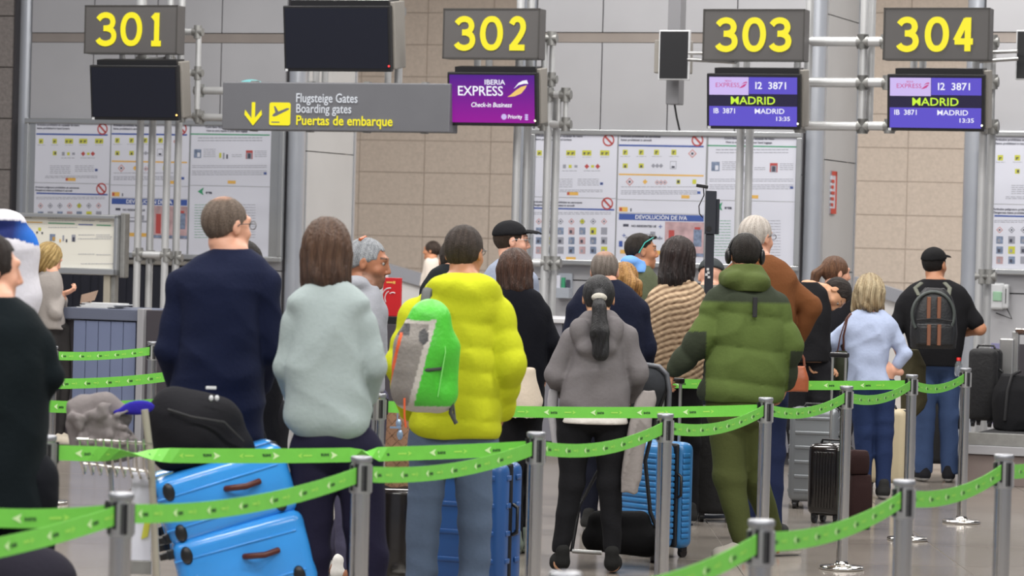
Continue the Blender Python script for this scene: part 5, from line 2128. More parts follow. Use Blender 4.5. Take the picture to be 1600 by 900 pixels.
# --- green puffer jacket man with headphones
p = Person('man wearing black headphones, a quilted olive puffer jacket and olive cargo trousers', 1160, 600, 285, 366, 1165, yaw=4, pitch=6, skin='tan')
T = fl((424, 1140, 1192, .07, 0), (440, 1126, 1206, .10, 0), (462, 1116, 1218, .14, 0), (510, 1112, 1226, .17, 0), (560, 1106, 1228, .185, 0), (600, 1094, 1228, .185, 0), (618, 1092, 1226, .175, 0), (628, 1096, 1220, .16, 0))
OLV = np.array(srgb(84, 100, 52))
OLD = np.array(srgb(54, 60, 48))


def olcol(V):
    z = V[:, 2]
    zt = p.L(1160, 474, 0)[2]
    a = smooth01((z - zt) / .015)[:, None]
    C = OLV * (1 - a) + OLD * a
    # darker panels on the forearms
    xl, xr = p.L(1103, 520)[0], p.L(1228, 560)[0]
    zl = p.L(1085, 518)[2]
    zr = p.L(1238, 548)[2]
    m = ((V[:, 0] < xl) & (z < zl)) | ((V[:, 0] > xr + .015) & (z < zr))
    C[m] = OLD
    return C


p.body(T, [fl((1120, 460, 0, .080), (1098, 530, -.03, .084), (1056, 574, .05, .058)), fl((1214, 468, 0, .082), (1233, 540, -.02, .078), (1228, 596, .06, .055))],
       [fl((1135, .88, 0, .1), (1134, .5, .0, .075), (1158, .08, -.05, .05)), fl((1178, .88, 0, .1), (1184, .5, .12, .075), (1212, .13, .30, .05))], thin=.035)
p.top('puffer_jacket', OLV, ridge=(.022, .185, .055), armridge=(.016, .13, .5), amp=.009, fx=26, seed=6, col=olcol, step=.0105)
p.top('hood', srgb(80, 92, 50), torso=fl((412, 1146, 1190, .07, 0), (428, 1124, 1200, .11, -.01), (446, 1126, 1206, .13, -.02), (456, 1140, 1198, .13, -.02)), armpts=[], hood=[(1150, 436, -.11, .07, .06, .05), (1180, 438, -.11, .07, .06, .05)], amp=.009, fx=22)
p.trousers('cargo_trousers', srgb(72, 78, 44), seat=fl((618, 1104, 1204, .15, 0), (650, 1103, 1196, .15, 0), (700, 1106, 1186, .14, .02)), legs=[fl((1136, .82, 0, .105), (1140, .45, .0, .088), (1160, .12, -.05, .056)), fl((1168, .82, .02, .1), (1178, .45, .12, .078), (1206, .16, .28, .055))], amp=.005, fz=9, zmin=.09)
p.shoes(srgb(168, 162, 154), sole=srgb(210, 206, 200), yaw=[112, -60], sc=1.12)
p.hair(srgb(30, 26, 24), color2=srgb(48, 42, 38), grow=.006, hl=(-.09, .6))
m = MB()
arc = [p.H(.094 * math.cos(a), -.01, .0 + .112 * math.sin(a)) for a in np.linspace(.05, math.pi - .05, 15)]
m.tube(arc, .0075, 8)
hb = m.build('headphones', BLK, p.root)
for e in (-1, 1):
    m = MB()
    m.sphere(tuple(p.H(.092 * e, .0, -.012)), .040, 14, (.5, .95, 1.15))
    m.build('ear_cup', BLK, hb)
m = MB()
q = p.L(1180, 470, -.19)
m.box(q[0] - .012, q[1] - .01, q[2] - .09, q[0] + .012, q[1] + .02, q[2] + .02, .003)
m.build('hanging_loop', BLKM, p.root)

# --- man bowing his head over a suitcase handle
Rb = np.array(Matrix(((-.25, .22, .94), (.95, -.10, .28), (.16, .97, -.20))))
fw = np.array((.10, -.34, -.93))
fw /= np.linalg.norm(fw)
up = np.array((.93, .10, .22))
up -= fw * (up @ fw)
up /= np.linalg.norm(up)
Rb = np.stack([np.cross(fw, up), fw, up], 1)
p = Person('dark-haired man in black bowing his head over a suitcase handle', 1262, 560, 230, 434, 1306, headR=Rb, skin='olive', face=True, hs=1.0)
p.nb = p.L(1262, 452, 0)
T = fl((440, 1250, 1276, .06, 0), (452, 1240, 1290, .09, 0), (480, 1234, 1298, .12, 0), (540, 1230, 1296, .14, 0), (.95, 1232, 1294, .14, 0))
wr = p.L(1279, 582, .02)
w2_ = p.L(1262, 552, -.02)
p.body(T, [fl((1244, 470, 0, .06), (1240, 530, -.05, .052), (1262, 552, -.02, .036)), fl((1284, 470, 0, .062), (1285, 545, -.02, .055), (1279, 578, .02, .036))],
       [fl((1245, .9, 0, .09), (1245, .5, 0, .065), (1245, .08, 0, .05)), fl((1280, .9, 0, .09), (1280, .5, 0, .065), (1280, .08, 0, .05))],
       hands=[dict(w=wr, d=(.75, -.2, .25), n=(0, -.4, -1), side=1, curl=.9), dict(w=w2_, d=(.35, -.2, -.9), n=(.5, -1, 0), side=1, curl=.4)], stubble=srgb(120, 88, 72))
p.top('black_jacket', (.012, .012, .014), amp=.006, sleeves=[1.5, 1.85])
p.trousers('trousers', (.015, .015, .018), seat=fl((.84, 1234, 1294, .12, 0), (1.0, 1234, 1294, .12, 0)))
p.shoes((.02, .02, .02))
p.hair(srgb(34, 28, 26), color2=srgb(56, 48, 44), grow=.007, hl=(-.07, .7))

# --- brown ponytail woman further back
p = Person('woman with a brown ponytail in black standing behind the bowing man', 1300, 540, 222, 401, 1307, yaw=-68, pitch=4, skin='fair')
T = fl((442, 1288, 1318, .05, 0), (452, 1276, 1328, .08, 0), (470, 1270, 1334, .11, 0), (.9, 1272, 1332, .13, 0))
p.body(T, [fl((1278, 465, 0, .05), (1272, 520, 0, .05), (1280, 550, .1, .04)), fl((1328, 465, 0, .05), (1332, 520, 0, .05), (1328, 550, .1, .04))],
       [fl((1288, .85, 0, .09), (1288, .46, 0, .06), (1288, .08, 0, .05)), fl((1318, .85, 0, .09), (1318, .46, 0, .06), (1318, .08, 0, .05))])
p.top('black_top', (.015, .015, .018))
p.trousers('trousers', srgb(40, 40, 50), seat=fl((.8, 1276, 1330, .12, 0), (.95, 1276, 1330, .12, 0)))
p.shoes((.1, .1, .1))


def pony2(F, p):
    H = p.H
    F.cap(H(0, -.10, .02), H(0, -.155, -.03), .03, .034, .01)
    F.cap(H(0, -.155, -.03), H(0, -.175, -.14), .034, .028, .01)
    F.ell(H(0, .13, -.05), (.07, .08, .085), .01, p.R, sub=True)
    F.f = np.maximum(F.f, np.where(F.ax[0][:, None, None] > p.hc[0] - .05, (p.hc[2] - .07) - F.ax[2][None, None, :], -1)).astype(f32)


p.hair(srgb(84, 54, 38), 'long', color2=srgb(126, 88, 62), grow=.008, extra=pony2)

# --- blonde woman in a light blue shirt
p = Person('blonde woman in a light blue shirt and jeans with her right hand on her hip', 1358, 600, 226, 431, 1359, yaw=0, pitch=4, skin='fair', hs=1.0)
T = fl((482, 1340, 1380, .05, 0), (492, 1326, 1392, .08, 0), (506, 1317, 1402, .11, 0), (540, 1320, 1392, .125, 0), (570, 1324, 1386, .125, 0), (598, 1322, 1392, .15, 0))
wh = p.L(1396, 580, -.02)
p.body(T, [fl((1322, 508, 0, .055), (1300, 535, .0, .05), (1308, 560, .15, .035)), fl((1396, 510, 0, .055), (1413, 552, -.02, .048), (1396, 580, -.02, .030))],
       [fl((1344, .88, 0, .1), (1348, .46, 0, .062), (1348, .08, 0, .045)), fl((1378, .88, 0, .1), (1380, .46, 0, .062), (1380, .08, 0, .045))],
       hands=[dict(w=wh, d=(-.95, -.1, .12), n=(0, .9, -.3), side=-1, curl=.35)])
p.top('blue_shirt', srgb(172, 184, 212), amp=.009, fx=24, seed=5, sleeves=[None, 1.62], step=.011)
p.trousers('jeans', srgb(40, 54, 90), seat=fl((590, 1326, 1390, .13, 0), (615, 1324, 1400, .145, 0), (645, 1328, 1398, .14, 0)), legs=[fl((1346, .78, 0, .098), (1350, .46, 0, .066), (1350, .08, 0, .05)), fl((1378, .78, 0, .098), (1381, .46, 0, .066), (1380, .08, 0, .05))], amp=.004)
p.shoes((.03, .03, .03))


def messy(F, p):
    H = p.H
    F.cap(H(0, -.04, .0), H(0, -.05, -.09), .10, .085, .02)
    F.cap(H(-.07, .0, -.03), H(-.095, .0, -.13), .045, .03, .02)
    F.cap(H(.06, .0, -.02), H(.072, -.01, -.12), .045, .03, .02)


p.hair(srgb(150, 124, 88), 'long', color2=srgb(222, 204, 168), grow=.018, extra=messy, strands=.009, ragged=(-.145, .014))
m = MB()
m.tube([p.H(-.06, -.06, -.13), p.H(0, -.085, -.135), p.H(.07, -.05, -.125), p.H(.08, .02, -.12)], .022, 10)
m.build('scarf', mat('taupe_scarf', srgb(160, 134, 116), .9, 0, .2, 40), p.root)

# --- man with black cap, black tee and backpack
p = Person('man in a black cap and black T-shirt with a dark striped backpack at the counter', 1462, 600, 209, 388, 1461, yaw=-35, skin='tan', hs=1.05)
T = fl((436, 1444, 1482, .06, 0), (446, 1424, 1502, .10, 0), (462, 1408, 1514, .13, 0), (500, 1410, 1512, .15, 0), (540, 1420, 1504, .15, 0), (572, 1426, 1500, .15, 0))
p.body(T, [fl((1412, 470, 0, .068), (1396, 525, 0, .058), (1408, 560, .15, .04)), fl((1508, 470, 0, .066), (1531, 514, -.02, .060), (1506, 520, .12, .045))],
       [fl((1444, .95, 0, .1), (1446, .5, 0, .07), (1442, .08, 0, .05)), fl((1482, .95, 0, .1), (1482, .5, 0, .07), (1482, .08, 0, .05))])
p.top('black_tee', (.012, .012, .014), amp=.005, sleeves=[1.0, .70], grow=.006)
p.trousers('jeans', srgb(62, 80, 116), seat=fl((568, 1428, 1500, .145, 0), (600, 1430, 1502, .15, 0), (630, 1430, 1500, .14, 0)), legs=[fl((1446, .84, 0, .096), (1446, .5, 0, .072), (1443, .06, 0, .064)), fl((1482, .84, 0, .096), (1482, .5, 0, .072), (1484, .06, 0, .064))])
p.shoes(srgb(40, 40, 44), sole=srgb(200, 200, 200), yaw=[20, -10])
p.hair(srgb(26, 22, 22), grow=.004, hl=(-.10, .5))
p.cap_hat((.012, .012, .013))
P20 = p

# --- blonde staff woman at the desk with a phone
p = Person('blonde staff woman in a grey sweater looking at her phone beside the desk', 75, 560, 197, 381, 78, yaw=-62, pitch=28, skin='fair', face=False, group=None)
T = fl((422, 66, 92, .05, 0), (430, 58, 96, .08, 0), (445, 54, 98, .11, 0), (480, 56, 98, .12, 0), (515, 56, 102, .13, 0))
wp = p.L(95, 460, .0)
p.body(T, [fl((70, 445, -.02, .058), (86, 490, -.10, .056), (95, 463, .0, .042)), fl((86, 440, .1, .055), (94, 480, .15, .05), (99, 466, .06, .04))],
       [fl((80, .9, 0, .09), (82, .5, 0, .065), (80, .08, 0, .045)), fl((92, .9, .05, .09), (100, .5, .1, .065), (90, .08, .05, .045))],
       hands=[dict(w=wp, d=(.9, .1, .3), n=(0, .3, 1), side=-1, curl=.7)])
p.top('grey_sweater', srgb(150, 144, 140), amp=.006, step=.011, fx=20, sleeves=[1.75, 1.75])
p.trousers('trousers', srgb(52, 50, 50), seat=fl((510, 62, 102, .12, 0), (540, 62, 106, .13, 0)))
p.shoes(srgb(214, 204, 186), sole=srgb(220, 214, 200), yaw=-75)


def blondehair(F, p):
    H = p.H
    F.cap(H(0, -.03, .0), H(0, -.035, -.09), .09, .08, .02)
    F.cap(H(-.06, .01, -.02), H(-.07, .02, -.15), .042, .022, .02)
    F.cap(H(.06, .01, -.02), H(.07, .02, -.15), .042, .026, .02)
    F.ell(H(0, .13, -.05), (.05, .065, .085), .01, p.R, sub=True)


p.hair(srgb(146, 112, 56), 'long', color2=srgb(214, 184, 122), grow=.012, extra=blondehair, strands=.006, ragged=(-.15, .014))
ph = MB()
c = p.L(105, 455, .02)
ph.box(c[0] - .045, c[1] - .035, c[2] - .005, c[0] + .04, c[1] + .035, c[2] + .005, .003)
T_ = Matrix.Translation(Vector(c)) @ Matrix.Rotation(math.radians(-22), 4, 'Y') @ Matrix.Translation(-Vector(c))
ph.v = [tuple(T_ @ Vector(v)) for v in ph.v]
w_ = p.base
ph.v = [(a + w_[0], b + w_[1], c_ + w_[2]) for a, b, c_ in ph.v]
solo(ph, 'mobile_phone', mat('phone_silver', srgb(90, 104, 128), .2, .3), (w_[0] + c[0], w_[1] + c[1], c[2]), label='silver phone held by the blonde staff woman', cat='phone')

# --- far woman walking left
p = Person('distant woman with a dark ponytail and white top walking left', 676, 440, 125, 377, 675, yaw=72, skin='tan', group=None, fine=.012, hs=1.0)
T = fl((402, 668, 682, .05, 0), (407, 664, 686, .08, 0), (420, 663, 687, .1, 0), (.95, 664, 688, .12, 0))
p.body(T, [fl((667, 412, 0, .05), (664, 432, 0, .045), (660, 445, .0, .035)), fl((683, 412, 0, .05), (687, 432, 0, .045), (685, 445, .1, .035))],
       [fl((672, .9, 0, .09), (668, .5, 0, .06), (664, .08, 0, .045)), fl((680, .9, 0, .09), (684, .5, 0, .06), (690, .08, 0, .045))])
p.top('white_top', srgb(214, 206, 198), step=.016)
p.trousers('trousers', srgb(60, 60, 70), seat=fl((.84, 664, 686, .12, 0), (1.0, 664, 686, .12, 0)), step=.018)
p.shoes((.1, .1, .1))


def pony3(F, p):
    H = p.H
    F.cap(H(0, -.10, .02), H(0, -.14, -.05), .03, .034, .01)
    F.cap(H(0, -.14, -.05), H(0, -.15, -.18), .034, .022, .01)
    F.ell(H(0, .13, -.05), (.07, .08, .085), .01, p.R, sub=True)


p.hair(srgb(38, 30, 28), 'long', color2=srgb(70, 56, 48), extra=pony3, step=.012)

# --- person in dark sweater at the left edge
p = Person('left-edge person with short dark hair, blackish green sweater and white collar', 5, 600, 482, 366, -16, yaw=-60, pitch=4, skin='fair', hs=1.02)
T = fl((462, -42, 24, .07, 0), (482, -70, 52, .10, 0), (505, -84, 68, .13, 0), (560, -90, 76, .15, 0), (640, -84, 76, .16, 0), (720, -84, 70, .17, 0), (800, -84, 74, .17, 0), (.80, -84, 74, .17, 0))
p.body(T, [fl((-70, 520, 0, .066), (-90, 620, 0, .055), (-70, 700, .2, .04)), fl((60, 520, 0, .062), (78, 588, .0, .045), (40, 650, .06, .034))],
       [fl((-40, .9, 0, .1), (-35, .48, 0, .07), (-35, .08, 0, .05)), fl((45, .9, 0, .1), (45, .48, 0, .07), (45, .08, 0, .05))])
p.top('dark_sweater', srgb(14, 22, 26), amp=.006, fx=9)
p.trousers('trousers', srgb(18, 20, 26), seat=fl((.76, -80, 70, .16, 0), (.92, -80, 70, .16, 0)))
p.shoes((.02, .02, .02))
p.hair(srgb(34, 26, 24), color2=srgb(50, 40, 36), grow=.010, hl=(-.09, .6))
m = MB()
m.tube([p.H(-.06, -.05, -.125), p.H(0, -.075, -.15), p.H(.06, -.03, -.14), p.H(.07, .05, -.16)], .022, 12)
m.build('white_collar', mat('white_cotton', srgb(214, 212, 214), .8, 0, .05, 20), p.root)

# --- person in white headscarf and navy band
p = Person('person draped in a white headscarf with a navy and blue band, behind the left-edge traveller', 12, 600, 378, 338, 2, yaw=-30, skin='fair', hs=1.05)
T = fl((450, -26, 36, .08, 0), (480, -50, 50, .12, 0), (520, -56, 52, .14, 0), (600, -52, 46, .15, 0), (.9, -50, 44, .15, 0))
p.body(T, [fl((-46, 500, 0, .06), (-54, 580, 0, .055), (-40, 640, .1, .04)), fl((44, 500, 0, .06), (48, 580, 0, .055), (44, 640, .1, .04))],
       [fl((-25, .9, 0, .1), (-25, .48, 0, .07), (-25, .08, 0, .05)), fl((25, .9, 0, .1), (25, .48, 0, .07), (25, .08, 0, .05))])
WSC = np.array(srgb(206, 204, 212))


def scarf(F, p):
    H = p.H
    F.ell(p.L(8, 392, 0), (.135, .14, .13), .02)
    F.cap(p.L(14, 400, 0), p.L(22, 470, -.02), .12, .105, .04)
    F.cap(p.L(22, 470, -.02), p.L(24, 520, -.04), .105, .07, .04)


def scol(V):
    z0_ = p.L(10, 368)[2]
    d = V[:, 2] - z0_ + .35 * np.maximum(0, V[:, 0] - .04)
    C = np.tile(WSC, (len(V), 1))
    a = (d > -.012) & (d < .062)
    t = np.clip((V[:, 0] - .02) / .12, 0, 1)[:, None]
    band = np.array(srgb(30, 40, 90)) * (1 - t) + np.array(srgb(40, 120, 220)) * t
    C[a] = band[a]
    return C


p.top('navy_jacket', srgb(30, 34, 44), amp=.005)
p.top('headscarf', WSC, torso=fl((480, -30, 44, .12, 0), (500, -34, 44, .12, 0)), armpts=[], extra=scarf, col=scol, hood=[(2, 347, 0, .10, .1, .055)], amp=.006)
p.trousers('trousers', srgb(30, 34, 44), seat=fl((.8, -46, 42, .14, 0), (1.0, -46, 42, .14, 0)))
p.shoes((.05, .05, .05))

# --- dark figure between sweater man and sweatshirt
p = Person('dark-haired person in a long black coat, mostly hidden behind the navy sweater', 408, 600, 345, 378, 383, yaw=-20, skin='fair')
T = fl((446, 372, 404, .06, 0), (456, 362, 418, .09, 0), (480, 362, 432, .12, 0), (560, 366, 440, .13, 0), (660, 366, 440, .14, 0), (.55, 368, 442, .14, 0))
p.body(T, [fl((372, 480, 0, .06), (370, 560, 0, .055), (380, 610, .1, .04)), fl((424, 480, 0, .06), (432, 560, 0, .055), (426, 610, .1, .04))],
       [fl((385, .9, 0, .09), (385, .5, 0, .065), (385, .08, 0, .05)), fl((422, .9, 0, .09), (422, .5, 0, .065), (422, .08, 0, .05))])
p.top('long_coat', srgb(12, 13, 20), amp=.006)
p.trousers('trousers', (.012, .012, .016), seat=fl((.7, 370, 436, .12, 0), (.95, 370, 436, .12, 0)))
p.shoes((.02, .02, .02))
p.hair(srgb(34, 28, 26), grow=.012, hl=(-.11, .5))
# ================================================================ queue posts and belts
BELT = mat('green_belt', srgb(112, 198, 72), .55, 0, .05, 20, .05, 90)
BELTL = mat('belt_print_light', srgb(206, 236, 176), .6)
BELTD = mat('belt_print_dark', srgb(26, 60, 34), .6)
BELTF = mat('belt_print_faint', srgb(160, 220, 90), .6)
CAPM = mat('post_cap', srgb(150, 152, 158), .35, .7)
PH_ = .987
BZ = .925
_cu = bpy.data.curves.new('lettering', 'FONT')
_cu.body = 'aena'
_cu.size = .022
_cu.resolution_u = 1
_cu.offset = .0006
_cu.align_y = 'CENTER'
_t = bpy.data.objects.new('lettering', _cu)
COL.objects.link(_t)
_m = bpy.data.meshes.new_from_object(_t.evaluated_get(bpy.context.evaluated_depsgraph_get()))
LET = [(v.co.x, v.co.y) for v in _m.vertices]
LETF = [tuple(f.vertices) for f in _m.polygons]
bpy.data.objects.remove(_t)


def post(label, px, top, s):
    b = PX(px, top, s)
    r = thing('queue_post', label, 'queue post', (b.x, b.y, 0), group='steel queue barrier posts')
    x, y = b.x, b.y
    m = MB()
    m.tube([(x, y, .015), (x, y, PH_ - .012)], .031, 24)
    m.build('pole', STEEL, r)
    m = MB()
    m.lathe((x, y, 0), [(.0, .001), (.118, .001), (.122, .008), (.118, .018), (.06, .022), (.036, .03), (.033, .045)], 40)
    m.build('base', STEEL, r)
    m = MB()
    m.lathe((x, y, 0), [(.034, PH_ - .02), (.0365, PH_ - .014), (.0365, PH_ - .003), (.032, PH_), (.0, PH_)], 24)
    m.build('cap', CAPM, r)
    m = MB()
    m.tube([(x, y, PH_ - .125), (x, y, PH_ - .025)], .0335, 24)
    for a in (0, 1):
        m.box(x - .0375 + a * .0625, y - .009, PH_ - .12, x - .025 + a * .0625, y + .009, PH_ - .03)
        m.box(x - .009, y - .0375 + a * .0625, PH_ - .12, x + .009, y - .025 + a * .0625, PH_ - .03)
    h = m.build('belt_head', STEELD, r)
    m = MB()
    for a in (math.radians(20), math.radians(110), math.radians(200), math.radians(290)):
        c, s_ = math.cos(a), math.sin(a)
        T = Matrix.Translation((x + c * .032, y + s_ * .032, 0)) @ Matrix.Rotation(a, 4, 'Z')
        q = MB().box(-.006, -.010, PH_ - .115, .006, .010, PH_ - .03)
        m.add([tuple(T @ Vector(v)) for v in q.v], q.f)
    m.build('slot_cover', BLK, h)
    return r, Vector((x, y, 0))


def belt(root, a, b, sag=.03, twists=(), z=BZ, w_=.054, label=None):
    d = b - a
    L = d.length
    u = d / L
    a = a + u * .034
    b = b - u * .034
    L -= .068
    nrm = Vector((u.y, -u.x, 0))
    if nrm.y > 0: nrm = -nrm
    N = 48

    def frame(t):
        ang = 0
        for t0, t1 in twists:
            ang += math.pi * smooth01(np.array((t - t0) / (t1 - t0)))
        c = a + (b - a) * t + Vector((0, 0, z - sag * 4 * t * (1 - t)))
        up = Vector((0, 0, 1)) * math.cos(ang) + nrm * math.sin(ang)
        nn = nrm * math.cos(ang) - Vector((0, 0, 1)) * math.sin(ang)
        return c, up, nn
    vs, fs = [], []
    for i in range(N + 1):
        c, up, nn = frame(i / N)
        for e, g in ((-1, 1), (1, 1), (1, -1), (-1, -1)):
            vs.append(tuple(c + up * (w_ / 2 * e) + nn * (.0008 * g)))
    for i in range(N):
        for j in range(4):
            k = (j + 1) % 4
            fs.append((i * 4 + j, i * 4 + k, i * 4 + 4 + k, i * 4 + 4 + j))
    m = MB()
    m.sm = False
    m.add(vs, fs)
    o = m.build('belt', BELT, root)
    if label: o['label'] = label
    m = MB()
    st = .237
    n = int(L / st)
    for q in range(n):
        for side in (1, -1):
            t0 = (q + .5) * st

            def P(du, dv):
                uu = du if side == 1 else -du
                c, up, nn = frame(min(1, max(0, (t0 + uu) / L)))
                return tuple(c + up * dv + nn * (.0019 * side))
            m.cur = 0
            m.add([P(-.045, 0), P(-.017, .014), P(-.024, 0), P(-.017, -.014)], [(0, 1, 2), (0, 2, 3)])
            m.cur = 1
            m.add([P(-.010 + x * .85, y) for x, y in LET], LETF)
            m.cur = 2
            m.add([P(.118, 0), P(.100, .010), P(.105, 0), P(.100, -.010)], [(0, 1, 2), (0, 2, 3)])
            m.add([P(.06, -.003), P(.095, -.003), P(.095, .003), P(.06, .003)], [(0, 1, 2, 3)])
    pr = m.build('belt_print', [BELTL, BELTD, BELTF], o)
    pr['kind'] = 'stuff'
    for e, c0 in ((0, a), (1, b)):
        c, up, nn = frame(e)
        m = MB()
        s_ = 1 if e == 0 else -1
        q = [tuple(c + u * (dx * s_) + Vector((0, 0, dz)) + nn * dn) for dz in (-.038, .038) for dn in (-.005, .005) for dx in (-.012, .012)]
        m.add(q, [(0, 2, 3, 1), (4, 5, 7, 6), (0, 1, 5, 4), (2, 6, 7, 3), (0, 4, 6, 2), (1, 3, 7, 5)])
        m.build('belt_clip', BLK, o)


row = []
for lab, px, top, s in (
        ('steel queue post out of view left, carrying the belt that enters at the left edge', -337, 848, 685),
        ('blurred steel queue post in front of the luggage cart', 190, 770, 559),
        ('blurred steel queue post in front of the dark trousers of the sweatshirt wearer', 565, 713, 468),
        ('steel queue post between the yellow jacket and the ponytailed woman', 838, 675, 406.5),
        ('steel queue post in front of the stroller', 1040, 646, 360),
        ('steel queue post in front of the olive cargo trousers', 1197, 621, 320),
        ('steel queue post with round base in front of the glossy black suitcase', 1323, 603, 291),
        ('steel queue post beside the blonde woman in the light blue shirt', 1425, 585, 263),
        ('steel queue post standing right of the man with the backpack', 1509, 575, 246)):
    row.append(post(lab, px, top, s))
for i in range(len(row) - 1):
    belt(row[i][0], row[i][1], row[i + 1][1], .035 if i < 3 else .045)
hp = post('steel queue post out of view left of the luggage cart', -170, 765, 557)
belt(hp[0], hp[1], row[1][1], .02)
a = post('steel queue post half hidden by the dark sweater at the left edge', 73, 680, 441)
belt(a[0], a[1], row[3][1], .02, twists=((.06, .26), (.60, .68)), label='long twisted green belt')
a = post('steel queue post between the sweatshirt wearer and the yellow jacket', 592, 614, 333)
belt(a[0], a[1], row[5][1], .02)
a = post('steel queue post hidden behind the ponytailed woman', 968, 578, 272)
belt(a[0], a[1], row[7][1], .01)
a = post('far steel queue post behind the left-edge traveller, left end of the rear belt', 82, 541, 250)
b = post('far steel queue post in front of the blue-grey desk', 239, 533, 235)
belt(a[0], a[1], b[1], .015)
a = post('steel queue post hidden behind the left-edge traveller', 45, 581, 306)
b = post('steel queue post hidden behind the navy sweater', 300, 566, 277)
belt(a[0], a[1], b[1], .02)
a = post('steel queue post hidden between cart and left-edge traveller', 60, 614, 350)
b = post('steel queue post hidden behind the black backpack on the cart', 330, 600, 325)
belt(a[0], a[1], b[1], .02)
fr = []
for lab, px, top, s in (('steel queue post below the frame, start of the nearest belt line', 884, 894, 704),
                        ('nearest blurred steel queue post at the bottom edge', 1190, 812, 581),
                        ('blurred steel queue post in the nearest belt line below the dark jeans', 1413, 750, 488),
                        ('blurred steel queue post at the bottom right corner', 1569, 710, 428),
                        ('steel queue post just out of view right', 1668, 684, 378)):
    fr.append(post(lab, px, top, s))
for i in range(4): belt(fr[i][0], fr[i][1], fr[i + 1][1], .035)


# ================================================================ luggage and other things
def W(px, py, s, dy=0): return Vector(PX(px, py, s, dy))


def xf(m, T):
    m.v = [tuple(T @ Vector(v)) for v in m.v]
    return m


def rbox(m, x0, y0, z0, x1, y1, z1, b):
    m.sm = True
    m.box(x0, y0, z0, x1, y1, z1, b)
    m.sm = False
    return m


def suitcase(name, label, base, w_, d, h, yaw, material, T=None, ribs='h', handle=0.0, nr=9, grp='suitcases', trim=None, wheels=True, gap=.09):
    """local x width, y depth, z height; base = floor point"""
    trim = trim or BLK
    M_ = T if T is not None else Matrix.Translation(base) @ Matrix.Rotation(math.radians(yaw), 4, 'Z')
    o0 = M_ @ Vector((0, 0, 0))
    r = thing(name, label, 'suitcase', tuple(o0), group=grp)
    z0 = .05 if wheels else .0
    hw, hd = w_ / 2, d / 2
    for e in (-1, 1):
        m = MB()
        ya, yb = (-hd, -.012) if e < 0 else (.012, hd)
        rbox(m, -hw, ya, z0, hw, yb, h, .045)
        xf(m, M_).build('shell', material, r)
        m = MB()
        if ribs == 'h':
            for i in range(nr):
                zz_ = z0 + .07 + (h - z0 - .14) * i / (nr - 1)
                y_ = -hd - .006 if e < 0 else hd - .006
                rbox(m, -hw + .04, y_, zz_ - .012, hw - .04, y_ + .012, zz_ + .012, .005)
                rbox(m, -hw - .005, ya + (.045 if e < 0 else .02), zz_ - .012, -hw + .006, yb - (.02 if e < 0 else .045), zz_ + .012, .004)
                rbox(m, hw - .006, ya + (.045 if e < 0 else .02), zz_ - .012, hw + .005, yb - (.02 if e < 0 else .045), zz_ + .012, .004)
        elif ribs == 'v':
            for i in range(nr):
                xx = -hw + .06 + (w_ - .12) * i / (nr - 1)
                y_ = -hd - .005 if e < 0 else hd - .005
                rbox(m, xx - .010, y_, z0 + .05, xx + .010, y_ + .010, h - .05, .004)
        if m.v: xf(m, M_).build('ribs', material, r)
    xf(MB().box(-hw + .004, -.013, z0 + .01, hw - .004, .013, h - .004, .03), M_).build('zipper_band', trim, r)
    m = MB()
    m.tube([(-.07, 0, h - .002), (-.06, 0, h + .022), (.06, 0, h + .022), (.07, 0, h - .002)], .009, 8)
    xf(m, M_).build('top_handle', trim, r)
    m = MB()
    m.tube([(hw - .002, 0, z0 + h * .45), (hw + .022, 0, z0 + h * .47), (hw + .022, 0, z0 + h * .63), (hw - .002, 0, z0 + h * .65)], .009, 8)
    xf(m, M_).build('side_handle', trim, r)
    if wheels:
        for ex in (-1, 1):
            for ey in (-1, 1):
                m = MB()
                cx, cy = ex * (hw - .045), ey * (hd - .045)
                m.tube([(cx - .012, cy, .026), (cx + .012, cy, .026)], .026, 14)
                xf(m, M_).build('wheel', trim, r)
                m = MB()
                m.box(cx - .018, cy - .02, .03, cx + .018, cy + .02, z0 + .015, .004)
                xf(m, M_).build('wheel_bracket', trim, r)
    if handle > 0:
        m = MB()
        for e in (-1, 1): m.tube([(gap * e, hd - .03, h - .01), (gap * e, hd - .03, h + handle)], .009, 8)
        th = xf(m, M_).build('telescopic_handle', STEELD, r)
        m = MB()
        m.box(-gap - .02, hd - .045, h + handle - .012, gap + .02, hd - .012, h + handle + .02, .01)
        xf(m, M_).build('grip', trim, th)
    return r


CYAN = mat('glossy_blue_shell', srgb(56, 150, 232), .25, 0, .06, 5, .05, 30, coat=.5)
BLUE = mat('blue_shell', srgb(48, 118, 176), .4, 0, .05, 5, coat=.2)
DBLUE = mat('dark_blue_shell', srgb(32, 78, 140), .4, 0, .05, 5, coat=.2)
GLOSSB = mat('glossy_black_shell', (.012, .010, .010), .15, coat=.6)
GREYS = mat('ribbed_grey_shell', srgb(128, 132, 136), .4, .5)
CREAM = mat('cream_shell', srgb(206, 192, 160), .45)
BRN = mat('dark_brown_canvas', srgb(50, 34, 34), .8, 0, .15, 40, .2, 60)
BLKC = mat('black_canvas', (.016, .016, .018), .75, 0, .15, 30, .3, 40)


def fpos(px, s, dy=0): return PZ(px, 0, s, dy)


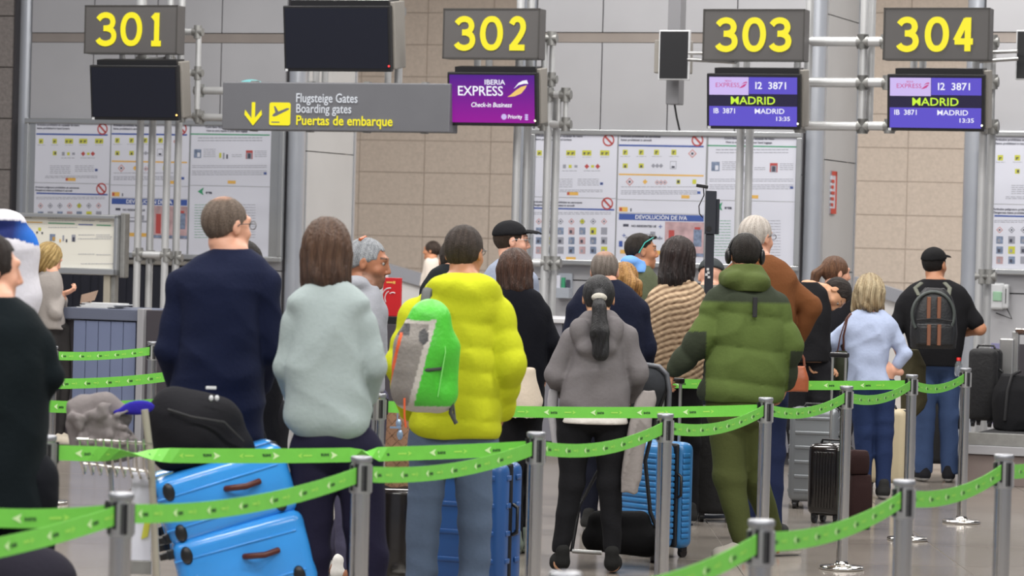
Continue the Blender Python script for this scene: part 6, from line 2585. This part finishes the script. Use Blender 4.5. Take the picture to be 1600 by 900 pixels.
suitcase('suitcase', 'dark blue hard suitcase standing behind the legs of the yellow jacket man', fpos(742, 338), .36, .25, .70, -24, DBLUE, ribs='h', nr=5)
suitcase('suitcase', 'bright blue ribbed cabin suitcase with raised handle beside the stroller', fpos(1022, 283), .36, .26, .635, -50, BLUE, ribs='h', nr=15, handle=.33, gap=.07)
suitcase('suitcase', 'glossy black cabin suitcase with tall raised handle held by the bowing man', fpos(1296, 249), .24, .22, .50, -30, GLOSSB, ribs='v', nr=7, handle=.55, gap=.045)
suitcase('suitcase', 'tall grey horizontally ribbed suitcase left of the glossy black one', fpos(1270, 236), .32, .26, .67, -10, GREYS, ribs='h', nr=6)
suitcase('suitcase', 'large black suitcase behind the bright blue ribbed cabin suitcase', fpos(1116, 250), .26, .24, .72, 0, BLKC, ribs=None)
suitcase('suitcase', 'cream hard suitcase behind the legs of the blonde woman', fpos(1382, 217), .32, .24, .58, -18, CREAM, ribs=None)
suitcase('suitcase', 'black suitcase between the legs of the man with the backpack', fpos(1462, 198), .30, .22, .60, 0, BLKC, ribs=None)
bp = WP(1534, 640, CONV[2] + .9)
q = O_ + A_ * bp[0] + N_ * (CONV[2] + .9)
suitcase('suitcase', 'black soft suitcase standing upright on the baggage belt', Vector((q.x + .02, q.y, CONV[3] + .03)), .22, .30, .60, -20, BLKC, ribs=None)

# two tilted blue suitcases on the cart
def tilt(px, py, s, ang, yaw=0, dy=0, pitch=0):
    return Matrix.Translation(W(px, py, s, dy)) @ Matrix.Rotation(math.radians(yaw), 4, 'Z') @ Matrix.Rotation(math.radians(ang), 4, 'Y') @ Matrix.Rotation(math.radians(pitch), 4, 'X')


T = tilt(228, 806, 411, 72, 10) @ Matrix.Translation((-.0, 0, 0))
RBR = mat('dark_red_handle', srgb(84, 34, 24), .4)


def case_trim(r, T, w_, d, h):
    for x, z in ((-w_ * .30, .10), (w_ * .30, h - .07), (w_ * .30, .10)):
        m = MB()
        m.sphere((x, -d / 2 - .002, z), .028, 10, (1.25, .35, .8))
        xf(m, T).build('corner_cap', BLK, r)
    m = MB()
    m.tube([(-.03, -d / 2, h * .55), (-.03, -d / 2 - .03, h * .58), (-.02, -d / 2 - .035, h * .68), (-.02, -d / 2, h * .78)], .012, 8)
    xf(m, T).build('carry_handle', RBR, r)
    m = MB()
    rbox(m, -w_ / 2 + .07, -d / 2 - .004, .05, -w_ / 2 + .078, -d / 2 + .02, h - .04, .003)
    rbox(m, w_ / 2 - .078, -d / 2 - .004, .05, w_ / 2 - .07, -d / 2 + .02, h - .04, .003)
    xf(m, T).build('shell_seam', CYAN, r)


case_trim(suitcase('suitcase', 'glossy bright blue suitcase lying on top of another on the cart', None, .27, .42, .56, 0, CYAN, T=T, ribs=None), T, .27, .42, .56)
T = tilt(258, 906, 411, 74, 8)
case_trim(suitcase('suitcase', 'glossy bright blue suitcase lying lowest on the cart', None, .30, .42, .56, 0, CYAN, T=T, ribs=None), T, .30, .42, .56)


def blob(name, label, cat, base, color, build, bounds, step=.01, amp=.004, seed=0, mat_=None, parent=None, colf=None, fx=14):
    """SDF object in world-aligned coordinates around base"""
    base = np.array(base, float)
    F = Field(np.array(bounds[0], float), np.array(bounds[1], float), step)
    build(F)
    X, Y, Z = F.ax[0][:, None, None], F.ax[1][None, :, None], F.ax[2][None, None, :]
    if amp: F.f += (folds(amp, fx, 8, seed)(X, Y, Z) * (np.abs(F.f) < .08)).astype(f32)
    c = np.array(color)
    cf = colf or (lambda V: np.tile(c, (len(V), 1)))
    if parent is None:
        r = thing(name, label, cat, tuple(base))
        r['_o'] = [0.0, 0.0, 0.0]
        F.build('body' if name != 'x' else name, mat_ or CLOTHM, r, cf)
        return r
    return F.build(name, mat_ or CLOTHM, parent, cf)


def rel(base, px, py, s, dy=0): return np.array(W(px, py, s, dy)) - np.array(base)


# black backpack on the cart
s = 412
B = W(318, 735, s)
g = lambda px, py, dy=0: rel(B, px, py, s, dy)
OFFB = np.array(B)


def bb(F):
    F.ell(g(305, 672), (.155, .15, .135), .03)
    F.cap(g(275, 650), g(340, 660), .11, .10, .04)
    F.cap(g(270, 700), g(365, 705), .09, .09, .04)
    F.cap(g(255, 650, -.02), g(300, 690, -.1), .04, .03, .03)


bag = blob('backpack', 'bulky black backpack lying on the blue suitcases on the cart', 'bag', B, srgb(30, 30, 34), bb, ((-.3, -.28, -.12), (.3, .28, .42)), amp=.007, seed=4)
m = MB()
m.tube([g(262, 640, -.13), g(300, 652, -.165), g(350, 660, -.15), g(380, 690, -.1)], .006, 6)
m.build('zipper', BLKM, bag)
m = MB()
for x in (330, 339):
    m.sphere(tuple(g(x, 622, -.125)), .011, 8, (.8, .6, 1))
m.build('zipper_pull', PWH, bag)
xx = g(330, 606, -.105)
MB().box(xx[0] - .02, xx[1] - .01, xx[2] - .006, xx[0] + .02, xx[1], xx[2] + .006, .003).build('brand_tag', PWH, bag)

# grey hoodie in the basket
s = 421
B = W(165, 720, s)


def hd(F):
    F.cap(g(120, 660), g(130, 640), .045, .05, .03)
    F.cap(g(130, 640), g(165, 632), .055, .05, .03)
    F.cap(g(165, 632), g(190, 650), .05, .05, .03)
    F.ell(g(155, 670), (.10, .10, .075), .03)
    F.ell(g(175, 695), (.11, .11, .07), .03)
    F.cap(g(112, 665, -.05), g(120, 700, -.04), .035, .03, .02)
    F.cap(g(140, 650, -.08), g(180, 660, -.08), .03, .028, .02)
    rr = random.Random(5)
    for i in range(16):
        x, y = rr.uniform(118, 196), rr.uniform(640, 700)
        an = rr.uniform(-1.2, 1.2)
        dx, dy = 16 * math.cos(an), 16 * math.sin(an)
        a_ = g(x - dx, y - dy, -.07)
        m_ = g(x + dy * .3, y - dx * .3, -.10)
        c_ = g(x + dx, y + dy, -.06)
        F.cap(a_, m_, .016, .020, .006)
        F.cap(m_, c_, .020, .014, .006)


blob('folded_hoodie', 'crumpled grey hoodie lying in the basket of the luggage cart', 'clothes', B, srgb(122, 116, 116), hd, ((-.2, -.2, -.1), (.2, .2, .3)), step=.007, amp=.014, seed=9, fx=60)
# blue hairbrush-like paddle
B = W(212, 637, s)


def bh(F):
    F.ell(g(216, 637, -.05), (.062, .014, .028), .01, np.array(Matrix.Rotation(math.radians(-6), 3, 'Y')))
    F.cap(g(196, 641, -.05), g(180, 645, -.05), .012, .010, .015)


blob('neck_pillow', 'purple-blue rounded pad with a narrow end lying on the grey hoodie', 'pad', B, srgb(48, 40, 150), bh, ((-.14, -.15, -.08), (.14, .1, .08)), step=.006, amp=0)

# luggage cart
s = 424
B = W(215, 900, s)
B = Vector((B.x, B.y, 0))
r = thing('luggage_cart', 'airport luggage cart with wire basket and advertising panel, loaded with blue suitcases', 'luggage cart', tuple(B))
r['_o'] = list(B)
w = lambda px, py, dy=0: W(px, py, s, dy)
m = MB()
m.tube([w(226, 640, -.12), w(236, 720, -.12), w(245, 900, -.12), Vector((w(247, 900, -.12).x, w(247, 900, -.12).y, .12))], .0135, 10)
m.build('front_upright', mat('cart_beige_steel', srgb(176, 170, 156), .4, .4), r)
m = MB()
m.tube([w(172, 715, .1), w(176, 800, .1), Vector((w(178, 900, .1).x, w(178, 900, .1).y, .12))], .009, 8)
m.tube([w(236, 715, -.10), w(238, 820, -.10)], .006, 8)
m.build('rear_upright', STEELD, r)
for i in range(9):
    x = 124 + i * 12.5
    MB().tube([w(x, 686, -.17), w(x + 2, 722 + 2 * i * .5, -.17), w(x + 8, 740 + i, -.15), w(x + 10, 730 + i, .12)], .0048, 6).build('basket_wire', STEEL, r)
MB().tube([w(120, 686, -.13), w(236, 694, -.13), w(236, 694, .15), w(120, 686, .15), w(120, 686, -.13)], .006, 8).build('basket_rim', STEEL, r)
MB().tube([w(130, 724, -.12), w(238, 738, -.12)], .004, 8).build('basket_rim', STEEL, r)
m = MB()
a, b = w(206, 738, -.085), w(238, 738, -.085)
zt, zb = a.z, w(220, 876, -.085).z
m.box(a.x, a.y, zb, b.x, a.y + .01, zt, .002)
ap = m.build('advertising_panel', PAPER, r)
m = MB()
c = w(226, 830, -.09)
m.prism([(c.x - .012, c.z - .03), (c.x + .012, c.z - .02), (c.x + .02, c.z + .03), (c.x + .004, c.z + .075), (c.x - .004, c.z + .02)], c.y - .002, c.y)
m.prism([(c.x - .012, c.z + .05), (c.x, c.z + .06), (c.x + .002, c.z + .1), (c.x - .012, c.z + .09)], c.y - .002, c.y)
m.build('panel_print', PYEL, ap)
MB().box(a.x - .002, a.y - .002, zb - .05, b.x + .004, a.y + .014, zb, .003).build('panel_bracket', JOINT, r)
m = MB()
l0 = fpos(190, 424)
m.box(l0.x - .02, l0.y - .22, .10, l0.x + .60, l0.y + .3, .135, .01)
m.build('platform', STEELD, r)
for dx, dy_ in ((.02, -.16), (.02, .24), (.54, -.16), (.54, .24)):
    MB().tube([(l0.x + dx, l0.y + dy_ - .02, .062), (l0.x + dx, l0.y + dy_ + .02, .062)], .06, 18).build('wheel', BLK, r)

# dark bag at bottom left
B = W(50, 900, 500)
s = 500
blob('travel_bag', 'dark soft travel bag at the bottom left corner under the nearest belt', 'bag', (B.x, B.y, 0), srgb(36, 34, 44),
     lambda F: (F.cap((-.08, 0, .62), (.05, 0, .62), .10, .09, .03), F.cap((-.08, 0, .2), (.05, 0, .2), .14, .14, .1), F.cap((-.02, 0, .6), (-.02, 0, .2), .13, .13, .05)), ((-.35, -.3, 0), (.3, .3, .8)), step=.014)

# brown quilted bag on a black case
s = 322
b0 = fpos(620, s)
r = suitcase('suitcase', 'small black case carrying the brown quilted bag', b0, .22, .2, .52, -10, GLOSSB, ribs=None)
B = W(620, 762, s)
QB = mat('quilted_brown', srgb(150, 116, 92), .6)


def qd(V):
    a = np.abs(np.sin((V[:, 0] + V[:, 2]) * 55)) < .10
    b = np.abs(np.sin((V[:, 0] - V[:, 2]) * 55)) < .10
    C = np.tile(np.array(srgb(146, 112, 90)), (len(V), 1))
    C[a | b] = srgb(96, 72, 58)
    return C


blob('quilted_bag', 'brown quilted travel bag with dangling charms between sweatshirt and yellow jacket', 'bag', B, (.3, .2, .15),
     lambda F: F.loft([(0, 0, 0, .058, .08), (.2, 0, 0, .062, .08), (.41, -.005, 0, .05, .06)], .01), ((-.1, -.12, -.02), (.1, .12, .45)), step=.006, amp=.002, colf=qd)
q = W(621, 655, s, -.12)
m = MB()
m.tube([q + Vector((0, 0, .06)), q, q + Vector((.01, 0, -.05))], .004, 6)
m.sphere(tuple(q + Vector((.006, 0, -.02))), .014, 8, (1, .5, 1.5))
m.sphere(tuple(q + Vector((.014, 0, -.075))), .015, 8, (1, .5, 1.7))
m.box(q.x - .035, q.y - .006, q.z - .045, q.x + .02, q.y, q.z - .035)
solo(m, 'bag_charm', mat('silver_blue_charm', srgb(150, 170, 200), .3, .5), tuple(q), label='silvery keyring charms dangling on the brown quilted bag', cat='charm')

# green and grey backpack on the yellow jacket
s = 372
B = W(660, 560, s, -.24)
g = lambda px, py, dy=0: rel(B, px, py, s, dy - .24)
GR = np.array(srgb(76, 190, 52))
GY = np.array(srgb(140, 134, 128))
LG = np.array(srgb(196, 190, 182))


def gb(F):
    F.cap(g(672, 500), g(676, 545), .090, .092, .04)
    F.cap(g(655, 545), g(652, 600), .112, .105, .05)
    F.cap(g(640, 610, .02), g(682, 620, .02), .07, .068, .05)
    F.cap(g(690, 545, .03), g(690, 610, .03), .075, .07, .04)


def gcol(V):
    u = (V[:, 0] - g(640, 560)[0]) * s + 640
    v = (g(640, 560)[2] - V[:, 2]) * s + 560
    C = np.tile(GR, (len(V), 1))
    # grey front pocket: left/below a slanted edge
    e = 676 - (v - 500) * .24
    m = (u < e) & (v > 503)
    C[m] = GY
    m2 = (np.abs(u - e) < 4.5) & (v > 498)
    C[m2] = LG
    C[(u < 640) & (v > 498) & (v < 524) & (u < e)] = srgb(60, 60, 62)
    orr = (np.abs(u - (626 - (v - 525) * .22)) < 2.6) & (v > 520) & (v < 615)
    C[orr] = srgb(226, 96, 50)
    C[(v > 500) & (v < 506) & (u < e)] = LG
    C[v > 632] = srgb(196, 190, 182)
    dk = (np.abs(u - 662) < 8) & (np.abs(v - 525) < 14 - np.abs(u - 662))
    C[dk] = srgb(66, 66, 68)
    bt = (v > 628 + (u - 600) * .35) & (u < 640)
    C[bt] = srgb(52, 44, 44)
    return C


bag = blob('hiking_backpack', 'green and grey hiking backpack with orange piping on the yellow jacket man', 'backpack', B, GR, gb, ((-.28, -.25, -.35), (.26, .25, .30)), step=.0065, amp=.004, seed=5, colf=gcol, mat_=mat('nylon', (.5, .5, .5), .45, 0, .05, 20, .2, 60, attr=True))
DG = mat('dark_webbing', srgb(64, 66, 64), .8)
m = MB()
m.tube([g(666, 505, -.04), g(664, 475, .02), g(666, 458, .10), g(668, 452, .2), g(668, 462, .32)], .020, 8, sy=.4)
m.build('shoulder_strap', DG, bag)
m = MB()
m.tube([g(700, 500, .08), g(709, 560, .10), g(707, 620, .08), g(711, 655, .02)], .013, 8, sy=.35)
m.build('shoulder_strap', DG, bag)
m = MB()
m.tube([g(650, 579, -.095), g(670, 578, -.10), g(690, 576, -.065)], .008, 6)
m.tube([g(684, 573, -.06), g(680, 617, -.055)], .009, 6)
m.tube([g(707, 625, .0), g(704, 645, -.0), g(713, 662, -.0)], .010, 6)
m.build('compression_strap', DG, bag)
m = MB()
m.tube([g(632, 622, -.09), g(632, 650, -.10), g(634, 668, -.10)], .005, 6)
m.build('orange_tab', mat('orange_webbing', srgb(226, 96, 50), .7), bag)
m = MB()
m.tube([g(676, 470, -.0), g(692, 500, -.06), g(696, 550, -.08), g(684, 620, -.07)], .0028, 6)
m.build('seam_piping', mat('lime_piping', srgb(130, 220, 110), .6), bag)

# stroller
s = 296
B = fpos(985, s)
r = thing('stroller', 'folded dark stroller with grey tubular frame in front of the ponytailed woman', 'stroller', tuple(B))
w = lambda px, py, dy=0: W(px, py, s, dy)
TG = mat('grey_tube', srgb(96, 98, 104), .4, .4)
m = MB()
m.tube([w(1044, 660, .10), w(1046, 610, .10), w(1042, 585, .10), w(1030, 573, .10), w(1010, 570, .12), w(990, 574, .15), w(984, 600, .18)], .014, 10)
m.build('push_bar', TG, r)
m = MB()
m.tube([w(1042, 605, .12), w(1024, 655, .14), w(1008, 720, .12), w(1016, 800, .12), w(1036, 850, .12)], .011, 8)
m.tube([w(960, 690, .2), w(905, 790, .1), w(893, 862, .05)], .010, 8)
m.build('frame_tube', BLK, r)
bl = lambda nm, c, fn, lo, hi, **k: blob(nm, None, None, B, c, fn, (lo, hi), parent=r, **k)
g = lambda px, py, dy=0: np.array(W(px, py, s, dy)) - np.array(B)
# seat canopy
o = bl('canopy', srgb(54, 56, 60), lambda F: F.cap(g(1015, 600, .15), g(1000, 640, .18), .10, .09, .02), (-.3, -.3, .6), (.5, .5, 1.2), amp=.004)
o.location = (0, 0, 0)
o = bl('under_basket', srgb(20, 20, 22), lambda F: (F.cap(g(930, 840, .15), g(1010, 845, .15), .075, .09, .03), F.cap(g(935, 815, .15), g(1000, 815, .15), .06, .06, .03)), (-.4, -.2, .02), (.4, .5, .7), amp=.004)
o.location = (0, 0, 0)
for px, py, rr, dy_ in ((1034, 838, .115, .0), (880, 866, .085, -.02), (1022, 850, .1, .4)):
    c = w(px, py, dy_)
    c.z = rr
    MB().tube([c + Vector((-.018, 0, 0)), c + Vector((.018, 0, 0))], rr, 24).build('wheel', BLKM, r)
m = MB()
m.tube([w(894, 861, .02), w(940, 864, .02)], .012, 10)
m.build('axle', STEELD, r)
# coat over stroller
s = 303
B = W(996, 690, s, .10)
blob('draped_coat', 'pale grey coat draped over the stroller right of the ponytailed woman', 'clothes', B, srgb(140, 134, 132),
     lambda F: F.loft([(-.27, -.035, 0, .045, .03), (-.1, -.02, 0, .055, .05), (.1, .01, 0, .06, .06), (.22, .04, 0, .055, .05), (.27, .05, 0, .03, .03)], .01, 4.5), ((-.12, -.12, -.3), (.14, .14, .3)), step=.007, amp=.010, fx=70)
B = W(864, 650, s, .22)
blob('patterned_blanket', 'white patterned cloth hanging left of the ponytailed woman', 'cloth', B, srgb(170, 168, 172),
     lambda F: F.loft([(-.2, .03, 0, .016, .03), (0, 0, 0, .03, .03), (.14, 0, 0, .026, .03)], .01), ((-.1, -.1, -.25), (.1, .1, .2)), step=.007, amp=.005, fx=40)

# checkpoint tower with webcam
s = 246
B = fpos(1110, s)
r = thing('scanner_tower', 'slim black tower with round lens and a webcam on top beside the dark-haired woman', 'scanner', tuple(B))
TB = mat('tower_black', srgb(38, 42, 52), .4)
a = W(1108.5, 400, s)
zt = W(1108, 298, s).z
zm = W(1108, 366, s).z
MB().box(a.x - .027, a.y - .02, .03, a.x + .027, a.y + .03, zm, .004).build('column', TB, r)
hd_ = MB().box(a.x - .034, a.y - .03, zm, a.x + .034, a.y + .03, zt, .004).build('head_housing', TB, r)
MB().box(a.x + .034, a.y - .01, zm, a.x + .056, a.y + .03, zt - .05, .004).build('side_module', TB, r)
m = MB()
c = W(1107, 357, s)
m.tube([(c.x, a.y - .036, c.z), (c.x, a.y - .028, c.z)], .017, 16)
m.build('lens', BLK, r)
m = MB()
c = W(1097, 291, s)
xf(m.box(-.038, -.012, -.011, .038, .012, .011, .004), Matrix.Translation((c.x, a.y - .01, c.z)) @ Matrix.Rotation(math.radians(7), 4, 'Y')).build('webcam', BLK, r)
m = MB()
pts = [W(x, y, s) for x, y in ((1099, 294), (1100, 305), (1092, 322), (1093, 334), (1098, 340))]
m.tube([(q.x, a.y, q.z) for q in pts], .004, 6)
m.build('cable', BLK, r)
m = MB()
m.lathe((a.x, a.y, 0), [(0, .03), (.16, .03), (.17, .015), (.17, .0)], 24)
m.build('base', TB, r)
c = W(1105.5, 428, s)
m = MB()
for dx, dz in ((0, .03), (.004, .008), (-.008, -.004), (.008, -.02)):
    m.box(c.x + dx - .008, a.y - .022, c.z + dz - .008, c.x + dx + .008, a.y - .019, c.z + dz + .008)
m.build('white_sticker', PWH, r)

# red brochure stand on a counter behind the queue
k = -1.0
t0, z0, t1, z1 = PR(598, 434, 626, 494, k)
r = thing('brochure_stand', 'red card display with white swoosh behind the grey-haired man', 'display', ((t0 + t1) / 2, k, 0), True)
REDP = mat('red_card', srgb(190, 30, 36), .4)
MB().box(t0, k, z0, t1, k + .03, z1, .004).build('card', REDP, r)
m = MB()
cx, cz = (t0 + t1) / 2 - .02, (z0 + z1) / 2
for a0, a1, rr, dx in ((200, 80, .07, 0), (215, 110, .05, .01), (60, 130, .04, .03)):
    pts = [(cx + dx + rr * math.cos(math.radians(q)), k - .001, cz - .01 + rr * 1.2 * math.sin(math.radians(q))) for q in np.linspace(a0, a1, 8)]
    m.tube(pts, .005, 5)
m.build('swoosh_print', PWH, r)
m = MB()
m.box(t0 + .03, k - .002, z1 - .045, t0 + .085, k, z1 - .033)
m.box(t0 + .09, k - .002, z1 - .05, t0 + .11, k, z1 - .028)
m.build('card_print', ORG_, r)
MB().box(t0 - .06, k + .04, z0, t0 + .02, k + .07, z1 + .02, .004).build('white_card', PWH, r)
MB().box(t0 - .1, k - .1, 1.0, t1 + .1, k + .3, z0, .004).build('tray', BLK, r)
MB().box(t0 - .3, k - .1, 0, t1 + .3, k + .5, 1.0, .004).build('cabinet', DESKD, r)

# leather handbag
s = 268
B = W(1243, 612, s)
g = lambda px, py, dy=0: rel(B, px, py, s, dy)
bag = blob('leather_bag', 'tan leather bag under the right arm of the olive puffer jacket', 'bag', B, srgb(158, 84, 52),
           lambda F: F.loft([(.0, 0, 0, .075, .05), (.08, 0, 0, .075, .05), (.15, -.01, 0, .06, .03)], .01, 3.5), ((-.12, -.1, -.02), (.12, .1, .2)), step=.007, amp=.002,
           mat_=mat('leather', (.4, .2, .1), .4, 0, .1, 20, .1, 60, attr=True))
m = MB()
m.tube([g(1224, 590), g(1228, 555, .02), g(1245, 540, .05), g(1256, 560, .04), g(1258, 585, .02)], .008, 8)
m.build('strap', mat('strap_leather', srgb(110, 60, 40), .5), bag)

# olive shoulder bag of the blonde woman
s = 228
B = W(1313, 596, s, -.03)
g = lambda px, py, dy=0: rel(B, px, py, s, dy - .03)
bag = blob('shoulder_bag', 'dark olive shoulder bag with brown strap on the blonde woman', 'bag', B, srgb(46, 50, 38),
           lambda F: F.loft([(.0, 0, 0, .045, .09), (.12, 0, 0, .05, .09), (.21, 0, 0, .04, .06)], .01, 3), ((-.1, -.14, -.02), (.1, .14, .26)), step=.007, amp=.003)
m = MB()
m.tube([g(1308, 552, -.04), g(1313, 525, -.08), g(1322, 498, -.09), g(1328, 490, .0)], .009, 8, sy=.5)
m.tube([g(1318, 552, .02), g(1318, 525, -.06), g(1324, 498, -.085), g(1330, 490, .02)], .007, 8, sy=.5)
m.build('strap', mat('brown_strap', srgb(96, 52, 40), .5), bag)

# striped backpack of the man in the black cap
s = 214
B = W(1458, 545, s, -.06)
g = lambda px, py, dy=0: rel(B, px, py, s, dy - .06)
BK = mat('black_leather', (.5, .5, .5), .42, 0, .1, 30, .15, 60, attr=True)
bag = blob('striped_backpack', 'black leather backpack with two brown vertical stripes on the man in the black cap', 'backpack', B, srgb(30, 31, 34),
           lambda F: (F.loft([(.0, .0, 0, .165, .07), (.1, 0, 0, .172, .09), (.28, 0, 0, .155, .085), (.38, 0, 0, .125, .07), (.445, 0, 0, .07, .05)], .01, 2.8),
                      F.loft([(.03, .0, -.075, .135, .035), (.17, 0, -.075, .135, .035)], .012, 3.2)),
           ((-.2, -.15, -.02), (.2, .15, .48)), step=.007, amp=.002, mat_=BK)
m = MB()
BRS = mat('brown_stripe', srgb(122, 78, 56), .5)
for x in (1452, 1468):
    for ya, yb, dyy in ((464, 498, -.103), (507, 540, -.128)):
        p0, p1 = g(x, ya, dyy), g(x + 1, yb, dyy)
        MB().box(p0[0] - .013, p0[1], p1[2], p0[0] + .013, p0[1] + .03, p0[2], .003).build('stripe', BRS, bag)
m = MB()
m.tube([g(1432, 500, -.12), g(1460, 498, -.13), g(1488, 502, -.12)], .007, 6)
m.build('pocket_zipper', BLKM, bag)
m = MB()
arc = [g(1458 + 33 * math.cos(a), 492 - 36 * math.sin(a), -.07) for a in np.linspace(-.6, math.pi + .6, 20)]
m.tube(arc, .012, 8)
m.build('edge_binding', mat('grey_binding', srgb(66, 72, 70), .5), bag)
m = MB()
m.tube([g(1436, 462, -.03), g(1430, 450, .06), g(1440, 442, .16)], .017, 8, sy=.4)
sm_ = mat('olive_grey_strap', srgb(84, 86, 74), .7)
m.build('shoulder_strap', sm_, bag)
m = MB()
m.tube([g(1482, 462, -.03), g(1484, 450, .06), g(1476, 442, .16)], .017, 8, sy=.4)
m.build('shoulder_strap', sm_, bag)

# olive jacket hanging from his left side
s = 212
B = W(1424, 600, s, -.06)
blob('olive_jacket', 'olive jacket hanging from the left arm of the man with the striped backpack', 'clothes', B, srgb(66, 62, 46),
     lambda F: F.loft([(-.27, -.03, 0, .05, .05), (-.18, .01, 0, .09, .06), (.0, .02, 0, .095, .07), (.14, .0, .02, .10, .08), (.26, -.02, .04, .07, .08)], .02), ((-.2, -.16, -.3), (.2, .18, .32)), step=.008, amp=.010, fx=26)

# water bottle with red cap
s = 209
B = W(1497, 588, s, -.12)
m = MB()
m.lathe(tuple(B), [(0, 0), (.026, 0), (.028, .02), (.028, .09), (.014, .115), (.012, .12)], 16)
rb = thing('water_bottle', 'clear water bottle with red cap at the hip of the man with the backpack', 'bottle', tuple(B))
m.build('bottle', mat('clear_plastic', (.75, .8, .85), .08, trans=.8), rb)
m = MB()
m.lathe(tuple(B), [(.016, .115), (.016, .14), (0, .14)], 14)
m.build('bottle_cap', mat('red_plastic', srgb(220, 40, 36), .4), rb)

# brown soft bags strapped to the black suitcase
s = 254
for lab, x, y, w2, h2, d2 in (('dark brown soft bag, upper of two strapped to the glossy black suitcase', 1342, 722, .062, .075, .07), ('dark brown soft bag, lower of two strapped to the glossy black suitcase', 1344, 783, .07, .165, .08)):
    B = W(x, y, s, .05)
    o = blob('soft_bag', lab, 'bag', B, srgb(52, 36, 36), lambda F: F.loft([(-h2, 0, 0, w2 * .9, d2 * .8), (-h2 * .6, 0, 0, w2, d2), (h2 * .6, 0, 0, w2, d2), (h2, 0, 0, w2 * .85, d2 * .8)], .01, 3.5), ((-.12, -.14, -.18), (.12, .14, .18)), step=.008, amp=.002)
    o['group'] = 'brown soft bags'

# black bag on the baggage belt
c = O_ + A_ * WP(1585, 640, CONV[2] + .6)[0] + N_ * (CONV[2] + .6)
B = Vector((c.x, c.y, CONV[3] + .03))
bag = blob('duffel_bag', 'black duffel bag on the baggage belt at the right edge', 'bag', B, (.014, .014, .016),
           lambda F: F.loft([(0, 0, 0, .15, .2), (.1, 0, 0, .16, .22), (.3, 0, 0, .155, .2), (.42, .01, 0, .11, .14)], .02, 3), ((-.22, -.3, -.02), (.22, .3, .5)), amp=.006)
m = MB()
q = np.array((0.0, 0, 0))
m.tube([(-.1, -.2, .08), (-.09, -.215, .3), (-.05, -.15, .42), (0.02, -.1, .45)], .012, 8)
m.build('strap', BLKM, bag)
for o in bpy.data.objects:
    if '_o' in o: del o['_o']
